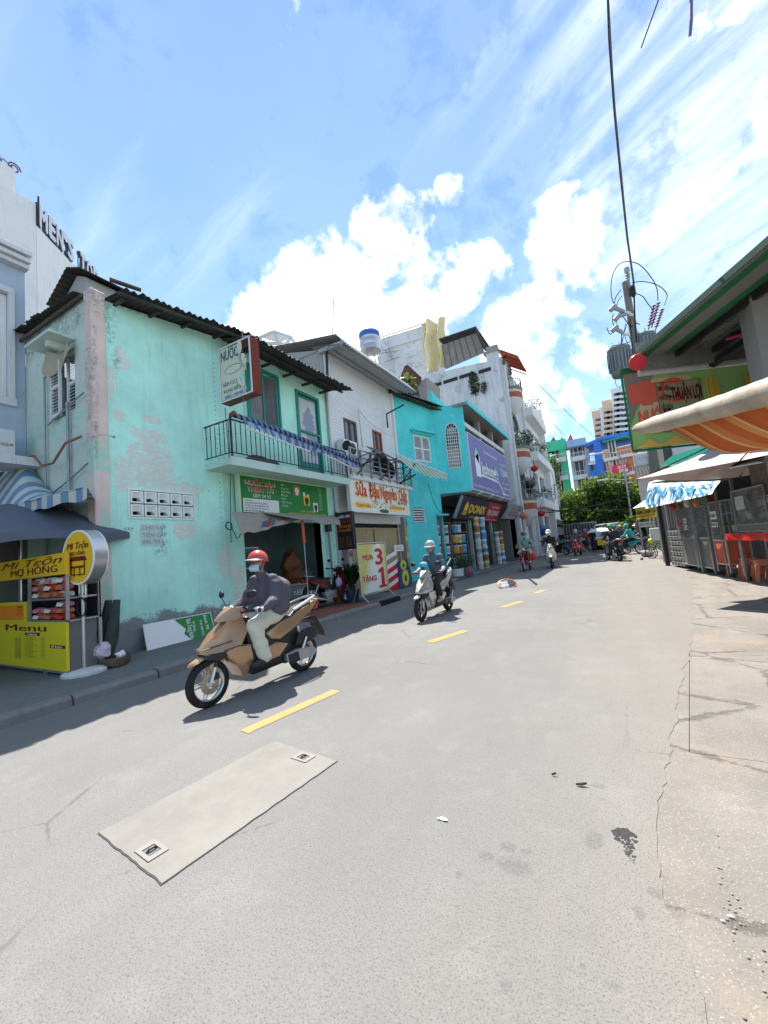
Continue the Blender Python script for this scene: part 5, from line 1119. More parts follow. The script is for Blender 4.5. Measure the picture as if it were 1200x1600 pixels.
cc_ = thing('walking_cane','pale hooked pipe standing behind the red and white panel','pipe',tuple(on_x(609,870,-6.8)));q = on_x(609,880,-6.8);b = MB();b.tube([V((q.x,q.y,.12)),V((q.x,q.y,q.z+.25)),V((q.x,q.y-.05,q.z+.32)),V((q.x,q.y-.14,q.z+.28))],.022);b.build('rod',M_whited,cc_)

# ================================================================ bright cyan house, angled towards the street
M_cyan = mat_teal('cyan_wall_paint',sr(86,212,214),(),0,(),k=.15)
cy = thing('cyan_house','bright cyan house wall with louvred shutters, right of the soy milk sign','house',(-7.45,15,0))
CF = Face((-7.45,15.0),(.29,.957));CW = 2.56
su0,sv1 = CF.at(645,679);su1,_ = CF.at(670,683);_,sv0 = CF.at(648,720);zt_ = CF.at(620,618)[1];zr_ = CF.at(688,634)[1]
gu0,gv1 = CF.at(644,793);gu1,gv0 = CF.at(664,816)
print('cyan',su0,su1,sv0,sv1,zt_,zr_,gu0,gu1,gv0,gv1)
b = MB();wall(b,CF,0,CW,.05,zt_,[(su0,su1,sv0,sv1),(gu0,gu1,gv0,gv1),(2.12,2.5,.1,2.75)],.22);b.build('wall',M_cyan,cy)
b = MB();b.prism([CF.p(-.3,zt_+.02,-.4),CF.p(-.3,zt_-.06,.35),CF.p(CW+.35,zt_-.30,.35),CF.p(CW+.35,zt_-.22,-.4)],(0,0,.03))
corrugated(b,CF.p(-.35,zt_+.02,.42),CF.p(CW+.35,zt_-.12,.42),CF.p(-.35,zt_+.35,-1.2),CF.p(CW+.35,zt_+.2,-1.2),22,.02,2);b.build('roof_sheet',M_roofdark,cy,thick=.01)
b = MB();CF.box(b,su0-.18,su1+.22,sv1+.12,sv1+.19,0,.30);CF.box(b,su0-.1,su1+.14,sv1+.06,sv1+.12,0,.12);b.build('window_hood',M_cyan,cy)
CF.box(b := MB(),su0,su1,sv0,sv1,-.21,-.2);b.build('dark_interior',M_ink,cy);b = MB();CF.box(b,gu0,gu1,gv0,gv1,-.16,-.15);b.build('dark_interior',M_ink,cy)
um = (su0+su1)/2
for (a0,a1) in ((su0,um-.01),(um+.01,su1)):
    lf = MB()
    for a,c,d,e in ((a0,a0+.05,sv0,sv1),(a1-.05,a1,sv0,sv1),(a0+.05,a1-.05,sv0,sv0+.06),(a0+.05,a1-.05,sv1-.06,sv1),(a0+.05,a1-.05,(sv0+sv1)/2-.04,(sv0+sv1)/2+.04)): CF.box(lf,a,c,d,e,-.04,.01)
    lo = lf.build('shutter',M_white,cy)
    for j in range(18):
        z = sv0+.08+j*(sv1-sv0-.12)/18
        if abs(z-(sv0+sv1)/2) < .05: continue
        s2 = MB();s2.prism([CF.p(a0+.05,z,.0),CF.p(a1-.05,z,.0),CF.p(a1-.05,z+.04,-.04),CF.p(a0+.05,z+.04,-.04)],(0,0,-.012));s2.build('slat',M_whited,lo)
gr = MB()
for j in range(6): z = gv0+.02+j*(gv1-gv0)/6;gr.prism([CF.p(gu0,z,.03),CF.p(gu1,z,.03),CF.p(gu1,z+.06,-.03),CF.p(gu0,z+.06,-.03)],(0,0,-.015))
for u in (gu0,gu1-.03): CF.box(gr,u,u+.03,gv0,gv1,-.02,.035)
gr.build('vent_louvre',M_whited,cy)
b = MB();CF.box(b,2.05,CW+.2,2.76,2.84,0,.22);b.build('door_hood',M_cyan,cy)
b = MB();b.tube([CF.p(1.75,4.2,.02),CF.p(2.0,3.4,.03),CF.p(2.3,3.0,.02),CF.p(2.55,2.9,.02)],.008,4);b.tube([CF.p(-.05,3.0,.05)]+[CF.p(.0+.1*math.cos(k*.8),2.45+.12*math.sin(k*.8),.05) for k in range(9)]+[CF.p(0,2.0,.05)],.012,4);b.build('cable',M_cable,cy)
# bay with arched grille
BF = Face((-6.71,17.44),(.87,.48));BW = 1.46
bz0 = BF.at(720,769)[1];bz1 = BF.at(712,633)[1]
au0,av1 = BF.at(696,675);au1,av0 = BF.at(721,729);_,avt = BF.at(708,661);print('bay',bz0,bz1,au0,au1,av0,av1,avt)
bay = thing('cyan_bay','projecting cyan upper bay with an arched white grille above the paint shop','bay',(-6.7,17.4,bz0))
b = MB();wall(b,BF,0,BW,bz0,bz1,[(au0,au1,av0,av1)],.2);b.build('wall',M_cyan,bay)
b = MB();BF.box(b,au0-.04,au0,av0,av1,0,.03);BF.box(b,au1,au1+.04,av0,av1,0,.03);BF.box(b,au0-.04,au1+.04,av0-.04,av0,0,.03)
ac_,ar = (au0+au1)/2,(au1-au0)/2
pts = [BF.p(ac_+ar*math.cos(a),av1+(avt-av1)*math.sin(a),.012) for a in [k*PI/14 for k in range(15)]]
b.tube([p for p in pts],.025,5);b.build('grille_frame',M_whited,bay)
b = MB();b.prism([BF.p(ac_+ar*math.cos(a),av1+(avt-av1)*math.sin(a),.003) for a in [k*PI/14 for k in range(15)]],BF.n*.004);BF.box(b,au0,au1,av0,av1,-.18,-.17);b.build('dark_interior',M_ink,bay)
nb2 = 6
for i in range(1,nb2): b = MB();u = au0+(au1-au0)*i/nb2;BF.box(b,u-.015,u+.015,av0,av1+(avt-av1)*.4,.0,.03);b.build('grille_bar',M_whited,bay)
for j in range(1,11): b = MB();v = av0+(av1-av0)*j/10.5;BF.box(b,au0,au1,v-.015,v+.015,.0,.032);b.build('grille_bar',M_whited,bay)
for k in range(1,6): b = MB();a = k*PI/6;b.tube([BF.p(ac_,av1,.02),BF.p(ac_+ar*math.cos(a),av1+(avt-av1)*math.sin(a),.02)],.014,4);b.build('grille_bar',M_whited,bay)
b = MB();b.tube([BF.p(ac_+ar*.5*math.cos(a),av1+(avt-av1)*.5*math.sin(a),.02) for a in [k*PI/10 for k in range(11)]],.014,4);b.build('grille_bar',M_whited,bay)
# backing partly covered with beige sheet
b = MB();BF.box(b,au0,au1,av0,av0+(av1-av0)*.55,-.16,-.15);b.build('beige_blind',PM('beige_blind',sr(196,186,158),.1,4),bay)
b = MB();b.prism([CF.p(CW,bz1,-.1),CF.p(CW-.0,bz1+.75,-.1),CF.p(CW+1.3,bz1+.1,-.1)],CF.n*.2);b.build('wall',M_cyan,bay)
PX_ = -5.46;PF = Face((PX_,0),(0,1));p1 = BF.p(BW,0)
pe = PF.at(796,783)[0];ptz1 = PF.at(733,680)[1];ptz0 = PF.at(741,765)[1];print('purple',p1,pe,ptz0,ptz1)
shop = thing('paint_shop','paint shop building with a concrete upper storey behind the purple sign','shop',(-6.2,22,0))
b = MB();b.box(-11,-5.5,18.1,pe+.3,bz0-.05,bz0+.1);b.build('floor_slab',M_conc,shop)
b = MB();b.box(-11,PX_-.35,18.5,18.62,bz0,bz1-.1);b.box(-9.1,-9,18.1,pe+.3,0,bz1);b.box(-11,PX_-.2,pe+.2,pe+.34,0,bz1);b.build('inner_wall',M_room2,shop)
b = MB();b.prism([(PX_+.3,17.9,bz1-.10),(PX_+.3,pe+.6,bz1-.10),(-9,pe+.6,bz1-.10),(-9,17.9,bz1-.10)],(0,0,.12));b.build('roof_slab',M_conc,shop)
b = MB();b.box(PX_+.3,PX_+.36,17.85,pe+.62,bz1-.14,bz1+.08);b.build('roof_edge',M_cyan,shop)
b = MB();b.box(PX_-.12,PX_+.0,18.15,pe+.3,ptz1+.32,ptz1+.55)
b.build('beam',M_whited,shop)
for y in (20.8,23.4,pe+.1): b = MB();b.box(PX_-.3,PX_-.05,y,y+.3,bz0,bz1-.1);b.build('column',M_conc,shop)
ps = thing('purple_sign','large purple paint sign with white building logo on the upper storey','sign',(PX_,18.3,ptz0))
M_pur = PM('purple_sign',sr(92,90,158),.06,1.5,.5,.05,dirt=.15)
y0,y1 = 18.22,pe;board(ps,PF,y0,y1,ptz0,ptz1,0,.08,M_pur,M_whited,.04)
PP = lambda u,v: PF.p(y0+(y1-y0)*u,ptz0+(ptz1-ptz0)*v,.085);PWd = y1-y0;PHt = ptz1-ptz0
M_mint = flat('mint_print',sr(150,206,186))
for pts,m in ((((.10,.64),(.19,.50),(.19,.72),(.14,.80)),M_mint),(((.10,.26),(.21,.26),(.21,.66),(.17,.70),(.10,.60)),M_wht),(((.52,.44),(.60,.60),(.70,.44)),M_mint),(((.22,.30),(.66,.28),(.66,.31),(.22,.34)),M_wht),(((.66,.3),(.69,.3),(.80,.08),(.82,.2),(.80,.02),(.76,.1)),M_wht)):
    b = MB();b.prism([PP(*p) for p in pts],(.003,0,0));b.build('logo_print',m,ps)
text('jeshome',M_wht,ps,PP(.235,.36),Y3,Z3,.62,width=PWd*.36,bold=.04);text('PAINT',M_wht,ps,PP(.48,.28),Y3,Z3,.3,width=PWd*.18,bold=.02)
text('HỆ THỐNG PHÂN PHỐI SƠN',M_wht,ps,PP(.32,.79),Y3,Z3,.1,width=PWd*.36,bold=.03);text('NHÀ PHÂN PHỐI',M_wht,ps,PP(.76,.72),Y3,Z3,.14,width=PWd*.2,bold=.03)
text('VỊ QUANG',M_wht,ps,PP(.76,.50),Y3,Z3,.38,width=PWd*.215,bold=.05);text('0903 - 122 233',M_wht,ps,PP(.77,.3),Y3,Z3,.12,width=PWd*.2,bold=.03);text('ĐT: 0909 886 877',M_wht,ps,PP(.74,.19),Y3,Z3,.12,width=PWd*.25,bold=.03)
text('ĐC: 4 Trịnh Đình Trọng, P. Phú Trung, Q. TP.HCM',M_wht,ps,PP(.03,.055),Y3,Z3,.13,width=PWd*.6,bold=.03);text('028 3868 8668',M_wht,ps,PP(.72,.055),Y3,Z3,.12,width=PWd*.24,bold=.03)
for y in (19.3,21.4,23.5): b = MB();b.tube([(PX_-.15,y,ptz0-.15),(PX_+.15,y,ptz0-.05)],.06,8);b.build('spotlight',M_white_pl,ps)
# tilted dark sign
ty = 17.75;A_ = on_y(725,775,ty);B_ = on_y(712,808,ty);C_ = on_x(786,789,A_.x);D_ = on_x(776,817,B_.x);D_.y = C_.y = (C_.y+D_.y)/2;C_.z = A_.z;D_.z = B_.z = (B_.z+D_.z)/2
print('donix',A_,B_,C_,D_)
dx_ = thing('tilted_sign','long tilted dark blue and red light box over the paint buckets','sign',tuple(B_));nn = (D_-B_).cross(A_-B_).normalized()
if nn.x < 0: nn = -nn
upv = (A_-B_).normalized();DW = (D_-B_).length;DH = (A_-B_).length
b = MB();b.prism([B_,D_,C_,A_],nn*-.16);b.build('housing',M_grey,dx_)
b = MB();b.prism([B_+nn*.002,B_+Y3*DW*.6+nn*.002,A_+Y3*DW*.6+nn*.002,A_+nn*.002],nn*.006);b.build('dark_panel',PM('navy_panel',sr(44,34,62),.08,2,.5,.05,dirt=.1),dx_)
b = MB();b.prism([B_+Y3*DW*.6+nn*.002,D_+nn*.002,C_+nn*.002,A_+Y3*DW*.6+nn*.002],nn*.006);b.build('red_panel',PM('sign_red',sr(176,48,54),.06,2,.5,.05,dirt=.1),dx_)
q_ = lambda u,v: B_+Y3*DW*u+upv*DH*v+nn*.01
text('DONIX',M_yel,dx_,q_(.185,.33),Y3,upv,DH*.38,width=DW*.37,bold=.06);text('S Ơ N   N Ư Ớ C',M_yel,dx_,q_(.24,.10),Y3,upv,DH*.08,width=DW*.26,bold=.02)
text('CỬA HÀNG SƠN',M_wht,dx_,q_(.7,.72),Y3,upv,DH*.09,width=DW*.22,bold=.03);text('ĐẠI QUANG',M_wht,dx_,q_(.64,.34),Y3,upv,DH*.26,width=DW*.32,bold=.03);text('4 Trịnh Đình Trọng - 028.3973',M_wht,dx_,q_(.62,.06),Y3,upv,DH*.06,width=DW*.34,bold=.02)
for pts in (((.07,.22),(.155,.22),(.155,.27),(.07,.27)),((.075,.31),(.155,.31),(.155,.36),(.075,.36)),((.08,.40),(.15,.40),(.15,.62),(.115,.82),(.08,.62))): b = MB();b.prism([q_(*p) for p in pts],nn*.003);b.build('logo_print',M_yel,dx_)
# paint buckets
def bucket_proto(name,col,band,r=.145,h=.36):
    e = thing('paint_bucket','x','bucket');b = MB();b.lathe([(r*.86,0),(r*.9,.01),(r,h*.9)],seg=16);b.build('body',flat('bucket_'+name,col,.45),e,smooth=True,local=True)
    b = MB();b.lathe([(r*1.05,h*.88),(r*1.07,h*.9),(r*1.07,h*.97),(r*.98,h)],seg=16);b.build('lid',M_white_pl,e,smooth=True,local=True)
    b = MB();b.lathe([(r*.925,h*.2),(r*.985,h*.72)],seg=16,cap=False);
    for v in b.bm.verts: v.co.x *= 1.015;v.co.y *= 1.015
    b.build('label',PM('bucket_label_'+name,band,.35,9,.45,0,dirt=.35,dirtcol=sr(240,240,236)),e,smooth=True,local=True);return e
bp = {'white': (sr(226,226,222),sr(206,210,214)),'grey': (sr(214,212,214),sr(170,150,156)),'yellow': (sr(230,172,60),sr(236,186,70)),'blue': (sr(60,160,214),sr(70,170,220)),'teal': (sr(220,226,226),sr(60,150,186)),'brown': (sr(190,140,80),sr(170,100,60)),'mixed': (sr(226,220,200),sr(200,170,70)),'pale': (sr(228,232,236),sr(150,196,220))}
protos = {k: bucket_proto(k,*v) for k,v in bp.items()};used = set()
ORD = ['bottom','second','third','fourth','fifth','sixth','seventh','eighth']
COLW = {'white': 'plain white','grey': 'grey-labelled white','yellow': 'yellow','blue': 'bright blue','teal': 'blue-labelled white','brown': 'brown','mixed': 'cream and gold','pale': 'pale labelled'}
def stack(x,y,z0,kinds,where,dz=.375,sc=1):
    for k,kind in enumerate(kinds):
        if kind is None: continue
        o = protos[kind] if kind not in used else copy_tree(protos[kind]);used.add(kind)
        place(o,(x+rnd.uniform(-.012,.012),y+rnd.uniform(-.012,.012),z0+k*dz),rnd.random()*6,sc)
        rank = 'top' if k == len(kinds)-1 else ORD[k] + (' from the bottom' if k else '')
        o['label'] = ('%s paint bucket, %s of %s' % (COLW[kind],rank,where)) if len(kinds) > 1 else '%s bucket on %s' % (COLW[kind],where);o['group'] = 'paint buckets outside the paint shop';o['category'] = 'bucket'
SF = Face((-6.1,0),(0,1))
ya = SF.at(751,880)[0];yb = SF.at(764,880)[0];print('stacks',ya,yb)
stack(-6.1,ya,.1,['white','white','grey','white','grey','brown','mixed'],'the white stack between the two posts')
stack(-5.98,ya+.62,.1,['mixed','brown','teal','pale','blue','teal','pale'],'the mixed blue stack')
y3 = SF.at(778,870)[0];print('y3',y3)
stack(-6.05,y3,.1,['white','grey','white','white','grey'],'the grey stack by the dark doorway');stack(-5.95,y3+.55,.1,['teal','teal','yellow','brown','brown'],'the brown-topped stack nearest the dark doorway')
RF = Face((-6.83,17.35),(.3,.954))
def rack(f,u0,u1,nsh,z0,dz,name,lab):
    t_ = thing('display_rack',lab,'rack',tuple(f.p(u0,.1)));b = MB()
    for u in (u0,u1):
        for d in (0,-.42): b.tube([f.p(u,.1,d),f.p(u,z0+dz*nsh,d)],.015,4)
    for k in range(nsh+1):
        for d in (0,-.42): b.tube([f.p(u0,z0+dz*k,d),f.p(u1,z0+dz*k,d)],.012,4)
    b.tube([f.p((u0+u1)/2,z0,.01),f.p((u0+u1)/2,z0+dz*nsh,.01)],.01,4);b.build('frame',M_grey,t_)
    for k in range(nsh):
        b = MB();f.box(b,u0,u1,z0+dz*k-.01,z0+dz*k+.004,-.42,0);b.build('shelf',M_grey,t_)
r0 = -.25
rack(RF,r0,r0+.95,4,.55,.48,'a','grey steel rack of white paint buckets against the cyan wall')
for k in range(4):
    for j in range(3):
        q = RF.p(r0+.17+.31*j,.555+.48*k,-.18);stack(q.x,q.y,q.z,[['white','pale','white','grey'][k] if j != 1 else 'pale'],('the rack by the cyan wall, %s shelf, %s place' % (['lowest','second','third','highest'][k],['left','middle','right'][j])))
stack(RF.p(.05,0,.2).x,RF.p(.75,0,.2).y,.1,['white','pale'],'the two buckets standing beside the white planter')
RG = Face(tuple(RF.p(1.0,0)[:2]),(.3,.954));
rack(RG,.05,.95,4,.55,.48,'b','grey steel rack of yellow paint buckets beneath the dark blue sign')
for k in range(4):
    for j in range(3):
        kd = [['yellow','yellow','blue'],['yellow','brown','blue'],['yellow','mixed','blue'],['blue','white',None]][k][j]
        if kd: q = RG.p(.2+.28*j,.555+.48*k,-.15);stack(q.x,q.y,q.z,[kd],('the yellow rack, %s shelf, %s place' % (['lowest','second','third','highest'][k],['left','middle','right'][j])))
M_post = PM('green_grey_post',sr(150,166,156),.12,2,.7,.2,dirt=.3)
for k,px in enumerate((739,771.5,789)):
    f_ = Face((-6.35,0),(0,1));y = f_.at(px,860)[0];t_ = thing('shop_post','pale green post of the paint shop, %s' % ('left of the white bucket stack','between the blue and grey bucket stacks','beside the dark doorway')[k],'post',(-6.35,y,.1))
    b = MB();b.box(-6.42,-6.28,y-.16,y+.02,.1,bz0);b.build('post',M_post,t_);b = MB();b.box(-6.46,-6.38,y+.04,y+.16,.1,bz0);b.build('door_edge',M_whited,t_)
b = MB();b.box(-8.6,-8.5,17.6,pe+.3,0,3.6);b.box(-8.6,-6.8,17.35,17.6,0,bz0) ;b.build('inner_wall',M_room2,shop)
b = MB();b.box(-9,-6.3,pe-.9,pe-.8,.1,3.2);b.build('inner_wall',M_room2,shop)
st2 = thing('shop_board','dull silver tilted light box right of the dark blue and red sign','sign',(-5.4,pe+.9,3.1));
q = [on_x(789,810,-5.6),on_x(812,812,-5.5),on_x(822,792,-5.1),on_x(802,787,-5.1)]
b = MB();b.prism(q,V((-.25,.1,.02)));b.build('panel',PM('silver_panel',(.4,.4,.42),.1,2,.5,dirt=.3),st2)
for k in range(4): text('CƠ SỞ MAY MẶC',M_ink,st2,q[0].lerp(q[3],.2+.2*k)+V((.02,.15,0)),(q[1]-q[0]),(q[3]-q[0]),.1,width=(q[1]-q[0]).length*.7)
# potted plants
def leafy(name,lab,cat,c,r,h,n,mat,ls=.05,spiky=False,pot=None,seed=1):
    t_ = thing(name,lab,cat,tuple(c));rn = random.Random(seed);b = MB()
    for k in range(n):
        if spiky:
            a = rn.random()*2*PI;l = h*rn.uniform(.55,1);o = rn.uniform(.25,1)*r;pr_ = V((0,0,0));d = V((math.cos(a),math.sin(a),0));s_ = V((-d.y,d.x,0));prev = None
            for i in range(5):
                f = i/4;p = c+d*o*f**1.4+V((0,0,l*math.sin(f*1.45)));w_ = ls*(1-f**1.5)*.5+.003;k2 = [b.bm.verts.new(p-s_*w_),b.bm.verts.new(p+s_*w_)]
                if prev: b.face((prev[0],prev[1],k2[1],k2[0]))
                prev = k2
            if ls < .05:
                for i in range(9):
                    f = .25+.08*i;p = c+d*o*f**1.4+V((0,0,l*math.sin(f*1.45)))
                    for sg in (-1,1): b.poly([p,p+s_*sg*.09+d*.03+V((0,0,.02)),p+s_*sg*.10+d*.07+V((0,0,.05)),p+d*.05])
        else:
            while True:
                p = V((rn.uniform(-1,1),rn.uniform(-1,1),rn.uniform(-1,1)))
                if .25 < p.length < 1 + .25*mnoise.noise(p*2+V((seed,0,0))): break
            q = c+V((p.x*r,p.y*r,h*.5+p.z*h*.5));a = V((rn.gauss(0,1),rn.gauss(0,1),rn.gauss(0,.6))).normalized();s_ = a.orthogonal().normalized()*ls*.4;l_ = ls*rn.uniform(.7,1.3)
            b.poly([q,q+a*l_*.5+s_,q+a*l_,q+a*l_*.5-s_])
    b.build('foliage',mat,t_,recalc=False)
    b = MB()
    for k in range(7): a = rn.random()*6;b.tube([c+V((0,0,-.08)),c+V((r*.5*math.cos(a),r*.5*math.sin(a),h*.6))],.006+.004*r,4)
    b.build('stem',M_wood,t_)
    if pot: pot(t_,c)
    return t_
def leafmat(name,c1,c2):
    t = NT(name,False);c_ = t.mix(t.ramp(t.noise(2.2,4,.6),.35,.65),c1,c2);c_ = t.mix(t.math('MULTIPLY',t.noise(23,2),.5),c_,mul(c1,.5));t.done(c_,.55,0,.35);t.p.inputs['Subsurface Weight'].default_value = 0
    tr = t.N.new('ShaderNodeBsdfTranslucent');t.L.new(c_,tr.inputs[0]);mxs = t.N.new('ShaderNodeMixShader');mxs.inputs[0].default_value = .3;t.L.new(t.p.outputs[0],mxs.inputs[1]);t.L.new(tr.outputs[0],mxs.inputs[2]);t.L.new(mxs.outputs[0],t.N['Material Output'].inputs[0]);return t.m
M_leaf = leafmat('green_leaf',(.035,.075,.022),(.09,.15,.035));M_leafl = leafmat('light_leaf',(.10,.17,.025),(.22,.28,.05));M_leafd = leafmat('dark_leaf',(.022,.05,.02),(.05,.09,.03));M_dry = leafmat('dry_leafs',(.10,.09,.05),(.16,.14,.08))
def pot_of(mat,r0,r1,h,band=None):
    def f(t_,c):
        b = MB();b.lathe([(r0,-h),(r1,-.02),(r1*1.06,-.02),(r1*1.06,.02),(r1*.92,.02),(r1*.9,-.05),(0.01,-.05)],c,18);b.build('pot',mat,t_,smooth=True)
    return f
q = on_z(549,943,.1);q.x = -6.75;leafy('potted_zz_plant','spiky green potted plant in a dark blue bucket beside the banner stand','plant',V((-6.55,9.55,.42)),.5,.75,46,M_leaf,.03,True,pot_of(flat('navy_bucket',sr(44,54,84),.4),.16,.2,.33),4)
p_ = thing('terracotta_pot','brown clay pot standing between the red motorbike and the blue bucket','pot',(-6.85,9.25,.1));b = MB();b.lathe([(.1,0),(.19,.25),(.2,.42),(.16,.5),(.13,.48),(.12,.2),(.02,.18)],(-6.85,9.3,.1),18);b.build('body',PM('clay',sr(110,66,50),.2,5),p_,smooth=True);b = MB();b.lathe([(.2,.40),(.21,.42),(.2,.44)],(-6.85,9.3,.1),18,cap=False);b.build('rim',PM('clay',(0,0,0)),p_)
c = on_z(717,902,.1);leafy('planter_shrub','dense dark green shrub in a round white planter before the paint racks','plant',c+V((-.05,.1,.32)),.42,.6,900,M_leafd,.055,False,pot_of(M_white_pl,.2,.24,.28),8)
c2 = c+V((.15,.75,.3));leafy('planter_shrub','paler flowering shrub right behind the round white planter','plant',c2,.34,.66,600,M_leaf,.05,False,pot_of(M_grey,.14,.18,.26),9)
for k,(dx,dy,col,lab) in enumerate(((.28,.55,sr(190,50,50),'small red bottle on the pavement right of the white planter'),(.3,.85,sr(70,120,190),'small blue bottle on the pavement right of the red bottle'))):
    t_ = thing('bottle',lab,'bottle',tuple(c+V((dx,dy,0))));b = MB();b.lathe([(.05,0),(.06,.02),(.06,.22),(.025,.3),(.025,.34)],c+V((dx,dy,0)),12);b.build('body',flat('bot%d' % k,col,.3),t_,smooth=True);b = MB();b.lathe([(.028,.34),(.028,.37)],c+V((dx,dy,0)),10);b.build('cap',M_white_pl,t_)

# ================================================================ tall weathered white building with round balconies
GY = 27.0;GX = -5.3;GFs = Face((-30,GY),(1,0));GFf = Face((GX,0),(0,1))
gt = GFs.at(776,548)[1];gtl = GFs.at(668,586);print('G',gt,gtl)
tb_ = thing('tall_white_building','tall weathered white building with round red-banded balconies','building',(GX,GY,0))
xl = -30+gtl[0];
t = NT('weathered_white');s_ = t.sep();c_ = t.mix(t.ramp(t.noise(.5,6,.6),.3,.7),(.60,.62,.64),(.72,.735,.75));sc = t.ramp(t.noise(.9,10,.8),.55,.58);c_ = t.mix(t.math('MULTIPLY',sc,.7),c_,(.33,.34,.35));pits = t.math('MULTIPLY',t.ramp(t.noise(2.2,9,.85),.61,.63),.9);c_ = t.mix(pits,c_,(.09,.09,.09));c_ = t.mix(t.math('MULTIPLY',t.ramp(t.noise(1,6,.7,vec=t.map((3,3,.25))),.45,.7),.5),c_,(.30,.32,.33));t.bump(t.noise(3,8,.7),.4,.04);M_weather = t.done(c_,.9)
b = MB();b.prism([(xl,GY,3),(GX,GY,3),(GX,GY,gt),(GX-.8,GY,gt),(GX-.8,GY,gt-.5),(xl,GY,gtl[1])],(0,.3,0));b.build('side_wall',M_weather,tb_)
b = MB();wall(b,GFf,GY+.3,33.2,0,gt-.4,[(27.9,29.2,.1,3.4),(29.9,31.6,.1,3.4),(28.2,30.6,4.2,6.8),(28.2,30.6,8.3,10.9),(28.2,30.6,12.2,14)],.3);b.build('wall',M_weather,tb_)
b = MB();b.box(xl,GX-1.5,GY+.31,33,0,12);b.box(GX-1.6,GX-1.5,GY+.3,33.2,0,gt-.6);b.build('inner_wall',M_room2,tb_)
for (p0,p1) in (((668,606),(690,599)),((693,598),(715,591)),((718,590),(741,583)),((748,582),(767,576))):
    u0,v0 = GFs.at(*p0);u1,v1 = GFs.at(*p1);b = MB();b.prism([GFs.p(u0,v0-.12,.01),GFs.p(u1,v1-.12,.01),GFs.p(u1,v1+.12,.01),GFs.p(u0,v0+.12,.01)],GFs.n*.03);b.build('slot',M_ink,tb_)
b = MB();b.box(GX-.95,GX+.08,GY-.06,GY+.5,gt,gt+.15);b.box(GX-.75,GX+.0,GY-.0,GY+.4,gt+.15,gt+.45);b.build('parapet_cap',M_conc,tb_)
for px,py,s_,n_,lab in ((742,605,.9,700,'dark creeper growing from a crack in the tall white side wall'),(757,608,.45,160,'small dry tuft on the tall white side wall, right of the creeper')):
    u,v = GFs.at(px,py);c = GFs.p(u,v-.7*s_,.05);leafy('wall_plant',lab,'plant',c,.28*s_+.1,1.9*s_,n_,M_leafd if n_ > 400 else M_dry,.12,False,None,px)
M_band = PM('terracotta_band',sr(176,92,74),.15,2,dirt=.35);M_cream = PM('cream_band',sr(216,206,180),.1,2,dirt=.35);M_gband = PM('green_grey_band',sr(118,128,116),.15,2,dirt=.3)
def halfr(z0,z1,r,yc,mat,name,par,r2=None):
    b = MB();pts0 = [(GX+max(0,r*math.cos(a)),yc+r*1.15*math.sin(a),z0) for a in [-PI/2+k*PI/16 for k in range(17)]]
    b.prism(pts0,(0,0,z1-z0));return b.build(name,mat,par)
for k,(zc,py) in enumerate(((None,(797,598)),(None,(806,698)),(None,(817,790)))):
    q = on_x(py[0]-6,py[1],GX+.9);yc = 29.4;z = [13.4,8.0,4.1][k]
    z = on_x(py[0],py[1],GX+.75).z;GR = .68
    # underside bowl
    b = MB();pr_ = [(.15,-1.1),(.6,-.85),(1.0,-.45),(1.15,-.1),(1.2,0)]
    prev = None
    for r,dz in pr_:
        r *= GR;kk = [b.bm.verts.new((GX+max(0,r*math.cos(a)),yc+r*1.35*math.sin(a),z+dz)) for a in [-PI/2+j*PI/16 for j in range(17)]]
        if prev:
            for j in range(16): b.face((prev[j],prev[j+1],kk[j+1],kk[j]))
        prev = kk
    b.build('balcony_underside',M_whited,tb_,smooth=True)
    halfr(z,z+.42,.83,yc,M_band,'balcony_band',tb_);halfr(z+.42,z+.62,.815,yc,M_cream,'balcony_band',tb_);halfr(z+.62,z+.8,.87,yc,M_gband,'balcony_ledge',tb_)
    rl = MB();rl.tube([(GX+.82*math.cos(a),yc+.95*math.sin(a),z+1.35) for a in [-PI/2+j*PI/12 for j in range(13)]],.035,5);rl = rl.build('railing',M_gband,tb_)
    for j in range(13): a = -PI/2+j*PI/12;b = MB();b.tube([(GX+.82*math.cos(a),yc+.95*math.sin(a),z+.8),(GX+.82*math.cos(a),yc+.95*math.sin(a),z+1.35)],.03,4);b.build('baluster',M_gband,rl)
    b = MB();b.tube([(GX+.05,yc-.1+1.1*math.cos(a),z+2.3+.9*math.sin(a)) for a in [j*PI/8 for j in range(9)]],.12,6);b.build('window_arch',M_gband,tb_)
    if k: leafy('balcony_plants',('mass of leggy green plants on the middle round balcony','brownish leafless potted plants on the lowest round balcony')[k-1],'plant',V((GX+.5,yc-.1,z+.8)),.7,1.2 if k == 1 else 1.5,420 if k == 1 else 60,M_leaf if k == 1 else M_dry,.15 if k == 1 else .02,k == 2,None,k)
# red tiled eave on top
q0,q1 = on_x(782,563,GX+.2),on_x(817,590,GX+1.7)
b = MB();corrugated(b,(GX+1.15,GY+.5,gt-.55),(GX+1.15,30.6,gt-.55),(GX-.1,GY+.5,gt+.35),(GX-.1,30.6,gt+.35),18,.03,4);b.build('eave_tiles',PM('red_roof_tiles',sr(168,66,50),.15,1,dirt=.3),tb_,thick=.05)
b = MB()
for k in range(5): b.prism([(GX+1.05,GY+.6+k*.85,gt-.65),(GX+1.05,GY+.68+k*.85,gt-.65),(GX,GY+.68+k*.85,gt+.1),(GX,GY+.6+k*.85,gt+.1)],(0,0,.1))
b.build('eave_ribs',M_band,tb_)['kind'] = 'stuff'
b = MB();b.tube([(GX+.25,27.3,.1),(GX+.25,27.3,gt-1)],.09,8);b.tube([(GX+.25,32.4,.1),(GX+.25,32.4,gt-1)],.12,8);b.build('drainpipe',M_whited,tb_)
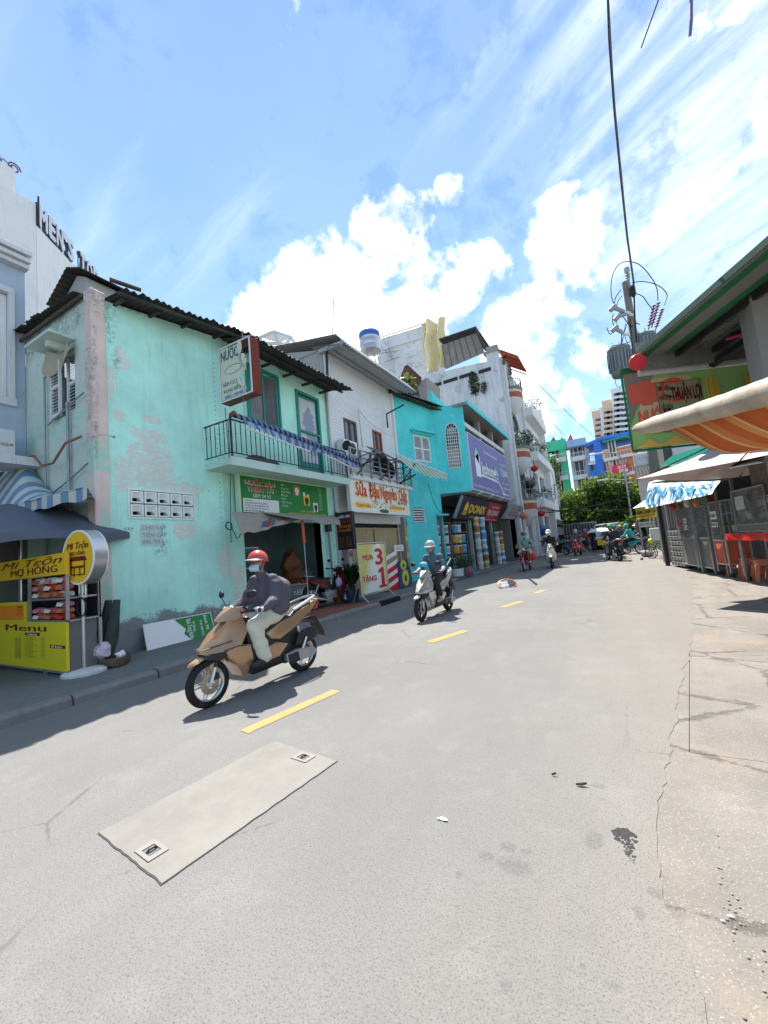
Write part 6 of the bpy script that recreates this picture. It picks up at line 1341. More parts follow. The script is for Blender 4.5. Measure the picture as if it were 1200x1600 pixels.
# rooftop: rear white block, yellow sheet, bamboo blind
rb = thing('rear_white_block','rear white block with rooftop railings above the cyan house','building',(-12,30,8));RFc = Face((-60,30.5),(1,0))
pq = [RFc.p(*RFc.at(px,py)) for px,py in ((592,530),(668,507),(668,640),(592,640))];b = MB();b.prism(pq,(0,4,0));b.build('wall',M_weather,rb)
for (p0,p1) in (((594,529),(666,506)),((596,548),(660,528))): b = MB();b.tube([RFc.p(*RFc.at(*p0),.15),RFc.p(*RFc.at(*p1),.15)],.07,5);b.build('rail',M_white,rb)
b = MB()
for (p0,p1) in (((600,545),(622,568)),((612,545),(618,562)),((600,556),(628,552)),((606,570),(628,562))): b.tube([RFc.p(*RFc.at(*p0),.6),RFc.p(*RFc.at(*p1),.6)],.04,4)
b.build('frame',M_grey,rb)
ys_ = thing('yellow_sheet','sunlit yellow-gold plastic sheet draped high on the tall white building','sheet',(-10,28,12));YF = Face((-60,28.5),(1,0))
qa = [YF.p(*YF.at(px,py)) for px,py in ((657,506),(692,497),(704,572),(664,584))]
t = NT('gold_plastic',False);c_ = t.mix(t.ramp(t.noise(1.3,5,.6),.4,.6),sr(236,216,150),sr(226,218,192));t.bump(t.noise(2.5,6,.6,dist=1.2),.8,.2);M_gold = t.done(c_,.5)
b = MB();b.sheet(lambda u,v: qa[0].lerp(qa[1],u).lerp(qa[3].lerp(qa[2],u),v)+V((.12*math.sin(9*v+2*u),.3*math.sin(13*u+2*v)-.0,.18*math.sin(7*u)*(1-v))),26,20);b.build('sheet',M_gold,ys_,smooth=True,thick=.03)
bl = thing('bamboo_blind','grey bamboo blind screen under a small rooftop canopy','blind',(-8,27.4,12));BFc = Face((-60,27.6),(1,0))
qa = [BFc.p(*BFc.at(px,py)) for px,py in ((691,539),(745,520),(757,551),(697,577))]
for k in range(16):
    a0,a1 = k/16,(k+.8)/16;b = MB();b.prism([qa[0].lerp(qa[3],a0),qa[1].lerp(qa[2],a0),qa[1].lerp(qa[2],a1),qa[0].lerp(qa[3],a1)],(0,.05,0));b.build('slat',PM('bamboo_grey',sr(160,154,148),.3,1.5,dirt=.4),bl)
for k in range(7): b = MB();b.tube([qa[0].lerp(qa[1],k/6.)-Y3*.05,qa[3].lerp(qa[2],k/6.)-Y3*.05],.018,4);b.build('cord',M_dark,bl)
b = MB();qc = [BFc.p(*BFc.at(px,py),.5) for px,py in ((690,536),(747,517),(762,550),(758,550))];b.prism([qc[0],qc[1],qc[1]+V((.1,3,-.2)),qc[0]+V((.1,3,-.2))],(0,0,.12));b.prism([qc[1],qc[2]+V((0,0,0)),qc[2]+V((.0,.3,0)),qc[1]+V((0,.3,0))],(-.12,0,0));b.build('canopy',M_roofdark,bl)
c = at_d(636,600,22);leafy('rooftop_plant','bright yellow-green bushy plant on the roof behind the cyan house','plant',c-V((0,0,1.0)),.45,1.5,500,M_leafl,.22,False,None,31)
gpl = thing('roof_screen','brown sheet roof and black fence behind the rooftop plant','roof',tuple(at_d(650,600,23)));b = MB();b.prism([at_d(632,572,22.5),at_d(637,570,22.5),at_d(659,590,22.5),at_d(658,596,22.5)],V((-1.5,2,0)));b.build('sheet',PM('brown_sheet',sr(96,64,60),.2,1),gpl);b = MB()
for k in range(14): p = at_d(627+k*2.1,592+k*1.5,21.5);b.tube([p,p-Z3*.9],.025,4)
b.build('fence',M_dark,gpl)
b = MB();b.prism([at_d(652,598,23),at_d(667,590,23),at_d(667,640,23),at_d(652,640,23)],(0,2,0));b.build('wall',M_conc,gpl)

# ================================================================ next white balcony building and boxed-out house
HX = -5.2;hb = thing('white_balcony_building','narrow white building with box balconies, right of the round balconies','building',(HX,37,0));HF = Face((HX,0),(0,1))
ht = HF.at(826,625)[1];print('H top',ht)
b = MB();b.box(-12,HX-.2,33.2,33.35,0,12.6);b.build('side_wall',M_white,hb)
b = MB();wall(b,HF,33.3,41,0,12.6,[(34,36.5,.1,3.2),(37.4,40,.1,3.2)]+[(34.3,36.6,z,z+2.3) for z in (4.4,8.0)]+[(37.6,40.2,z,z+2.3) for z in (4.4,8.0)],.3);b.build('wall',M_white,hb)
b = MB();b.box(HX-.8,HX-.7,33.3,41,0,12);b.build('dark_interior',M_room2,hb)
for z in (3.7,7.4,11.0):
    b = MB();b.box(HX,HX+.7,33.5,40.8,z,z+.7);b.build('balcony',M_white,hb,bevel=.03)
    rl = MB();rl.tube([(HX+.65,33.6,z+1.15),(HX+.65,40.7,z+1.15)],.03,4);rl = rl.build('railing',M_whited,hb)
    for k in range(24): b = MB();b.tube([(HX+.65,33.7+k*.3,z+.7),(HX+.65,33.7+k*.3,z+1.15)],.02,4);b.build('baluster',M_whited,rl)
    leafy('balcony_plants','trailing green plants on the %s box balcony of the narrow white building' % {3.7: 'lowest',7.4: 'middle',11.0: 'top'}[z],'plant',V((HX+.6,35,z+.75)),.8,.9,130,M_leaf,.16,False,None,int(z))
b = MB();b.box(HX-.2,HX+.5,40.6,41,0,13.4);b.build('fin_wall',M_white,hb)
for k,(px,py) in enumerate(((864,852),(857,838),(871,850))): pass
ib = thing('boxed_out_house','white house with a windowless boxed-out upper storey at the end of the row','house',(-5,44,0));IX = -4.85
IFs = Face((-30,41.2),(1,0));iu0,iv1 = IFs.at(835,713);iu1,_ = IFs.at(850,708);zi0 = on_x(873,808,IX).z;print('I',iu0-30,iu1-30,iv1,zi0)
b = MB();b.prism([(-12,41.2,3.0),(IX,41.2,3.0),(IX,41.2,9.0),(-12,41.2,9.8)],(0,.3,0));b.build('side_wall',M_whited,ib)
b = MB();b.prism([(IX,41.2,3.0),(IX,46,3.0),(IX,46,8.2),(IX,41.2,9.0)],(-.4,0,0));b.build('front_wall',M_white,ib);b = MB();b.box(-12,IX-.02,41.5,50.5,2.9,3.05);b.build('floor_slab',M_conc,ib)
b = MB();b.box(-12,-6.3,41.4,50.5,0,2.9);b.build('ground_floor',M_room2,ib)
b = MB()
for (y,z0,z1,yy2) in ((43.6,5.0,6.5,44.8),(46.4,4.4,6.0,47.4)): b.tube([(IX+.08,y,z0),(IX+.08,y,z1),(IX+.08,yy2,z1)],.07,4)
b.tube([(IX+.06,42.2,8.6),(IX+.06,43.6,7.4),(IX+.06,44.6,6.6)],.03,4);b.build('pipe',M_grey,ib)
for k in range(5): b = MB();b.box(-6.2,IX-.1,42+k*1.9,42.25+k*1.9,2.6,2.92);b.build('beam',M_conc,ib)
ol = thing('blue_tarp_bundle','blue tarp bundle hanging from the wall at the end of the row','tarp',tuple(on_x(846,829,-5.2)));q = on_x(846,829,-5.1);b = MB();b.sphere(q,.75,3,(.6,1.5,.55))
for v in b.bm.verts: v.co += V((mnoise.noise(v.co*2),mnoise.noise(v.co*2+V((5,0,0))),mnoise.noise(v.co*2+V((0,5,0)))))*.2
b.build('sheet',flat('tarp_blue',sr(40,80,150)),ol,smooth=True)
for k,(px,py,lab) in enumerate(((846,802,'red paper lantern hanging under the boxed-out house'),(835,732,'small red lantern hanging beside the box balcony'),(818,806,'faded orange ornament hanging over the pillar doorway'))):
    q = on_x(px,py,-4.4 if k != 2 else -5.0);t_ = thing('lantern',lab,'lantern',tuple(q));b = MB();b.lathe([(.08,-.22),(.24,-.1),(.26,0),(.24,.1),(.08,.22)],q,12);b.build('shade',flat('lantern_red',sr(190,40,36)) if k < 2 else flat('lantern_orange',sr(200,130,100)),t_,smooth=True);b = MB();b.tube([q+Z3*.2,q+Z3*.6],.02,4);b.build('cord',M_cable,t_)

# ================================================================ across the junction
FY = 64.0;FF = Face((-60,FY),(1,0))
def rect(px0,py0,px1,py1,f=FF): u0,v1 = f.at(px0,py0);u1,v0 = f.at(px1,py1);return u0,u1,v0,v1
def fwall(parent,px0,py0,px1,mat,holes=(),f=FF,z0=0,depth=6,name='wall'):
    u0,v1 = f.at(px0,py0);u1,_ = f.at(px1,py0);hs = []
    for (a,b_,c,d) in holes: hs.append(rect(a,b_,c,d,f))
    b = MB();wall(b,f,u0,u1,z0,v1,hs,.3);o = b.build(name,mat,parent)
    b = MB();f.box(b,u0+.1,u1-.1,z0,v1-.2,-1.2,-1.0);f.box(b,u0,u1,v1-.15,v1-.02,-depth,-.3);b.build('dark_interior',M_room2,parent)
    return u0,u1,v1
M_gsea = PM('sea_green_paint',sr(72,196,150),.08,1,dirt=.15);M_blue = PM('blue_paint',sr(64,124,206),.08,1,dirt=.15);M_bluel = PM('light_blue_paint',sr(150,180,220),.08,1,dirt=.15);M_or = PM('orange_paint',sr(206,134,96),.08,1,dirt=.15)
M_far = PM('far_white',(.66,.66,.66),.06,.6,dirt=.2)
def storey(parent,px0,px1,py,hpx,mat,f=FF,out=1.0,rails=True,arch=False,wpx=None):
    u0,_ = f.at(px0,py);u1,v1 = f.at(px1,py);_,v0 = f.at(px1,py+hpx)
    b = MB();f.box(b,u0,u1,v0,v1,-.1,out);b.build('balcony',mat,parent)
    if rails:
        rl = MB();rl.tube([f.p(u0,v1+.55,out-.1),f.p(u1,v1+.55,out-.1)],.04,4);rl = rl.build('railing',M_whited,parent)
        n = 8
        for k in range(n+1): b = MB();u = u0+(u1-u0)*k/n;b.tube([f.p(u,v1,out-.1),f.p(u,v1+.55,out-.1)],.03,4);b.build('baluster',M_whited,rl)
    if wpx:
        a0,_ = f.at(wpx[0],py);a1,_ = f.at(wpx[1],py);hgt = 2.3
        fr = MB()
        for a,c,e,g_ in ((a0,a0+.12,v1,v1+hgt),(a1-.12,a1,v1,v1+hgt),(a0,a1,v1+hgt-.1,v1+hgt+.05),((a0+a1)/2-.05,(a0+a1)/2+.05,v1,v1+hgt)): f.box(fr,a,c,e,g_,-.05,.08)
        if arch: fr.tube([f.p((a0+a1)/2+(a1-a0)/2*math.cos(k*PI/8),v1+hgt-.6+.9*math.sin(k*PI/8),.06) for k in range(9)],.08,4)
        o = fr.build('window',M_whited,parent);b = MB();f.box(b,a0+.12,a1-.12,v1,v1+hgt-.1,-.02,.0);b.build('pane',PM('far_glass',(.06,.06,.07),.4,1,.2,0),o)
gnb = thing('green_building','sea-green and white four-storey building across the junction','building',(-14,FY,0))
fwall(gnb,828,702,884,M_far,[(833,712,850,740),(852,706,868,716),(868,722,884,743),(872,750,884,773)])
for py,a,c in ((715,866,885),(743,872,889),(773,876,893),(801,879,896)): storey(gnb,a,c,py,7,M_far,wpx=(a+2,c-5),arch=True)
u0,u1,v0,v1 = rect(831,697,886,702);b = MB();FF.box(b,u0,u1,v0,v1,0,.7);b.build('top_band',M_gsea,gnb)
u0,u1,v0,v1 = rect(884,697,890,820);b = MB();FF.box(b,u0,u1,0,v1,-.2,.5);b.build('column',M_gsea,gnb)
u0,u1,v0,v1 = rect(853,711,866,730);b = MB();FF.box(b,u0,u1,v0,v1,0,.6);b.build('box_bay',M_gsea,gnb)
u0,u1,v0,v1 = rect(862,730,873,800);b = MB();FF.box(b,u0,u1,0,v1,0,.15);b.build('green_wall',M_gsea,gnb)
for k,(px,w_) in enumerate(((836,12),(857,16),(872,12))):
    u,v = FF.at(px,697);u2,_ = FF.at(px+w_,697);h_ = 1.1
    b = MB();b.prism([FF.p(u,v,.6),FF.p(u2,v,.6),FF.p((u+u2)/2+.2,v+h_,.6)],FF.n*-3);b.build('roof_gable',M_band,gnb)
leafy('balcony_plants','bright climbing plants on the green building balconies','plant',FF.p(*FF.at(868,772),1.8),1.1,5.6,260,M_leafl,.5,False,None,61)
wnb = thing('white_balcony_block','white four-storey building between the green and the blue buildings','building',(-9,FY,0))
fwall(wnb,888,696,919,M_far,[(890,700,914,711),(895,722,916,741),(902,750,921,770)])
for py,a,c in ((712,893,916),(741,896,919),(769,901,922),(797,905,925)): storey(wnb,a,c,py,7,M_far,wpx=(a+3,c-4),arch=True)
u0,u1,v0,v1 = rect(886,692,917,697);b = MB();FF.box(b,u0,u1,v0,v1,0,1.5);b.build('top_band',M_bluel,wnb)
u,v = FF.at(884,697);u2,_ = FF.at(898,697);b = MB();b.prism([FF.p(u,v,.6),FF.p(u2,v,.6),FF.p((u+u2)/2+.3,v+1.5,.6)],FF.n*-3);b.build('roof_gable',M_band,wnb)
b = MB();u,v = FF.at(905,716);u2,v2 = FF.at(913,704);FF.box(b,u,u2,v,v2,-.5,-.3);b.build('blue_wall',M_bluel,wnb)
BB = Face((FF.p(*FF.at(918,760)).x,62.5),(1,0));bnb = thing('blue_building','bright blue corner building with a flat blue roof canopy across the junction','building',(BB.o.x,62.5,0))
fwall(bnb,918,722,946,M_blue,[(922,725,928,735),(932,721,938,732),(921,703,944,711)],f=BB)
u0,u1,v0,v1 = rect(917,712,941,721,BB);b = MB()
for k in range(12): u = u0+(u1-u0)*k/12;BB.box(b,u,u+(u1-u0)/24,v0,v1,-.05,.05)
BB.box(b,u0,u1,v1-.12,v1,-.1,.1);BB.box(b,u0,u1,v0,v0+.12,-.1,.1);b.build('parapet_lattice',M_bluel,bnb)
for py in (719,742): u0,u1,v0,v1 = rect(918,py,944,py+4,BB);b = MB();BB.box(b,u0,u1,v0,v0+.35,0,.12);b.build('string_course',M_far,bnb)
q0,q1 = BB.p(*BB.at(916,698)),BB.p(*BB.at(941,686));b = MB();b.prism([q0,q1+V((0,0,-.1)),q1+V((7.5,0,-.1)),q1+V((7.5,6,0)),q0+V((0,6,0))],(0,0,.45));b.build('roof_canopy',M_blue,bnb)
u0,u1,v0,v1 = rect(938,690,942,800,BB);b = MB();BB.box(b,u0,u1,0,v1,-.1,.2);b.build('column',M_blue,bnb)
BR = Face((BB.p(*BB.at(945,760)).x,62.4),(.93,-.36));onb = thing('orange_building','orange and white building with arched doors and a red banner, right of the blue one','building',(BR.o.x,62.4,0))
fwall(onb,944,705,992,M_or,[(948,716,953,726),(946,737,951,755)],f=BR)
for py,a,c in ((708,946,990),(736,948,992),(760,950,994)): storey(onb,a,c,py,5,M_far,f=BR,out=.8,wpx=(a+6,a+18))
for px,py in ((968,718),(976,716),(969,744),(954,720),(954,748),(960,746)):
    u0,u1,v0,v1 = rect(px,py,px+4.5,py+13,BR);fr = MB();BR.box(fr,u0,u1,v0,v1,0,.1);o = fr.build('window',M_far,onb);b = MB()
    for k in range(4): BR.box(b,u0+.12,u1-.12,v0+.2+k*(v1-v0)/4.3,v0+.2+(k+.6)*(v1-v0)/4.3,.1,.12)
    b.build('pane',M_room2,o)
u0,u1,v0,v1 = rect(944,690,984,700,BR);b = MB();BR.box(b,u0,u1,v1-.2,v1,-2,.6);b.build('roof_canopy',PM('green_canopy',sr(70,150,150),.1),onb)
rbn = thing('red_banner','red banner with white lettering on the orange building','banner',tuple(BR.p(*BR.at(975,735),1)));u0,u1,v0,v1 = rect(961,729,988,738,BR);b = MB();BR.box(b,u0,u1,v0,v1,.95,1.0);b.build('cloth',flat('banner_red',sr(214,56,66)),rbn)
text('CHO THUÊ',M_wht,rbn,BR.p(u0+(u1-u0)*.35,v0+(v1-v0)*.55,1.01),BR.u,Z3,(v1-v0)*.3,width=(u1-u0)*.5,bold=.05);text('0782 086',M_wht,rbn,BR.p(u0+(u1-u0)*.4,v0+(v1-v0)*.1,1.01),BR.u,Z3,(v1-v0)*.35,width=(u1-u0)*.55,bold=.05)
# tower block far behind
TY = 150;TF = Face((-90,TY),(1,-.0))
tw = thing('tower_block','tall beige and white apartment tower far behind the blue building','tower',(-20,TY,0))
M_beit = PM('tower_beige',sr(216,186,156),.05,.2,dirt=.1);M_twht = PM('tower_white',sr(216,220,226),.04,.2,dirt=.1)
for (p0,py,p1,mt,dd) in ((924,643,938,M_beit,0),(936,638,941,M_twht,.5),(940,629,958,M_beit,1.5),(953,612,992,M_twht,2.5)):
    u0,v1 = TF.at(p0,py);u1,_ = TF.at(p1,py-3);b = MB();b.prism([TF.p(u0,0,dd),TF.p(u1+1.5,0,dd),TF.p(u1+1.5,v1,dd),TF.p(u0,v1,dd)],(0,14,0));b.build('wall',mt,tw)
wp = None
for r_ in range(14):
    for px in (934.5,948.3,953,963.5,968,976,981,987):
        py = 620+r_*8.4+(px-960)*-.1
        if px < 938 and py < 655 or px < 955 and py < 640: continue
        if py > 700: continue
        dd = 2.5 if px > 958 else 1.5 if px > 945 else 0
        u,v = TF.at(px,py);b = MB();TF.box(b,u-.9,u+.9,v-.5,v+.5,dd-.0,dd+.08)
        fr = b.build('window',M_twht,tw);b = MB();TF.box(b,u-.8,u+.8,v-.4,v+.45,dd+.08,dd+.12);b.build('pane',PM('tower_glass',(.10,.10,.10),.3,1,.2,0),fr)
# trees along the far street
M_tree = leafmat('tree_leaf',(.03,.075,.018),(.075,.13,.03));M_tree_lit = leafmat('tree_leaf_lit_top',(.12,.21,.02),(.26,.34,.05));M_bark = PM('bark',(.07,.055,.045),.3,2)
def tree(c,r,h,zc,n,lab,seed,mat=M_tree,top=M_tree_lit,ls=.42):
    t_ = thing('street_tree',lab,'tree',tuple(c),group='trees across the junction');rn = random.Random(seed)
    b = MB();b.tube([c,c+V((.15,0,zc*.4)),c+V((-.1,.1,zc*.8)),c+V((0,0,zc))],[.26,.2,.16,.1],8)
    cl = []
    for k in range(13):
        a = rn.random()*2*PI;rr = r*math.sqrt(rn.random())*.85;e = c+V((rr*math.cos(a),rr*math.sin(a)*.8,zc+h*.5*rn.uniform(-.5,.75)*(1-.3*rr/r)));cl.append((e,rn.uniform(.32,.5)*min(r,h)))
        b.tube([c+V((0,0,zc*.55)),(c+V((0,0,zc*.8))).lerp(e,.5),e],[.1,.06,.02],5)
    b.build('trunk',M_bark,t_)
    b = MB()
    for k in range(n):
        e,rad = rn.choice(cl);d = V((rn.gauss(0,1),rn.gauss(0,1),rn.gauss(0,1))).normalized();q = e+d*rad*(rn.random()**.4)*(1+.35*mnoise.noise(e+d*1.7));q.z = e.z+(q.z-e.z)*.75
        a = (d+V((rn.gauss(0,.6),rn.gauss(0,.6),rn.gauss(0,.5)))).normalized();s_ = a.cross(V((rn.gauss(0,1),rn.gauss(0,1),rn.gauss(0,1)))).normalized()*ls*.3
        b.mi = 1 if q.z > e.z+rad*.12 and rn.random() < .85 else 0  # sunlight on the clump tops is put into the leaf colour
        b.poly([q-a*ls*.1,q+a*ls*.4+s_,q+a*ls,q+a*ls*.4-s_])
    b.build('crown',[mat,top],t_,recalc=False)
gz = lambda px,py,d: (lambda p: V((p.x,p.y,0)))(at_d(px,py,d))
for k,(px,d,r,h,zc,n,lab) in enumerate(((888,46,4.2,5.0,3.6,3400,'dark green tree at the left end of the junction row, behind the grey truck'),(915,47,3.6,4.4,4.2,3000,'yellow-green tree second from the left in front of the white balcony block'),(941,46,4.0,5.2,5.0,3800,'tallest bright green tree in front of the blue building'),
                                   (968,45,3.6,5.0,4.8,3200,'green tree in front of the orange building'),(1003,44,2.6,3.4,3.4,1600,'darker tree behind the yellow noodle banner'),(994,32,1.2,1.8,1.7,700,'small bright tree beside the yellow noodle banner'))):
    tree(gz(px,820,d),r,h,zc,n,lab,40+k)
# low buildings behind the trees
lb = thing('blue_roofed_shop','low shop with a pale blue roof under the trees across the junction','building',(-6,58,0));LF = Face((-60,58),(1,0));u0,u1,v0,v1 = rect(925,806,962,838,LF)
b = MB();LF.box(b,u0,u1,0,v1-.5,-4,0);b.build('wall',PM('beige_wall',sr(190,180,160),.1,1),lb);b = MB();b.prism([LF.p(u0-.3,v1-.6,.8),LF.p(u1+.3,v1-.6,.8),LF.p(u1,v1+.8,-2),LF.p(u0,v1+.8,-2)],(0,0,.1));b.build('roof',PM('blue_roof',sr(110,170,210),.1,1),lb)
b = MB()
for k in range(12): LF.box(b,u0+.3,u1-.3,.1+k*.2,.28+k*.2,0,.04)
b.build('roller_shutter',M_whited,lb)
dbk = thing('market_frontage','dim shop frontage in the shade under the trees','building',(-20,60,0));LF2 = Face((-60,60),(1,0))
u0,u1,v0,v1 = rect(840,800,924,850,LF2);b = MB();wall(b,LF2,u0,u1,0,4.2,[(u0+1+k*3.2,u0+3.3+k*3.2,.1,3) for k in range(4)],.3);b.build('wall',M_conc,dbk);b = MB();LF2.box(b,u0,u1,0,4,-1.2,-1);b.build('dark_interior',M_room2,dbk)
u0,u1,v0,v1 = rect(963,800,1060,850,LF2);b = MB();wall(b,LF2,u0,u1,0,5.2,[(u0+1+k*3.4,u0+3.6+k*3.4,.1,3.2) for k in range(4)],.3);b.build('wall',M_conc_d,dbk);b = MB();LF2.box(b,u0,u1,0,5,-1.2,-1);b.build('dark_interior',M_room2,dbk)
# grey box truck / railed container
tr = thing('box_truck','long dark grey covered truck body parked across the junction','truck',(-8,40,0));TRF = Face((-60,41),(1,0));u0,u1,v0,v1 = rect(880,820,935,846,TRF)
b = MB();TRF.box(b,u0,u1,.75,v1,-2.2,0);b.build('cargo_body',PM('truck_cover',(.085,.085,.09),.2,1),tr,bevel=.05)
b = MB()
for k in range(12): u = u0+(u1-u0)*k/11;b.tube([TRF.p(u,.8,.05),TRF.p(u,v1,.05)],.03,4)
for v in (.9,v1*.55,v1): b.tube([TRF.p(u0,v,.06),TRF.p(u1,v,.06)],.03,4)
b.build('rails',M_grey,tr)
b = MB();TRF.box(b,u0,u1+1.6,.45,.75,-2,-.2);b.build('chassis',M_black,tr)
b = MB();TRF.box(b,u1+.1,u1+1.8,.5,2.1,-2.1,-.05);b.build('cab',PM('cab_paint',(.12,.13,.14),.1),tr,bevel=.15)
for u in (u0+.8,u0+1.8,u1+1.0): b = MB();b.cyl(TRF.p(u,.45,0),TRF.p(u,.45,-.3),.45,seg=14);b.build('wheel',M_rubber,tr)
def car(name,lab,cat,loc,rot,L,W_,H_,col,van=False):
    t_ = thing(name,lab,cat,loc,rot);b = MB();m = flat('car_%d' % (col[0]*900),col,.25,coat=.6)
    prof = [(-L/2,.3),(-L/2,.95),(-L/2+.15,1.0),(L/2-.9,1.0),(L/2-.1,.85),(L/2,.6),(L/2,.3)] if not van else [(-L/2,.3),(-L/2+.05,1.1),(L/2-.7,1.1),(L/2-.05,.95),(L/2,.3)]
    b.prism([(-W_/2,y,z) for y,z in prof],(W_,0,0));b.build('body',m,t_,bevel=.06,local=True,bseg=2)
    cab = [(-L/2+.3,1.0),(-L/2+.65,H_-.05),(-L/2+.9,H_),(L/2-1.9,H_),(L/2-1.05,1.0)] if not van else [(-L/2+.06,1.1),(-L/2+.15,H_-.08),(-L/2+.35,H_),(L/2-1.7,H_),(L/2-.75,1.1)]
    b = MB();b.prism([(-W_/2+.1,y,z) for y,z in cab],(W_-.2,0,0));b.build('glasshouse',M_glass,t_,bevel=.05,local=True)
    b = MB();zz = H_+.004;b.prism([(-W_/2+.14,cab[1][0]+.05,zz-.06),(W_/2-.14,cab[1][0]+.05,zz-.06),(W_/2-.14,cab[3][0],zz-.06),(-W_/2+.14,cab[3][0],zz-.06)],(0,0,.08));b.build('roof',m,t_,bevel=.03,local=True)
    for sx in (-1,1):
        for y in (cab[0][0]+.1,(cab[0][0]+cab[-1][0])/2,): b = MB();b.box(sx*(W_/2-.09)-.03,sx*(W_/2-.09)+.03,y,y+.08,1.0,H_-.02);b.build('pillar',m,t_,local=True)
        for y in (-L/2+.8,L/2-.85): b = MB();b.cyl((sx*(W_/2-.2),y,.32),(sx*(W_/2+.01),y,.32),.32,seg=18);wl = b.build('wheel',M_rubber,t_,local=True);b = MB();b.cyl((sx*(W_/2-.0),y,.32),(sx*(W_/2+.02),y,.32),.18,seg=12);b.build('rim',M_steel,wl,local=True)
        b = MB();b.box(sx*(W_/2-.4)-.18,sx*(W_/2-.4)+.18,L/2-.06,L/2+.015,.62,.78);b.build('headlight',flat('lamp_glass',(.7,.7,.68),.15),t_,local=True,bevel=.02)
    b = MB();b.box(-W_/2+.15,W_/2-.15,L/2-.02,L/2+.03,.32,.5);b.build('bumper',M_black,t_,local=True,bevel=.02)
    return t_
p = gz(960,830,34);car('white_van','white van parked behind the motorbike riders across the junction','van',(p.x,p.y,0),R(200),4.6,1.75,2.0,(.75,.75,.75),True)
p = gz(938,835,34);car('parked_car','dark teal car just left of the white van','car',(p.x,p.y,0),R(195),4.2,1.7,1.5,(.03,.06,.07))
p = gz(992,832,33);car('parked_car','silver-blue car right of the white van, behind the motorbikes','car',(p.x,p.y,0),R(160),4.2,1.7,1.45,(.35,.40,.45))
p = gz(875,846,40);car('parked_car','pale car half hidden behind the row of motorbikes at the end of the white houses','car',(p.x,p.y,0),R(120),4.2,1.7,1.5,(.45,.5,.56))
sl = thing('street_lamp','double-headed street lamp rising from the trees across the junction','street lamp',tuple(gz(990,830,38)));q = gz(990,830,38);b = MB();b.tube([q,q+Z3*8,q+V((-.4,0,8.6)),q+V((-1.6,0,8.9))],.07,6);b.tube([q+Z3*6,q+V((-1.5,0,6.3))],.05,5);b.build('pole',M_grey,sl)
for dz,dx in ((8.9,-2.0),(6.3,-1.9)): b = MB();b.box(-.45,.45,-.15,.15,-.06,.06,Matrix.Translation(q+V((dx,0,dz))));b.build('lamp_head',M_whited,sl,bevel=.03)
# overhead cables
def cable(lab,pts,r,sag=0,name='overhead_cable'):
    pts = [V(p) for p in pts];out = []
    for a,c in zip(pts,pts[1:]):
        for k in range(12):
            f = k/12;out.append(a.lerp(c,f)-Z3*sag*4*f*(1-f))
    out.append(pts[-1]);b = MB();b.tube(out,r,5);return tag(b.build(name,M_cable),lab,'cable')
cable('upper black cable crossing in front of the trees',[at_d(840,802,36),at_d(995,771,34)],.035,.3);cable('lower black cable crossing in front of the trees',[at_d(845,795,36),at_d(1000,790,34)],.045,.35)
cable('thin wire crossing the sky level with the tower top',[at_d(832,641,42),at_d(985,636,30)],.012,.1)
cable('thin wire sloping from the red-tiled eave down to the far trees',[at_d(806,565,30),at_d(1010,745,60)],.02,.8);cable('second thin wire sloping from the white building to the far roofs',[at_d(820,600,32),at_d(900,697,60)],.02,.6)

# ================================================================ right side of the street
def D(px,py,d): return at_d(px,py,d)
# utility pole with transformers
ud = 17.0;pt = D(977,441,ud);pbx,pby = pt.x,pt.y;print('pole',pt)
up = thing('utility_pole','tall concrete utility pole with two grey transformers, rising behind the green awning','utility pole',(pbx,pby,0))
b = MB();b.tube([(pbx,pby,0),(pbx,pby,pt.z)],[.2,.13],10);b.build('post',PM('pole_concrete',(.2,.185,.16),.2,3,.9,.4),up,smooth=True)
b = MB();b.lathe([(.05,0),(.05,.55),(.09,.6),(.05,.66),(.10,.72),(.05,.78),(.1,.86),(.1,1.02),(.0,1.05)],(pbx+.12,pby,pt.z-.45),12);b.build('insulator_rod',M_grey,up,smooth=True)
b = MB()
for k in range(22): b.sphere((pbx+(.16 if k % 2 else -.12),pby-.14,pt.z-.3-k*.14),.018,0)
b.build('step_bolts',M_dark,up)['kind'] = 'stuff'
def xform(cx,cy_,r,h,lab):
    c = V((cx,cy_,0));b = MB();b.lathe([(r*.8,-h),(r*.86,-h*.95),(r*.92,-h*.12),(r*.98,-h*.1),(r,-h*.02),(r*.5,.04),(0.01,.07)],lab[1],20);o = b.build('transformer_tank',PM('transformer_grey',(.16,.18,.19),.1,4,.5,.1,metal=.2),up,smooth=True)
    b = MB()
    for k in range(22):
        a = 2*PI*k/22;q = lab[1]+V((math.cos(a)*r*.93,math.sin(a)*r*.93,0));b.box(-.012,.05,-.012,.012,-h*.8,-h*.16,Matrix.Translation(q) @ Matrix.Rotation(a,4,'Z'))
    b.build('cooling_fin',M_grey,o)
    for dx in (-.18,.05):
        b = MB();q = lab[1]+V((dx,0,.04));b.lathe([(.04,0),(.03,.08),(.07,.1),(.03,.13),(.06,.16),(.03,.2),(.02,.26)],q,8);b.build('bushing',M_whited,o)
t1 = D(966,545,ud-.3);xform(0,0,.43,1.15,(None,t1));t2 = D(1006,524,ud-.2);xform(0,0,.43,1.15,(None,t2))
b = MB();b.box(min(t1.x,pbx)-.0,max(t2.x,pbx),pby-.06,pby+.06,t1.z-.55,t1.z-.45);b.tube([t1-Z3*.9,V((pbx,pby,t1.z-.9))],.05,4);b.tube([t2-Z3*.7,V((pbx,pby,t2.z-.7))],.05,4);b.build('bracket',M_grey,up)
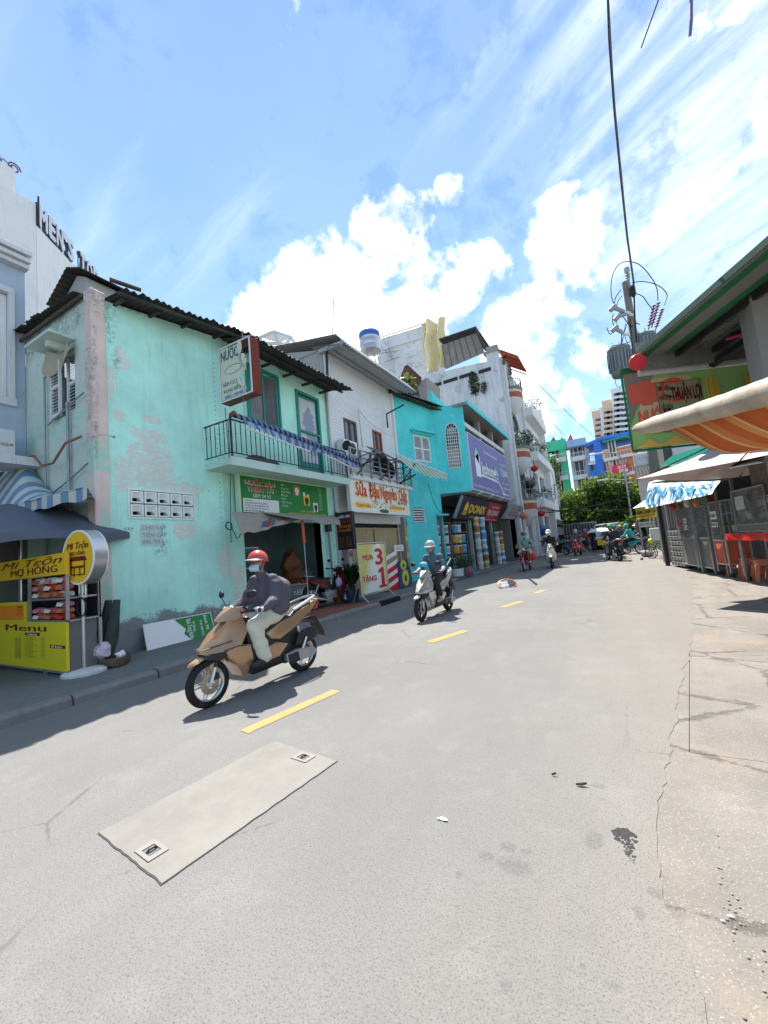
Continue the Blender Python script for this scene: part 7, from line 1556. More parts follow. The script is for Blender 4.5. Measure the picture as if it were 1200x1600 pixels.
# fuse cut-outs and red-brown insulator strings
for k,(p0,p1) in enumerate((((957,480),(975,487)),((964,495),(980,490)),((960,512),(974,521)))):
    b = MB();a,c = D(*p0,ud-.4),D(*p1,ud-.4);b.cyl(a,c,.09,.07,8);b.cyl(a-V((.1,0,.12)),a+V((.12,0,.05)),.1,.08,8);b.build('fuse_cutout',M_grey,up)
    b = MB();b.cyl(c,c+V((.2,0,-.15)),.06,.05,8);b.build('fuse_clamp',M_whited,up)
M_ins = PM('insulator_red',sr(140,56,50),.2,5,.3,0)
for k,(p0,p1) in enumerate((((1022,478),(1013,515)),((1029,474),(1018,512)),((1035,484),(1024,516)))):
    a,c = D(*p0,ud-.5),D(*p1,ud-.5);b = MB()
    b.tube([a,c],.025,5);
    for j in range(7): q = a.lerp(c,j/7.5);b.lathe([(.02,-.03),(.085,0),(.02,.03)],q,10,cap=False)
    b.build('insulator_string',M_ins,up)
def arc(pts,d,r=.018):
    P_ = [D(px,py,d+dd) for px,py,dd in pts];out = []
    for i in range(len(P_)-1):
        p0,p1,p2,p3 = P_[max(0,i-1)],P_[i],P_[i+1],P_[min(len(P_)-1,i+2)]
        for k in range(8):
            t_ = k/8;out.append(.5*((2*p1)+(p2-p0)*t_+(2*p0-5*p1+4*p2-p3)*t_*t_+(3*p1-p0-3*p2+p3)*t_**3))
    b = MB();b.tube(out+[P_[-1]],r,5);return b.build('jumper_wire',M_cable,up)
arc([(979,408,0),(965,415,.2),(956,435,.3),(955,460,.2),(960,477,0)],ud);arc([(979,408,0),(998,413,-.2),(1015,430,-.3),(1026,450,-.3),(1028,470,-.4)],ud)
arc([(987,442,0),(1005,440,-.2),(1028,446,-.3),(1042,460,-.3),(1038,476,-.4)],ud);arc([(992,458,0),(1004,463,-.2),(1012,474,-.3),(1020,484,-.4)],ud)
arc([(970,453,0),(962,465,.1),(960,475,0)],ud);arc([(972,462,0),(966,470,.1),(964,478,0)],ud);arc([(958,490,0),(957,502,.1),(960,510,0)],ud);arc([(951,555,0),(955,542,.1),(975,537,0),(1000,528,-.1),(1014,520,-.2)],ud)
arc([(982,498,0),(990,503,-.2),(1000,507,-.2)],ud);arc([(961,590,0),(963,602,0),(970,604,0),(972,592,0)],ud,.012);arc([(1022,525,-.2),(1026,530,-.3),(1024,540,-.3),(1018,545,-.3)],ud,.012)
rn = random.Random(8)
for k in range(9):
    x0,y0_ = 975+rn.uniform(-8,12),470+rn.uniform(0,70);x1,y1_ = x0+rn.uniform(-22,26),y0_+rn.uniform(15,55);arc([(x0,y0_,0),((x0+x1)/2+rn.uniform(-14,14),(y0_+y1_)/2+rn.uniform(6,24),-.3),(x1,y1_,-.2)],ud,rn.uniform(.012,.024))
for k in range(5):
    arc([(984+k*2.2,500,-.25),(988+k*2.0,540,-.3),(990+k*3,575+k*3,-.3)],ud,.02)
b = MB();c0_ = D(989,455,ud-.3);b.lathe([(.05,-.25),(.1,-.15),(.1,.15),(.05,.25)],c0_,10);b.build('splice_box',M_cable,up)
# thick service cable passing overhead
q = [D(949,-30,3.2),D(952,60,3.9),D(960,170,5.2),D(970,275,7.3),D(980,370,11.5),D(990,440,16.2),D(992,500,16.5),D(997,575,16.6)]
b = MB();b.tube(q,[.009,.0115,.015,.02,.028,.034,.03,.025],8);b.tube([p+V((.01*(i % 2),0,.012*(i % 3))) for i,p in enumerate(q)],[.006,.008,.011,.014,.02,.026,.02,.02],6);tag(b.build('service_cable',M_cable,smooth=True),'thick black cable running overhead to the utility pole','cable')
b = MB();b.tube([D(1034,-15,3.2),D(1002,74,3.7)],.006,5);tag(b.build('loose_cable',M_cable),'thin loose black cable end hanging at the top right','cable')
b = MB();b.tube([D(1080,-15,3.0),D(1080,30,3.0),D(1078,57,3.05)],.011,6);tag(b.build('loose_cable',flat('mauve_cable',sr(110,100,150))),'short mauve cable end hanging at the very top right','cable')

# green-edged awning roof
A = D(984,566,9.0);
e1 = (D(1200,381,4)-EYE);k_ = (A.z-1.4)/e1.z;E1 = EYE+e1*k_;de = (E1-A).normalized();dw = V((-de.y,de.x,0));print('awning',A,E1,de,dw)
roof = thing('awning_roof','large corner awning roof with green painted edges at upper right','awning',tuple(A))
Lr = (E1-A).length+3.5;Wd = 5.0
t = NT('soffit');s_ = t.sep();c_ = t.mix(t.ramp(t.noise(1.5,7,.7),.3,.7),(.13,.135,.13),(.24,.24,.23));sm = t.ramp(t.noise(3,8,.75),.5,.7);c_ = t.mix(t.math('MULTIPLY',sm,.6),c_,(.06,.07,.06));M_soff = t.done(c_,.8)
def RP(a,c,z=0): return A+de*a+dw*c+V((0,0,z))
b = MB();b.prism([RP(-.02,0,.03),RP(Lr,0,.03),RP(Lr,Wd,.3),RP(-.02,Wd,.3)],(0,0,.04));b.build('sheet',M_soff,roof)
M_gr = PM('green_edge_paint',sr(20,104,60),.12,4,.6,.1,dirt=.2)
M_grd = PM('grey_strip_paint',sr(120,120,116),.12,3,.7,.2,dirt=.3)
for c0_,c1_,m,dz,nm in ((0,.10,M_grd,-.0,'edge_strip'),(.10,.26,M_gr,-.004,'green_strip'),(.26,.56,M_grd,-.0,'grey_strip'),(.56,.70,M_gr,-.004,'green_strip')):
    b = MB();b.prism([RP(0,c0_,.0+dz),RP(Lr,c0_,.0+dz),RP(Lr,c1_,.0+dz),RP(0,c1_,.0+dz)],(0,0,.025));b.build(nm,m,roof)
b = MB();b.prism([RP(-.02,-.02,-.02),RP(Lr,-.02,-.02),RP(Lr,-.02,.09),RP(-.02,-.02,.09)],dw*.02);b.build('fascia',PM('fascia_dark',sr(60,84,72),.15,3),roof)
for k in range(6): b = MB();b.prism([RP(.02,.8+k*.75,-.10),RP(Lr,.8+k*.75,-.10),RP(Lr,.86+k*.75,-.10),RP(.02,.86+k*.75,-.10)],(0,0,.12));b.build('rafter',M_dark,roof)
b = MB();b.prism([RP(.05,.1,-.22),RP(.17,.1,-.22),RP(.17,Wd,-.22),RP(.05,Wd,-.22)],(0,0,.2));b.build('end_beam',M_dark,roof)
b = MB();b.prism([RP(.2,.05,-.3),RP(.24,.05,-.3),RP(.24,Wd,-.3),RP(.2,Wd,-.3)],(0,0,.62));b.build('gable_panel',M_soff,roof)
b = MB();b.prism([RP(.02,.1,-.36),RP(.12,.1,-.36),RP(.12,Wd,-.36),RP(.02,Wd,-.36)],(0,0,.12));b.build('end_board',M_whited,roof)
b = MB();b.tube([RP(.1,1.6,-.3),RP(1.8,2.0,-.02)],.09,4);b.build('brace',M_dark,roof)
rn = random.Random(5);b = MB()
for k in range(60):
    a0,c0_ = rn.uniform(.3,3.6),rn.uniform(.75,1.5);q = RP(a0,c0_,-.03);l = rn.uniform(.08,.35);b.tube([q,q+de*l*.5+V((0,0,-rn.uniform(.01,.06))),q+de*l+dw*rn.uniform(-.08,.08)],.006,3)
b.build('cobweb_strands',M_cable,roof)['kind'] = 'stuff'
b = MB();b.tube([RP(.9,1.35,-.12),RP(1.4,1.7,-.2),RP(1.9,2.1,-.1)],.035,5);b.tube([RP(1.9,2.05,-.05),RP(1.9,2.1,-.5),RP(1.92,2.12,-.8)],[.07,.05,.06],6);tag(b.build('pink_cloth_tie',flat('pink_cloth',sr(170,44,84)),smooth=True),'pink cloth tied under the green-edged awning roof','cloth')
wl_ = thing('grey_wall_column','plain grey wall column holding the awning roof at the right edge','column',tuple(D(1190,560,5.2)));q = D(1171,500,6.9);b = MB();b.box(q.x,q.x+1.3,q.y-.2,q.y+.5,0,A.z+.0);b.build('column',PM('grey_render',(.27,.26,.25),.12,1.5,.9,.3,dirt=.3),wl_)
rdz = thing('red_disc','round red plastic disc hanging at the tip of the awning roof','disc',tuple(D(996,566,8.7)));q = D(996,566,8.6);nn = (EYE-q).normalized();nn = (nn+V((.25,.2,0))).normalized();Mx = nn.to_track_quat('Z','Y').to_matrix().to_4x4();Mx.translation = q
b = MB();b.lathe([(.165,-.02),(.17,0),(.16,.03),(.02,.05)],seg=24,M=Mx);b.build('disc',PM('red_plastic',sr(206,50,58),.08,3,.35,0,dirt=.1),rdz,smooth=True);b = MB();b.tube([q,q+Z3*.22],.01,4);b.build('hanger',M_cable,rdz)
# green sugar-cane banner
BNo = D(972,580,9.0);BNF = Face((BNo.x,BNo.y),(dw.x,dw.y));bn_u1 = BNF.at(1182,600)[0];bnt = BNo.z-.02;bnb = BNF.at(990,702)[1];print('banner',bn_u1,bnt,bnb)
bnr = thing('green_banner','green and orange banner with a dark-lettered notice pasted on it, under the awning','banner',tuple(BNo))
BU = 3.3;BH = bnt-bnb
b = MB();b.sheet(lambda u,v: BNF.p(BU*u,bnt-BH*v,.015*math.sin(9*u*PI)*math.sin(PI*v)+.02*mnoise.noise(V((u*9,v*5,0)))),50,14);b.build('cloth',PM('banner_green',sr(150,190,112),.1,1.5,.7,.2,dirt=.2),bnr,smooth=True,thick=.006)
def bpoly(pts,m,d=.03,nm='print'): b = MB();b.prism([BNF.p(BU*u,bnb+BH*v,d) for u,v in pts],BNF.n*.003);return b.build(nm,m,bnr)
M_tan = PM('tan_print',sr(206,180,140),.08,2,.7,dirt=.15)
bpoly([(.0,.98),(.20,.98),(.14,.72),(.05,.50),(0,.30)],PM('grey_patch',sr(130,124,112),.1,2),.032)
bpoly([(.055,.18),(.06,.42),(.09,.68),(.16,.86),(.40,.86),(.43,.80),(.43,.20),(.40,.16)],M_tan,.03)
bpoly([(.0,0),(.05,.04),(.10,.11),(.15,.03),(.20,.04),(.26,.13),(.33,.03),(.38,.02),(.5,.1),(.6,.02),(1,.0),(1,-.0)],PM('orange_hill',sr(220,176,84),.08,3),.034)
M_salmon = flat('salmon_print',sr(216,96,76))
text('I',M_salmon,bnr,BNF.p(BU*.085,bnb+BH*.56,.036),dw,Z3,BH*.26,width=.24,bold=.12);text('NƯỚC',M_salmon,bnr,BNF.p(BU*.055,bnb+BH*.33,.036),dw,Z3,BH*.13,width=.62,bold=.05)
text('C',M_salmon,bnr,BNF.p(BU*.2,bnb+BH*.56,.036),dw,Z3,BH*.27,width=.5,bold=.1)
b = MB();BNF.box(b,BU*.19,BU*.47,bnb+BH*.17,bnb+BH*.80,.037,.041);b.build('notice',PM('notice_paper',sr(150,150,110),.08,2),bnr)
b = MB()
for a,c,e,g_ in ((.19,.193,.17,.80),(.467,.47,.17,.80),(.193,.467,.17,.175),(.193,.467,.795,.80)): BNF.box(b,BU*a,BU*c,bnb+BH*e,bnb+BH*g_,.041,.045)
b.build('notice_frame',M_ink,bnr)
for k,s_ in enumerate(('NHÀ HIÊN','NHÀ VÒM','XẾP BẾN')): text(s_,M_ink,bnr,BNF.p(BU*.2,bnb+BH*(.69-.12*k),.044),dw,Z3,BH*.065,width=.24,bold=.03)
text('THUẬN LỢI',M_maroon,bnr,BNF.p(BU*.277,bnb+BH*.56,.044),dw,Z3,BH*.16,width=.62,bold=.05)
text('ĐT',M_ink,bnr,BNF.p(BU*.21,bnb+BH*.36,.044),dw,Z3,BH*.1,width=.16,bold=.04,shear=.3);text('0903 812 557',M_ink,bnr,BNF.p(BU*.21,bnb+BH*.2,.044),dw,Z3,BH*.09,width=.75,bold=.04)
for u in (.50,.52,.535,.555,.57,.75,.77,.79): b = MB();h_ = .74+.12*((u*37) % 1);b.prism([BNF.p(BU*u,bnb+BH*.5,.034),BNF.p(BU*(u+.013),bnb+BH*.5,.034),BNF.p(BU*(u+.015),bnb+BH*h_,.034),BNF.p(BU*(u+.002),bnb+BH*h_,.034)],BNF.n*.002);b.build('cane_print',flat('cane_yellow',sr(226,176,60)),bnr)
b = MB();b.tube([BNF.p(-.03,bnb-.03,0),BNF.p(-.03,bnt+.05,0)],.03,4);b.tube([BNF.p(-.03,bnb-.04,.01),BNF.p(BU,bnb-.04,.01)],.03,4);BNF.box(b,-.05,BU,bnt-.06,bnt+.06,-.01,.05);b.build('frame',M_gr,bnr)
# rolled orange awning
P0 = D(991,671,6.2);P1 = D(1228,604,3.75);oa = thing('orange_awning','rolled cream awning with an orange and yellow striped sheet sagging under it','awning',tuple(P0));print('roll',P0,P1)
t = NT('cream_vinyl',False);c_ = t.mix(t.ramp(t.noise(3,6,.65),.3,.7),sr(190,176,154),sr(160,144,126));c_ = t.mix(t.math('MULTIPLY',t.ramp(t.noise(7,6,.7),.55,.72),.4),c_,sr(170,110,96));t.bump(t.noise(1,6,.7,vec=t.map((4,22,8))),.6,.02);M_vin = t.done(c_,.6)
b = MB();nn_ = 26;pts = [];rr = []
for k in range(nn_+1):
    f = k/nn_;pts.append(P0.lerp(P1,f)+V((0,0,-.02*math.sin(PI*f)+.012*mnoise.noise(V((f*9,0,0))))))
    rr.append((.035+.07*min(1,f*5)**.6+.03*f)*(1+.06*mnoise.noise(V((f*14,3,0)))))
b.tube(pts,rr,16);b.build('roll',M_vin,oa,smooth=True)
ax_ = (P1-P0).normalized();bk_ = V((-ax_.y,ax_.x,0));bk_ = bk_ if bk_.y > 0 else -bk_
t = NT('orange_stripes',False);s_ = t.sep(t.tc.outputs['UV']);
ri = t.N.new('ShaderNodeValToRGB');wv_ = t.math('FRACT',t.math('MULTIPLY',s_[1],2.6));t.L.new(wv_,ri.inputs[0]);cr = ri.color_ramp;cr.interpolation = 'CONSTANT'
els = [(0,sr(196,110,56)),(.3,sr(226,190,130)),(.36,sr(206,140,76)),(.52,sr(198,110,60)),(.72,sr(214,160,90)),(.84,sr(232,200,150)),(.88,sr(190,100,50))]
cr.elements[0].position = 0;cr.elements[0].color = (*els[0][1],1);cr.elements[1].position = els[1][0];cr.elements[1].color = (*els[1][1],1)
for p_,c in els[2:]: e_ = cr.elements.new(p_);e_.color = (*c,1)
c_ = t.mix(t.math('MULTIPLY',t.noise(3,6),.3),ri.outputs[0],sr(150,84,50));m_ = t.done(c_,.7);tr_ = t.N.new('ShaderNodeBsdfTranslucent');t.L.new(c_,tr_.inputs[0]);mxs = t.N.new('ShaderNodeMixShader');mxs.inputs[0].default_value = .55;t.L.new(t.p.outputs[0],mxs.inputs[1]);t.L.new(tr_.outputs[0],mxs.inputs[2]);t.L.new(mxs.outputs[0],t.N['Material Output'].inputs[0]);M_orstripe = m_
def os_(u,v):
    a = P0.lerp(P1,.24+.9*u);drop = .04+.46*math.sin(min(1,u*2.1+.02)*PI/2)
    return a+Z3*(-.05-drop*math.sin(min(1,v*1.7)*PI*.5)+.5*max(0,v-.6)**1.3)+bk_*(.03+.22*v+1.6*max(0,v-.5)**1.2)
b = MB();nu,nv = 34,22;g = [[b.bm.verts.new(os_(i/nu,j/nv)) for j in range(nv+1)] for i in range(nu+1)];uvl = b.bm.loops.layers.uv.new('uv')
for i in range(nu):
    for j in range(nv):
        f = b.face((g[i][j],g[i+1][j],g[i+1][j+1],g[i][j+1]))
        for l,(ii,jj) in zip(f.loops,((i,j),(i+1,j),(i+1,j+1),(i,j+1))):
            u_,v_ = ii/nu,jj/nv;l[uvl].uv = (u_,.9*u_+.75*(1-v_)*.9)
b.build('striped_sheet',M_orstripe,oa,smooth=True)
b = MB();b.tube([P1,P1+V((1.2,.9,.8))],.02,5);b.build('arm',M_grey,oa)
# big square parasol
zr = 2.34;U0 = on_z(994,749,zr);U1 = on_z(1200,706,zr);U2 = on_z(1092,752,zr);ef = (U1-U0).normalized();er = V((-ef.y,ef.x,0));er = er if er.y > 0 else -er
sq = 3.4;print('umb',U0,U1,U2,ef,er)
um = thing('square_parasol','large pinkish-white square parasol shading the food stall at right','parasol',tuple(U0+ef*sq/2+er*sq/2))
cn_ = [U0,U0+ef*sq,U0+ef*sq+er*sq,U0+er*sq];apx = U0+ef*sq/2+er*sq/2+Z3*.95
t = NT('parasol_fabric',False);c_ = t.mix(t.ramp(t.noise(2,5),.3,.7),sr(200,184,182),sr(176,160,156));c_ = t.mix(t.math('MULTIPLY',t.ramp(t.noise(1.3,8,.75),.5,.7),.4),c_,sr(120,106,98));m_ = t.done(c_,.8);M_parf = m_
b = MB()
for k in range(4):
    a,c = cn_[k],cn_[(k+1) % 4];b.sheet(lambda u,v: a.lerp(c,v).lerp(apx,u)-Z3*.12*math.sin(PI*u)-Z3*.05*math.sin(PI*v)*(1-u),8,10)
b.build('canopy',[M_parf],um,thick=.004)
b = MB()
for k in range(4):
    b.tube([cn_[k]-Z3*.02,apx-Z3*.1],.012,5);mdd = (cn_[k]+cn_[(k+1) % 4])/2;b.tube([mdd-Z3*.04,apx-Z3*.1],.01,5)
    b.tube([V((apx.x,apx.y,zr-.2)),cn_[k].lerp(apx,.5)-Z3*.1],.01,4)
b.build('rib',M_dark,um);b = MB();b.tube([V((apx.x,apx.y,0)),apx],.025,6);b.build('pole',M_dark,um)
gsh = thing('green_net','teal-green sheet behind the pinkish-white parasol','sheet',tuple(D(1060,715,12)));b = MB();b.prism([D(1032,727,12),D(1050,712,12),D(1120,690,12),D(1120,720,12)],(.3,.6,0));b.build('sheet',flat('teal_net',sr(50,160,140)),gsh)
mb_ = thing('meter_cabinet','pale grey meter cabinet fixed below the green banner','cabinet',tuple(D(1005,716,14)));q = D(1006,717,16.5);b = MB();b.box(q.x-.34,q.x+.34,q.y,q.y+.35,q.z-.27,q.z+.27);b.build('box',PM('cabinet_grey',(.5,.52,.5),.08,3),mb_,bevel=.02);b = MB();b.box(q.x-.3,q.x+.3,q.y-.015,q.y,q.z-.23,q.z+.23);b.build('door',M_whited,mb_,bevel=.01);text('CÔNG TY ĐIỆN LỰC',M_grey,mb_,(q.x-.2,q.y-.018,q.z+.02),X3,Z3,.04,width=.4)
b = MB();b.tube([(q.x+.25,q.y+.2,0),(q.x+.25,q.y+.2,5.5)],.05,6)
for k in range(5): b.tube([(q.x-.35+.1*k,q.y+.1,q.z-.3),(q.x-.3+.13*k,q.y+.2,q.z-.9)],.02,4)
b.build('conduit',M_grey,mb_)
# rice stall frontage line
FL = Face((1.49,17.45),(.178,-.984));
# the face normal must look to the street/camera side
FL.n = V((-.984,-.178,0))
stall = thing('rice_stall','dark rice stall with blue and white lettered awning and glass food cabinets','food stall',tuple(FL.p(0,0)))
fu = lambda px,py,d=0: FL.at(px,py,d)
u1_,_ = fu(1126,770);print('stall',u1_,fu(1029,790),fu(1048,884),fu(1200,800))
zb0 = fu(1029,790)[1];zb1 = fu(1126,769)[1];zt0 = fu(1010,757)[1];zt1 = fu(1125,752)[1]
t = NT('com_tam_cloth',False);c_ = t.mix(t.ramp(t.noise(2,5),.3,.7),(.78,.80,.80),(.66,.69,.70));M_ct = t.done(c_,.8)
ua,ub = fu(1012,770)[0],u1_
ua,ub = FL.at(1013,770,.55)[0],FL.at(1126,770,.55)[0];zb0 = FL.at(1029,790,.7)[1];zb1 = FL.at(1126,769,.7)[1];zt0 = FL.at(1010,757,.5)[1];zt1 = FL.at(1125,752,.5)[1]
def vl(u,v):
    zt = zt0+(zt1-zt0)*u;zb = zb0+(zb1-zb0)*u;return FL.p(ua+(ub-ua)*u,zt+(zb-zt)*v,.5+.2*v+.022*math.sin(44*u+3*v))
b = MB();b.sheet(vl,110,10);b.build('valance',M_ct,stall,smooth=True,thick=.006)
me_t = []
tx_o = text('CƠM TẤM SỈ',flat('stall_blue',sr(70,150,196)),stall,(0,0,0),X3,Z3,.7,width=1.0,bold=.04)
for v in tx_o.data.vertices:
    w_ = mwof(stall) @ v.co;u_,v_ = .02+w_.x*.95,1-(.1+w_.z/.75*.75);p_ = vl(max(0,min(1,u_)),max(0,min(1,v_)))+FL.n*.05;v.co = mwof(stall).inverted() @ p_
b = MB();b.prism([FL.p(ua,zt0,.5),FL.p(ub+3,zt1,.5),FL.p(ub+3,zt1+.5,-1.6),FL.p(ua,zt0+.5,-1.6)],(0,0,.03));b.build('awning_sheet',M_ct,stall)
M_smoke = PM('smoky_wall',(.15,.12,.10),.4,1.2,.9,.3,dirt=.5,dirtcol=(.03,.03,.03),streak=.5)
b = MB();
b.prism([FL.p(-.5,0,-2.2),FL.p(12,0,-2.2),FL.p(12,5,-2.2),FL.p(-.5,5,-2.2)],FL.n*-.2);b.prism([FL.p(-.4,0,-.2),FL.p(-.4,0,-2.2),FL.p(-.4,3.2,-2.2),FL.p(-.4,3.2,-.2)],FL.u*.1)
b.build('back_wall',M_room2,stall)
b = MB();FL.box(b,ub+.02,12,zb1-.15,zb1+1.3,-.2,0);b.build('grimy_fascia',M_smoke,stall);b = MB();FL.box(b,ua,ub,2.0,2.5,-.9,-.8);b.build('dark_lintel',M_ink,stall)
M_steeld = PM('worn_steel',(.24,.24,.24),.25,3,.4,.2,metal=.5,dirt=.4)
for k,(px,w_) in enumerate(((1048,.12),(1103,.09),(1120,.05),(1140,.05),(1168,.05))):
    u,_ = fu(px,890);b = MB();FL.box(b,u-w_/2,u+w_/2,0,3.0,.0,w_);b.build('post',M_dark if k == 0 else M_steeld,stall)
b = MB()
for k in range(5): u = fu(1101,800)[0]+.05+k*.09;FL.box(b,u-.45,u-.41,1.75,2.15,-.3,-.28)
b.build('hanging_sausages',PM('sausage_red',sr(150,50,36),.3,9),stall)
# slatted lower panel at left of the stall
sp = thing('slatted_crate_stack','tall stack of grey slatted crates beside the dark stall post','crate stack',tuple(FL.p(.3,0)));u0_,u1_2 = fu(1052,880)[0],fu(1072,880)[0]
for k in range(7):
    b = MB();FL.box(b,u0_,u1_2,.06+k*.17,.19+k*.17,-.35,.04);
    o = b.build('crate_side',PM('crate_grey',(.16,.16,.165),.2,4),sp,bevel=.008);b = MB()
    for j in range(4): u = u0_+(u1_2-u0_)*(j+.3)/4.2;FL.box(b,u,u+.08,.085+k*.17,.165+k*.17,.04,.045)
    b.build('slot',M_ink,o)
b = MB()
for j in range(5): u = u0_+(u1_2-u0_)*j/4.5;FL.box(b,u,u+.05,1.3,2.05,-.1,-.05)
b.build('upright_tube',M_steeld,sp)
# glass food cabinets
def cabinet(px0,px1,top,mid,bot,lab,papers,base):
    u0_,_ = fu(px0,860);u1_,_ = fu(px1,860);t_ = thing('food_cabinet',lab,'food cabinet',tuple(FL.p(u0_,0)));b = MB()
    for u in (u0_,u1_-.03): FL.box(b,u,u+.03,.1,top,.02,.05);FL.box(b,u,u+.03,.1,top,-.45,-.42)
    for z in (top-.03,mid,bot): FL.box(b,u0_,u1_,z,z+.03,-.45,.05)
    b.build('frame',M_steel,t_);b = MB();FL.box(b,u0_+.03,u1_-.03,mid+.03,top-.03,.03,.035);b.build('pane',M_glassc,t_)
    b = MB();FL.box(b,u0_+.03,u1_-.03,bot+.03,mid,-.42,.03);b.build('base_panel',base,t_)
    b = MB()
    for k in range(2): FL.box(b,u0_+.03,u1_-.03,mid+(top-mid)*(k+1)/3,mid+(top-mid)*(k+1)/3+.015,-.42,.02)
    b.build('shelf',M_steel,t_)
    for j in range(6):
        b = MB();u = u0_+.1+(u1_-u0_-.2)*(j % 3)/2.2;z = mid+.05+(top-mid)*(j//3)/3;b.lathe([(.05,0),(.09,.06),(.1,.07),(.0,.09)],FL.p(u,z,-.15),10);b.build('dish',flat('dish%d' % (j % 3),[(.6,.58,.5),(.35,.16,.06),(.2,.25,.1)][j % 3]),t_)
    for (a,z,w_,h_,m,s_) in papers:
        b = MB();FL.box(b,u0_+(u1_-u0_)*a,u0_+(u1_-u0_)*a+w_,z,z+h_,.037,.041);o = b.build('price_card',m,t_)
        if s_: text(s_,M_ink if m is not M_ink else M_wht,t_,FL.p(u0_+(u1_-u0_)*a+.02,z+h_*.25,.043),FL.u,Z3,h_*.5,width=w_-.04,bold=.04)
    for u in (u0_+.08,u1_-.08): b = MB();b.cyl(FL.p(u,.05,.0),FL.p(u,.05,-.04),.05,seg=10);b.build('caster',M_rubber,t_)
    return t_
t = NT('cabinet_glass',False);m_ = t.done(t.mix(t.ramp(t.noise(5,8,.75),.4,.7),(.10,.11,.11),(.34,.35,.34)),.15,0,.8);t.p.inputs['Alpha'].default_value = .45;M_glassc = m_
M_pap = M_wht;M_gbase = PM('steel_base',(.22,.20,.18),.35,2,.5,.2,metal=.3,dirt=.6,streak=.5)
cabinet(1066,1090,1.9,.95,.15,'glass food cabinet with a red card, left one of the rice stall',[(.15,1.3,.24,.17,M_red,''),(.5,1.42,.25,.14,M_wht,'25K'),(.5,1.22,.22,.14,M_wht,'TRỨNG')],M_gbase)
cabinet(1091,1114,1.85,.95,.15,'glass food cabinet with one white card, second from the left at the rice stall',[(.12,1.45,.22,.16,M_wht,'GÀ')],M_gbase)
cabinet(1120,1140,1.9,.9,.3,'narrow glass cabinet with a large white price card above the red cloth',[(.1,1.45,.34,.2,M_wht,'GIÁ'),(.1,1.25,.34,.12,M_wht,'SƯỜN BÌ')],PM('orange_panel',sr(190,92,66),.2,3))
cabinet(1160,1215,2.05,1.25,1.1,'wide white-shelved glass cabinet at the right end of the rice stall',[(.1,1.6,.4,.3,flat('milky',(.4,.42,.42)),'')],M_gbase)
rc = thing('red_counter_cloth','red cloth edge along the counter of the rice stall','cloth',tuple(FL.p(5,1)));u0_,_ = fu(1142,850);b = MB();b.sheet(lambda u,v: FL.p(u0_+4*u,1.08-.16*v,.08+.02*math.sin(30*u)),50,2);b.build('cloth',M_red,rc,thick=.006)
for k,(px,py,lab,m) in enumerate(((1133,872,'orange-pink plastic stool under the narrow glass cabinet',sr(206,120,96)),(1152,870,'orange-pink plastic stool right of the narrow cabinet',sr(206,120,96)),(1172,868,'salmon plastic stool in front of the wide cabinet',sr(216,140,112)),(1194,872,'brownish stool at the right edge of the rice stall',sr(150,100,80)))):
    u,_ = fu(px,885);c = FL.p(u,0,-.25);t_ = thing('plastic_stool',lab,'stool',tuple(c));mt = flat('stool%d' % k,m,.45);b = MB();b.box(-.17,.17,-.17,.17,.42,.46,Matrix.Translation(c));b.box(-.15,.15,-.15,.15,.34,.42,Matrix.Translation(c));b.build('seat',mt,t_,bevel=.012)
    for sx in (-1,1):
        for sy in (-1,1): b = MB();b.prism([c+V((sx*.19-.03,sy*.19-.02,0)),c+V((sx*.19+.03,sy*.19-.02,0)),c+V((sx*.14+.04,sy*.14-.02,.36)),c+V((sx*.14-.04,sy*.14-.02,.36))],(0,.04,0));b.build('leg',mt,t_)
for k in range(5):
    u = fu(1072,850)[0]+k*.62;c = FL.p(u,2.02-.02*(k % 2),.2);t_ = thing('hanging_bag','%s plastic bag hanging under the blue and white stall awning' % ('leftmost red','second brown','middle white','fourth orange','rightmost green')[k],'bag',tuple(c));b = MB();b.sphere(c-Z3*.06,.075,3,(1,.7,1.4))
    for v in b.bm.verts: v.co += V((mnoise.noise(v.co*14),mnoise.noise(v.co*14+V((5,0,0))),0))*.035
    b.build('bag_body',flat('hb%d' % k,(sr(170,50,40),sr(110,76,56),sr(200,196,190),sr(206,120,60),sr(90,120,80))[k],.4),t_,smooth=True);b = MB();b.tube([c,c+Z3*.3],.006,4);b.build('handle',M_cable,t_)
for k in range(5):
    u = fu(1146,850)[0]+k*.42;c = FL.p(u,1.1,-.15);t_ = thing('cooking_pot','%s metal pot on the red-clothed stall counter' % ('leftmost','second','middle','fourth','rightmost')[k],'pot',tuple(c));r_ = .12+.02*(k % 3);b = MB();b.lathe([(r_*.9,0),(r_,.02),(r_,.16+.04*(k % 2)),(r_*1.06,.17+.04*(k % 2))],c,16);b.build('body',M_steeld,t_,smooth=True);b = MB();b.lathe([(r_*1.05,.18+.04*(k % 2)),(r_*.5,.22+.04*(k % 2)),(.02,.24+.04*(k % 2)),(.02,.27+.04*(k % 2))],c,14);b.build('lid',M_steel,t_,smooth=True)
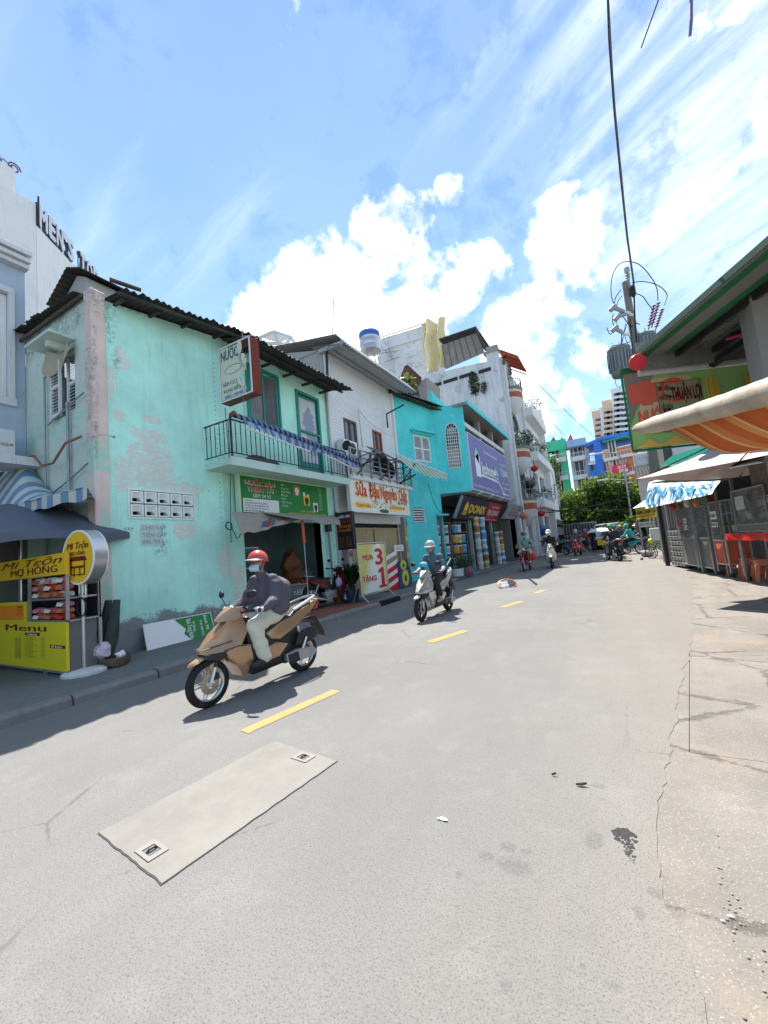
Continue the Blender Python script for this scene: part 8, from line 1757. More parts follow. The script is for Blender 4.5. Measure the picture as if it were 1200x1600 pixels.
# yellow noodle banner beyond
yb_ = thing('yellow_banner','yellow BÁNH CANH banner under a small blue roof beyond the rice stall','banner',tuple(D(1010,803,20)));q0,q1,q2,q3 = D(993,795,20),D(1031,788,18.5),D(1031,806,18.5),D(994,812,20)
b = MB();b.prism([q0,q1,q2,q3],(.05,.1,0));b.build('cloth',M_yel,yb_);rr_ = (q1-q0).normalized();text('BÁNH CANH CUA',M_ink,yb_,q3.lerp(q0,.42)+rr_*.05,rr_,Z3,.17,width=1.35,bold=.05,depth=.03);text('BÚN BÒ HỦ TIẾU',M_red,yb_,q3.lerp(q0,.12)+rr_*.05,rr_,Z3,.1,width=1.3,bold=.04,depth=.03)
b = MB();b.prism([q0+V((-.1,-.1,.02)),q1+V((.1,-.1,.02)),D(1020,780,19.5),D(1008,782,20.5)],(0,.05,.03));b.build('small_roof',flat('pale_blue',sr(150,186,220)),yb_)
b = MB();b.tube([V((q3.x+.1,q3.y+.2,0)),q3+V((.1,.2,0))],.035,5);b.build('post',M_grey,yb_)
wh_ = thing('white_signboard','small white signboard under the yellow banner','sign',tuple(D(1010,820,20)));q = D(1010,819,20.5);b = MB();b.box(q.x-.35,q.x+.35,q.y,q.y+.05,q.z-.13,q.z+.13);b.build('plate',M_whited,wh_);text('BÃI GIỮ XE',M_ink,wh_,(q.x-.28,q.y-.005,q.z-.05),X3,Z3,.1,width=.56);b = MB();b.tube([(q.x,q.y+.1,0),(q.x,q.y+.1,q.z)],.03,5);b.build('post',M_grey,wh_)
wc = thing('white_cabinet','pale freezer cabinet standing by the dark stall post','cabinet',tuple(gz(1029,840,18.5)));q = gz(1031,840,18.2);b = MB();b.box(q.x-.32,q.x+.42,q.y,q.y+.6,.75,1.35);b.build('box',PM('cream_box',(.46,.46,.42),.1,3),wc,bevel=.03);b = MB()
for x in (-.28,.36): b.box(q.x+x,q.x+x+.04,q.y+.02,q.y+.06,0,.75)
b.build('leg',M_grey,wc);b = MB();b.box(q.x-.28,q.x+.38,q.y-.02,q.y,.8,1.3);b.build('door',M_whited,wc)
rbk = thing('right_row_building','dim row building beyond the rice stall on the right','building',(3.5,25,0));b = MB();RBF = Face((2.4,20.5),(.0,1));RBF.n = V((-1,0,0));wall(b,RBF,0,20,0,6.5,[(1+k*3.2,3+k*3.2,.1,2.8) for k in range(5)],-.3);b.build('wall',M_conc_d,rbk);b = MB();b.box(2.4,8,20.3,20.5,0,6.5);b.build('side_wall',M_whited,rbk)
bgp = thing('debris_bag','pale lumpy rubbish bag on the road edge near the parked bicycles','bag',tuple(on_z(1012,868)));q = on_z(1012,870);b = MB();b.sphere(q+Z3*.16,.26,3,(1.1,.8,.75))
for v in b.bm.verts: v.co += V((mnoise.noise(v.co*6),mnoise.noise(v.co*6+V((5,0,0))),mnoise.noise(v.co*6+V((0,5,0)))))*.09
b.build('sack',PM('sack',(.3,.26,.24),.3,6),bgp,smooth=True);b = MB();b.sphere(q+Z3*.38+V((.05,0,0)),.06,2);b.build('knot',PM('sack',(0,0,0)),bgp)
tag((lambda b: (b.sphere(on_z(1003,875)+Z3*.05,.06,2),b.build('stone',M_black))[1])(MB()),'small black lump on the road left of the rubbish bag','stone')
# oval stitching artefact built as a mirror, streak of shadow beside it
q = on_z(793,918);mr = thing('stitch_oval','orange-rimmed oval stitching artefact shaped as a mirror on the road past the silver scooter','mirror',tuple(q));Mm = Matrix.Translation(q+Z3*.09) @ (V((.36,-.55,.75)).normalized()).to_track_quat('Z','Y').to_matrix().to_4x4() @ Matrix.Diagonal((.78,.55,1,1))
b = MB();b.lathe([(.36,-.02),(.38,0),(.38,.03),(.34,.04)],seg=28,M=Mm,cap=False);b.build('rim',M_orange,mr,smooth=True);b = MB();b.lathe([(.35,-.02),(.35,.02)],seg=28,M=Mm);b.build('backing',M_whited,mr)
b = MB();b.lathe([(.345,.022),(.2,.04),(0.001,.05)],seg=28,M=Mm);b.build('oval_face',PM('oval_silver',(.7,.72,.72),.2,9,.08,0,metal=1,dirt=.2),mr,smooth=True);b = MB();b.prism([Mm @ V((x,y,.052)) for x,y in ((.05,-.25),(.3,-.12),(.3,.1),(.12,.25),(.02,.1))],V((0,0,.004)));b.build('black_patch',M_ink,mr)
b = MB();a = on_z(825,904);c = on_z(838,914);b.tube([a+Z3*.02,a.lerp(c,.5)+Z3*.03,c+Z3*.02],.035,5);tag(b.build('shadow_streak',M_black),'short black shadow streak shaped as a stick on the road beyond the oval artefact','stick')  # dark shadow on the road, given shape as a thin black rod

# ================================================================ motorbikes
SY = 1.0
def panel(pts,name,mat,parent,bevel=.018,seg=2,off=0.):
    """body panel: side outline (y, z) with a half-width at every corner"""
    b = MB();Lv = [b.bm.verts.new((off-w,y*SY,z)) for y,z,w in pts];Rv = [b.bm.verts.new((off+w,y*SY,z)) for y,z,w in pts];n = len(pts)
    b.face(Lv);b.face(Rv[::-1])
    for i in range(n): b.face((Lv[i],Rv[i],Rv[(i+1) % n],Lv[(i+1) % n]))
    bmesh.ops.recalc_face_normals(b.bm,faces=b.bm.faces)
    if bevel:
        es = [e for e in b.bm.edges if len(e.link_faces) == 2 and e.calc_face_angle(0) > .35]
        bmesh.ops.bevel(b.bm,geom=es,offset=bevel,segments=seg,profile=.6,affect='EDGES',clamp_overlap=True)
    bmesh.ops.triangulate(b.bm,faces=[f for f in b.bm.faces if len(f.verts) > 4])
    return b.build(name,mat,parent,smooth=True,local=True)
def tub(pts,r,name,mat,parent,seg=8,rv=None):
    b = MB();b.tube([(p[0],p[1]*SY,p[2]) for p in pts],r,seg,rv);return b.build(name,mat,parent,smooth=True,local=True)
def wheel(parent,y,z,R0,tw,rim_m,spokes=5,disc=True):
    Mw = Matrix.Translation((0,y,z)) @ Matrix.Rotation(R(90),4,'Y')
    e = MB();prof = [(R0-.075,-tw*.42),(R0-.05,-tw*.5),(R0-.02,-tw*.42),(R0-.004,-tw*.22),(R0,0),(R0-.004,tw*.22),(R0-.02,tw*.42),(R0-.05,tw*.5),(R0-.075,tw*.42),(R0-.08,0),(R0-.075,-tw*.42)]
    e.lathe(prof,seg=36,M=Mw,cap=False);wl = e.build('wheel',M_rubber,parent,smooth=True,local=True)
    e = MB();r1 = R0-.07;e.lathe([(r1,-tw*.36),(r1+.004,-tw*.4),(r1-.018,-tw*.3),(r1-.024,0),(r1-.018,tw*.3),(r1+.004,tw*.4),(r1,tw*.36),(r1,-tw*.36)],seg=36,M=Mw,cap=False)
    e.lathe([(.045,-.035),(.05,-.02),(.05,.02),(.045,.035)],seg=14,M=Mw)
    for k in range(spokes):
        a = 2*PI*k/spokes+.3
        for da in (-.12,.12):
            p0 = Mw @ V((.045*math.cos(a+da*2),.045*math.sin(a+da*2),0));p1 = Mw @ V(((r1-.015)*math.cos(a+da),(r1-.015)*math.sin(a+da),0));e.cyl(p0,p1,.013,.009,6)
    e.build('rim',rim_m,wl,smooth=True,local=True)
    if disc:
        e = MB();Md = Matrix.Translation((-.05,y,z)) @ Matrix.Rotation(R(90),4,'Y');e.lathe([(.055,0),(.115,0),(.115,.004),(.055,.004),(.055,0)],seg=26,M=Md,cap=False)
        for k in range(10): a = k*2*PI/10;e.cyl(Md @ V((.05*math.cos(a),.05*math.sin(a),.002)),Md @ V((.085*math.cos(a+.5),.085*math.sin(a+.5),.002)),.006,.006,4)
        e.build('brake_disc',M_brake,wl,local=True);e = MB();e.box(-.08,-.035,y-.10,y-.04,z+.03,z+.1);e.build('brake_caliper',M_dark,wl,local=True,bevel=.006)
    return wl
M_brake = PM('brake_steel',(.42,.38,.30),.2,20,.35,0,metal=.8)
M_mirrorg = PM('mirror_glass',(.55,.6,.62),.1,3,.05,0,metal=1)
M_lens = PM('lamp_lens',(.6,.62,.63),.25,14,.12,0,metal=.4)
M_taill = PM('tail_lens',sr(150,20,20),.1,5,.2,0)
M_seat = PM('seat_vinyl',(.028,.028,.032),.15,8,.42,.12,90,dirt=.08)
M_rimw = PM('rim_silver',(.60,.60,.60),.1,6,.35,0,metal=.7)
M_eng = PM('engine_alloy',(.38,.39,.40),.2,8,.45,.1,metal=.6)
def scooter(label,body,trim,rimm,group='motorbikes being ridden',loc=(0,0,0),rot=0,retro=False,plate=False,hi=True):
    global SY
    t = thing('scooter',label,'scooter',loc,rot,group);SY = 1.08
    wheel(t,.735,.262,.262,.085,rimm);wheel(t,-.70,.26,.26,.10,rimm,disc=False)
    for s in (-1,1):
        tub([(s*.068,.68,.275),(s*.066,.625,.43)],.021,'fork',M_rimw,t);tub([(s*.066,.625,.42),(s*.06,.565,.60)],.017,'fork',M_dark,t)
    b = MB();
    def fen(u,v):
        a = R(48)+u*R(92);rr = .305+.02*math.sin(PI*u)+(.03*(.18-u)/.18 if u < .18 else 0);w = .068*(min(1,.28+u*5) if u < .2 else 1)*(1-.25*max(0,u-.8)*5)
        x = (v*2-1)*w;return (x,.735+math.cos(a)*rr,.27+math.sin(a)*rr-.035*(v*2-1)**2)
    b.sheet(fen,16,6);b.build('front_fender',body,t,smooth=True,local=True,thick=.006)
    panel([(.60,.50,.05),(.68,.46,.055),(.66,.34,.06),(.58,.38,.055)],'fender_stay',body,t,.008)
    if not retro:
        panel([(.27,.94,.085),(.44,.925,.085),(.62,.79,.085),(.775,.635,.035),(.77,.60,.045),(.70,.575,.11),(.50,.575,.165),(.36,.60,.17),(.25,.76,.15)],'front_apron',body,t,.034,4)
        panel([(.55,.575,.165),(.36,.62,.172),(.24,.60,.172),(.20,.40,.16),(.21,.27,.13),(.33,.24,.12),(.40,.38,.14),(.50,.49,.155)],'side_fairing',body,t,.018,2)
        panel([(.765,.605,.04),(.735,.535,.08),(.60,.50,.14),(.50,.535,.16),(.52,.585,.163),(.66,.59,.12)],'headlight',M_black,t,.01)
        for s in (-1,1):
            b = MB();b.prism([(s*.055,.772,.597),(s*.10,.705,.585),(s*.158,.56,.575),(s*.158,.55,.55),(s*.12,.655,.545),(s*.075,.735,.555)],(0,.008,0));b.build('headlight_lens',M_lens,t,local=True)
        if hi:
            for s in (-1,1):
                tub([(s*.06,.765,.645),(s*.115,.63,.665),(s*.155,.46,.69)],.006,'crease',trim,t,5);tub([(s*.172,.30,.60),(s*.17,.40,.615),(s*.15,.56,.60)],.005,'crease',M_black,t,5)
        panel([(.62,.745,.03),(.66,.71,.03),(.62,.72,.0301),(.58,.76,.03)],'front_emblem',M_black,t,.004)
    else:
        panel([(.26,.92,.12),(.40,.92,.12),(.50,.80,.17),(.56,.60,.20),(.52,.42,.21),(.40,.28,.19),(.25,.25,.19),(.26,.60,.20)],'front_apron',body,t,.05,3)
        panel([(.555,.66,.09),(.60,.60,.10),(.60,.44,.10),(.53,.38,.09),(.52,.60,.09)],'horn_cover',body,t,.03,3)
        for s in (-1,1):
            b = MB();b.sphere((s*.13,.52,.78),.045,2,(1.2,.6,.8));b.build('turn_signal',M_lens,t,smooth=True,local=True)
            tub([(s*.18,.50,.84),(s*.14,.58,.62),(s*.1,.60,.42)],.007,'chrome_line',M_steel,t,5)
    panel([(.26,.92,.09),(.18,.90,.10),(.13,.62,.155),(.12,.33,.15),(.22,.33,.155),(.27,.74,.14)],'inner_shield',M_black,t,.015)
    panel([(.20,.965,.10),(.27,1.035,.10),(.38,1.07,.075),(.50,1.0,.04),(.585,.93,.012),(.55,.91,.03),(.42,.905,.11),(.28,.92,.14)],'handlebar_cowl',body,t,.02,3)
    panel([(.20,.985,.08),(.28,1.045,.08),(.24,1.05,.07),(.17,1.0,.07)],'instrument_panel',M_black,t,.006)
    if retro:
        b = MB();b.sphere((0,.50,1.0),.085,3,(1.15,.5,.9));b.build('headlight',M_lens,t,smooth=True,local=True)
    for s in (-1,1):
        tub([(s*.10,.30,.985),(s*.22,.27,1.0),(s*.36,.235,1.0)],.014,'handlebar',M_dark,t);tub([(s*.25,.262,1.0),(s*.375,.23,1.0)],.0185,'grip',M_rubber,t);tub([(s*.18,.30,1.0),(s*.27,.315,.995),(s*.355,.285,.99)],.006,'brake_lever',M_dark,t,5)
        tub([(s*.19,.29,1.01),(s*.24,.30,1.10),(s*.29,.31,1.18)],.006,'mirror_stalk',M_dark,t,6)
        Mq = Matrix.Translation((s*.315,.315,1.205)) @ Matrix.Rotation(s*R(-18),4,'Z') @ Matrix.Rotation(R(12),4,'X');b = MB();b.sphere((0,0,0),1,3,(.078,.022,.048),None)
        for v in b.bm.verts: v.co = Mq @ V((v.co.x+.15*s*v.co.z,v.co.y,v.co.z))
        mo = b.build('mirror',M_black,t,smooth=True,local=True);b = MB();b.sphere((0,0,0),1,2,(.068,.003,.04),None)
        for v in b.bm.verts: v.co = Mq @ V((v.co.x+.15*s*v.co.z,v.co.y-.021,v.co.z))
        b.build('mirror_glass',M_mirrorg,mo,smooth=True,local=True)
    panel([(.25,.335,.165),(-.16,.335,.165),(-.26,.24,.13),(.20,.215,.12),(.27,.26,.15)],'floorboard',M_black,t,.012)
    panel([(-.05,.33,.145),(.0,.64,.12),(.03,.72,.10),(-.25,.74,.13),(-.5,.72,.12),(-.5,.5,.11),(-.25,.30,.13)],'under_seat_panel',M_black,t,.015)
    if not retro: panel([(.0,.67,.13),(-.06,.585,.15),(-.18,.555,.162),(-.44,.66,.155),(-.80,.845,.11),(-.965,.955,.045),(-.93,.975,.055),(-.60,.885,.13),(-.2,.76,.145)],'rear_side_panel',body,t,.02,3)
    else: panel([(.02,.70,.14),(-.02,.45,.17),(-.15,.34,.19),(-.55,.40,.20),(-.85,.58,.15),(-.92,.74,.1),(-.85,.82,.12),(-.3,.78,.16)],'rear_side_panel',body,t,.04,3)
    panel([(-.0,.50,.162),(-.12,.535,.168),(-.30,.475,.162),(-.16,.345,.16),(-.02,.335,.155)],'lower_side_panel',body,t,.012)
    panel([(.07,.71,.085),(.01,.775,.115),(-.16,.80,.15),(-.36,.825,.15),(-.44,.875,.135),(-.66,.93,.105),(-.80,.955,.07),(-.76,.90,.11),(-.35,.79,.145),(-.05,.715,.13)],'seat',M_seat,t,.022,3)
    if not retro or True:
        b = MB();pts = [(s*w,y,z) for s,seq in ((-1,((.135,-.47,.885),(.135,-.68,.955),(.10,-.87,1.0),(.05,-.955,1.01))),(1,((.05,-.955,1.01),(.10,-.87,1.0),(.135,-.68,.955),(.135,-.47,.885)))) for (w,y,z) in [(abs(a),y,z) for a,y,z in seq]]
        b.tube(pts,.019,8,.013);b.build('grab_rail',M_rail if not retro else M_steel,t,smooth=True,local=True)
    panel([(-.90,.93,.06),(-.97,.90,.05),(-.93,.83,.05),(-.82,.81,.08)],'tail_light',M_taill,t,.01)
    panel([(-.74,.70,.09),(-.86,.72,.08),(-1.0,.50,.075),(-1.02,.40,.07),(-.98,.42,.07),(-.86,.62,.07)],'rear_fender',M_black,t,.008)
    panel([(-.22,.34,.08),(-.50,.42,.09),(-.74,.34,.06),(-.74,.24,.06),(-.3,.20,.08)],'engine',M_dark,t,.02)
    panel([(-.24,.34,.035),(-.45,.37,.035),(-.70,.34,.035),(-.76,.27,.03),(-.70,.21,.03),(-.36,.20,.035),(-.25,.26,.035)],'transmission_cover',M_eng,t,.018,2,off=-.145)
    panel([(-.26,.33,.012),(-.42,.34,.012),(-.44,.22,.012),(-.30,.20,.012)],'drive_cover',M_black,t,.006,1,off=-.19)
    panel([(-.40,.42,.04),(-.46,.56,.045),(-.72,.60,.045),(-.80,.54,.04),(-.76,.44,.04),(-.55,.40,.04)],'air_cleaner',M_black,t,.025,3,off=-.14)
    tub([(-.19,-.50,.36),(-.21,-.56,.50)],.012,'kick_starter',M_wht,t,6)
    tub([(-.10,-.60,.32),(-.10,-.50,.66)],.028,'shock_absorber',M_steel,t)
    tub([(.12,-.12,.2),(.15,-.35,.2),(.16,-.50,.27),(.165,-.82,.36)],[.02,.025,.052,.058],'exhaust',M_black,t,12)
    if plate: b = MB();b.box(-.1,.1,-1.03,-1.02,.5,.64);b.build('number_plate',M_wht,t,local=True)
    SY = 1.0
    return t
M_rail = PM('pale_silver',(.58,.58,.56),.1,5,.35,0,metal=.4)
def underbone(label,body,loc,rot,group=None,plate=False):
    t = thing('motorbike',label,'motorbike',loc,rot,group)
    for y in (.62,-.60): wheel(t,y,.29,.29,.065,M_rimw,9,False)
    for s in (-1,1): tub([(s*.06,.62,.29),(s*.055,.50,.62),(s*.05,.44,.86)],.02,'fork',M_dark,t);tub([(s*.09,-.6,.30),(s*.1,-.42,.62)],.022,'shock_absorber',M_steel,t)
    b = MB();b.sheet(lambda u,v: ((v*2-1)*.05,.62+math.cos(R(15)+u*R(140))*.325,.29+math.sin(R(15)+u*R(140))*.325-.02*(v*2-1)**2),12,4);b.build('front_fender',body,t,smooth=True,local=True,thick=.006)
    b = MB();b.sheet(lambda u,v: ((v*2-1)*.06,-.60+math.cos(R(70)+u*R(110))*.34,.29+math.sin(R(70)+u*R(110))*.34-.02*(v*2-1)**2),12,4);b.build('rear_fender',M_black,t,smooth=True,local=True,thick=.006)
    for s in (-1,1): panel([(.36,.84,.012),(.46,.70,.012),(.44,.45,.012),(.34,.30,.012),(.22,.28,.012),(.20,.40,.012),(.28,.62,.012)],'leg_shield',body,t,.008,1,off=s*.17)
    panel([(.38,.90,.08),(.48,.80,.07),(.46,.62,.05),(.36,.60,.06),(.32,.84,.08)],'front_cover',body,t,.02)
    panel([(.30,.66,.05),(.10,.46,.06),(-.15,.52,.07),(-.12,.60,.08),(.12,.56,.06),(.34,.74,.05)],'frame_cover',M_black,t,.015)
    panel([(.0,.62,.10),(-.10,.44,.12),(-.38,.54,.12),(-.80,.76,.07),(-.82,.82,.07),(-.4,.74,.12),(-.05,.70,.11)],'side_panel',body,t,.015)
    panel([(.06,.70,.07),(-.0,.77,.11),(-.3,.78,.13),(-.62,.83,.11),(-.78,.86,.07),(-.74,.80,.10),(-.3,.71,.13)],'seat',M_seat,t,.02,2)
    tub([(-.12,-.55,.83),(-.10,-.82,.88),(.10,-.82,.88),(.12,-.55,.83)],.012,'grab_rail',M_steel,t)
    panel([(-.80,.78,.07),(-.88,.80,.05),(-.86,.70,.05),(-.78,.70,.07)],'tail_light',M_taill,t,.01)
    panel([(.26,.96,.10),(.40,1.02,.09),(.50,.94,.06),(.44,.86,.08),(.30,.88,.11)],'handlebar_cowl',body,t,.018)
    b = MB();b.sphere((0,.485,.93),.075,3,(1.2,.5,.9));b.build('headlight',M_lens,t,smooth=True,local=True)
    for s in (-1,1):
        tub([(s*.09,.32,.97),(s*.34,.24,.99)],.014,'handlebar',M_dark,t);tub([(s*.24,.265,.98),(s*.355,.235,.99)],.0185,'grip',M_rubber,t);tub([(s*.18,.30,1.0),(s*.27,.31,1.17)],.006,'mirror_stalk',M_dark,t,6)
        b = MB();b.sphere((s*.29,.31,1.2),.055,2,(1.2,.3,.8));b.build('mirror',M_black,t,smooth=True,local=True)
    panel([(.22,.42,.09),(.16,.22,.08),(-.18,.22,.10),(-.22,.40,.09),(.0,.42,.09)],'engine',M_eng,t,.025,2)
    tub([(.10,.18,.26),(.13,-.2,.2),(.14,-.5,.27),(.145,-.85,.33)],[.018,.022,.045,.05],'exhaust',M_steel,t,10);tub([(-.16,.02,.26),(.16,.02,.26)],.012,'footrest',M_dark,t)
    tub([(-.1,-.05,.24),(-.17,-.18,.02)],.01,'side_stand',M_dark,t,5)
    if plate:
        b = MB();Mp = Matrix.Translation((0,-.93,.50)) @ Matrix.Rotation(R(-20),4,'X');b.box(-.10,.10,-.006,0,-.075,.075,Mp);o = b.build('number_plate',PM('plate_white',(.6,.6,.56),.05,5),t,local=True)
        for k,s_ in enumerate(('59-V1','418.26')):
            tm = text(s_,M_ink,None,(0,0,0),X3,Z3,.045,width=.15,bold=.03);tm.parent = t
            for v in tm.data.vertices: v.co = Mp @ V((.0-(v.co.x-.075)*-1,-.009,v.co.z+.012-.06*k))
    return t

# ================================================================ people
def blob(shapes,voxel,fold=0.,fs=9.,smooth_it=3):
    b = MB()
    for s in shapes:
        if s[0] == 'c':
            _,p0,r0,p1,r1 = s[:5];fl = s[5] if len(s) > 5 else None
            p0,p1 = V(p0),V(p1);b2 = MB();n = 5
            for k in range(n+1): f = k/n;b.sphere(p0.lerp(p1,f),r0+(r1-r0)*f,2) if (p1-p0).length > .02 else None
            b.cyl(p0,p1,r0,r1,14);b2.bm.free()
        else:
            _,c,rad,rot = s;b.sphere(c,1,3,rad,rot)
    me = bpy.data.meshes.new('tmp');b.bm.to_mesh(me);b.bm.free();o = bpy.data.objects.new('tmp',me);COL.objects.link(o)
    m = o.modifiers.new('r','REMESH');m.mode = 'VOXEL';m.voxel_size = voxel;m.use_smooth_shade = True
    m2 = o.modifiers.new('s','SMOOTH');m2.iterations = smooth_it;m2.factor = .5
    bpy.context.view_layer.update();dg = bpy.context.evaluated_depsgraph_get();me2 = bpy.data.meshes.new_from_object(o.evaluated_get(dg));bpy.data.objects.remove(o)
    out = MB();out.bm.from_mesh(me2);bpy.data.meshes.remove(me2)
    if fold:
        out.bm.normal_update()
        for v in out.bm.verts:
            p = v.co;k = mnoise.noise(V((p.x*fs,p.y*fs,p.z*fs*1.8)))+.5*mnoise.noise(p*fs*2.3);v.co += v.normal*fold*k
    return out
def head_shapes(c,yaw=0):
    Rz = Matrix.Rotation(yaw,4,'Z');q = lambda x,y,z: V(c)+(Rz @ V((x,y,z)))
    return [('e',q(0,-.005,.02),(.076,.094,.10),Rz),('e',q(0,.03,-.055),(.055,.058,.06),Rz),('e',q(0,.02,-.01),(.066,.07,.085),Rz),('c',q(0,.088,.005),.008,q(0,.105,-.028),.013),('e',q(0,.083,-.062),(.024,.012,.009),Rz),('e',q(0,.085,.024),(.05,.012,.01),Rz),
            ('e',q(-.076,-.005,-.01),(.011,.022,.032),Rz),('e',q(.076,-.005,-.01),(.011,.022,.032),Rz)],q,Rz
def hand_tubes(b,s,gx,gy,gz_):
    for k in range(4):
        x = s*(gx+.034-.022*k);l = (1,1.05,1,.85)[k];b.tube([(x,gy-.035,gz_+.012),(x,gy-.002,gz_+.031*l),(x,gy+.026*l,gz_+.016),(x,gy+.024,gz_-.012),(x,gy+.004,gz_-.02)],[.011,.0105,.0098,.009,.007],6)
    b.tube([(s*(gx-.03),gy-.045,gz_-.002),(s*(gx-.052),gy-.02,gz_-.008),(s*(gx-.058),gy+.008,gz_-.018)],[.013,.011,.008],6)
def rider(label,P,loc,rot,group='riders on motorbikes',vox=.013):
    """seated rider in the bike's own frame; P holds colours and kit"""
    t = thing('person',label,'person',loc,rot,group)
    hy = P.get('lean',0);Hd = V((0,-.04+hy,1.555));yaw = P.get('yaw',0);gx,gy,gz_ = .315,.245,1.0
    knee = lambda s: V((s*P.get('kx',.15),.19,.79));ank = lambda s: V((s*.185,.075,.40));elb = lambda s: V((s*P.get('ex',.30),-.03+hy*.5,1.085));sho = lambda s: V((s*.175,-.13+hy,1.345));wri = lambda s: V((s*.32,.165,1.015))
    skin = P['skin'];hs,q,Rz = head_shapes(Hd,yaw)
    sh = hs+[('c',(0,-.10+hy,1.36),.052,Hd-V((0,0,.04)),.05),('e',(0,-.16+hy,1.22),(.15,.10,.16),None),('e',(0,-.22,.95),(.14,.11,.14),None),('c',(0,-.2,.95),.11,(0,-.16+hy,1.2),.12)]
    for s in (-1,1): sh += [('c',sho(s),.05,elb(s),.038),('c',elb(s),.038,wri(s),.026),('e',V((s*gx,gy-.045,gz_+.008)),(.042,.034,.017),None),('c',wri(s),.025,(s*gx,gy-.05,gz_+.008),.02),('c',(s*.09,-.2,.88),.075,knee(s),.055),('c',knee(s),.052,ank(s),.036),('c',ank(s),.034,(s*.185,.10,.37),.034),('c',(s*.185,.05,.355),.035,(s*.19,.22,.35),.028)]
    b = blob(sh,vox)
    for s in (-1,1): hand_tubes(b,s,gx,gy,gz_)
    b.build('body',skin,t,smooth=True,local=True,recalc=False)
    fat = P.get('fat',1.)
    tj = [('e',(0,-.17+hy,1.24),(.185*fat,.135*fat,.165),None),('c',(0,-.22,.93),.15*fat,(0,-.17+hy,1.2),.155*fat),('e',(0,-.13+hy,1.37),(.10,.075,.05),None),('c',(0,-.11+hy,1.36),.075,(0,-.07+hy,1.43),.068)]
    if P.get('puff'): tj += [('e',(-.16,-.16,1.25),(.10,.12,.14),None),('e',(.16,-.16,1.25),(.10,.12,.14),None),('e',(0,-.30+hy,1.20),(.20,.15,.17),None),('e',(-.14,-.27+hy,1.17),(.14,.14,.16),None),('c',(-.12,-.30,.98),.11,(.1,-.30,.98),.11),('e',(0,-.25,.93),(.19,.17,.11),None)]
    if P.get('puff'): tj += [('c',(s*.15,-.15+hy,1.3),.11,(s*.14,-.2,.96),.12) for s in (-1,1)]+[('c',(s*.22,-.1,1.26),.09,(s*.24,-.08,1.12),.085) for s in (-1,1)]
    ar = P.get('arm',.062)
    for s in (-1,1):
        tj += [('c',sho(s),ar*1.15,elb(s),ar)]
        if P.get('long',True): tj += [('c',elb(s),ar,wri(s)+V((-s*.0,-.02,0)),ar*.72)]
    o = blob(tj,vox*1.1,P.get('fold',.012),P.get('fs',8),12 if P.get('puff') else 4);o.build(P.get('topname','jacket'),P['top'],t,smooth=True,local=True,recalc=False)
    if P.get('sleeves'):
        sj = []
        for s in (-1,1): sj += [('c',elb(s).lerp(sho(s),.4),.055,elb(s),.052),('c',elb(s),.052,wri(s),.036)]
        blob(sj,vox,.006,14).build('sleeve',P['sleeves'],t,smooth=True,local=True,recalc=False)
    lj = [('e',(0,-.22,.90),(.165,.15,.11),None)];lr = P.get('leg',.075)
    for s in (-1,1):
        lj += [('c',(s*.09,-.2,.885),lr*1.25,knee(s),lr*1.05)]
        if P.get('shorts'): pass
        else: lj += [('c',knee(s),lr*1.05,ank(s)+V((0,0,.0 if not P.get('crop') else .1)),lr*.95)]
    blob(lj,vox*1.1,P.get('fold',.012)*.8,5.5).build('trousers' if not P.get('shorts') else 'shorts',P['legs'],t,smooth=True,local=True,recalc=False)
    for s in (-1,1):
        b = blob([('c',(s*.185,.05,.37),.042,(s*.19,.12,.368),.045),('c',(s*.19,.12,.362),.046,(s*.2,.25,.352),.034)],.01,.002,20);b.build('shoe',P['shoe'],t,smooth=True,local=True,recalc=False)
        b = MB();b.prism([(s*.19-.045,.01,.325),(s*.19+.045,.01,.325),(s*.2+.045,.22,.325),(s*.2+.02,.29,.325),(s*.2-.02,.29,.325),(s*.2-.045,.22,.325)],(0,0,.018));b.build('sole',P.get('sole',M_black),t,local=True,bevel=.006)
    if P.get('gloves'):
        for s in (-1,1):
            b = blob([('e',V((s*gx,gy-.04,gz_+.008)),(.05,.042,.026),None),('c',V((s*gx,gy-.06,gz_+.006)),.034,wri(s),.036)],.009,.002);hand_tubes(b,s,gx,gy+.003,gz_+.004);b.build('glove',P['gloves'],t,smooth=True,local=True,recalc=False)
    # helmet: shell, brim, strap
    hc = q(0,-.005,.045);b = MB();prof = [(.128*math.sin(a),.135*math.cos(a)) for a in [k*R(100)/11 for k in range(12)]];prof[0] = (.001,.135)
    Mh = Matrix.Translation(hc) @ Rz @ Matrix.Rotation(R(P.get('htilt',-7)),4,'X');b.lathe(prof,seg=26,M=Mh @ Matrix.Diagonal((.96,1.08,1,1)),cap=False);hm = b.build('helmet',P['helmet'],t,smooth=True,local=True,thick=-.01)
    b = MB();b.sheet(lambda u,v: Mh @ V(((.126+.045*v*math.sin(PI*u))*math.cos(PI*u)*.98,(.132+.055*v*math.sin(PI*u)**.5)*math.sin(PI*u)*1.04,-.002-.02*v+.012)),18,4);b.build('helmet_brim',P['brim'],hm,smooth=True,local=True,thick=.005)
    for s in (-1,1): tub([q(s*.088,-.02,.02),q(s*.072,.02,-.07),q(s*.02,.045,-.118)],.006,'chin_strap',M_black,hm,5)
    if P.get('mask'):
        b = MB();b.sheet(lambda u,v: q(.085*math.sin((u-.5)*2.6),.02+.085*math.cos((u-.5)*2.6)+.028*math.sin(PI*v)*math.cos((u-.5)*2.4),-.012-.085*v),14,8);b.build('face_mask',P['mask'],t,smooth=True,local=True,thick=.004)
        for s in (-1,1): tub([q(s*.072,.045,-.015),q(s*.083,.0,.0)],.0025,'mask_loop',M_wht,t,4)
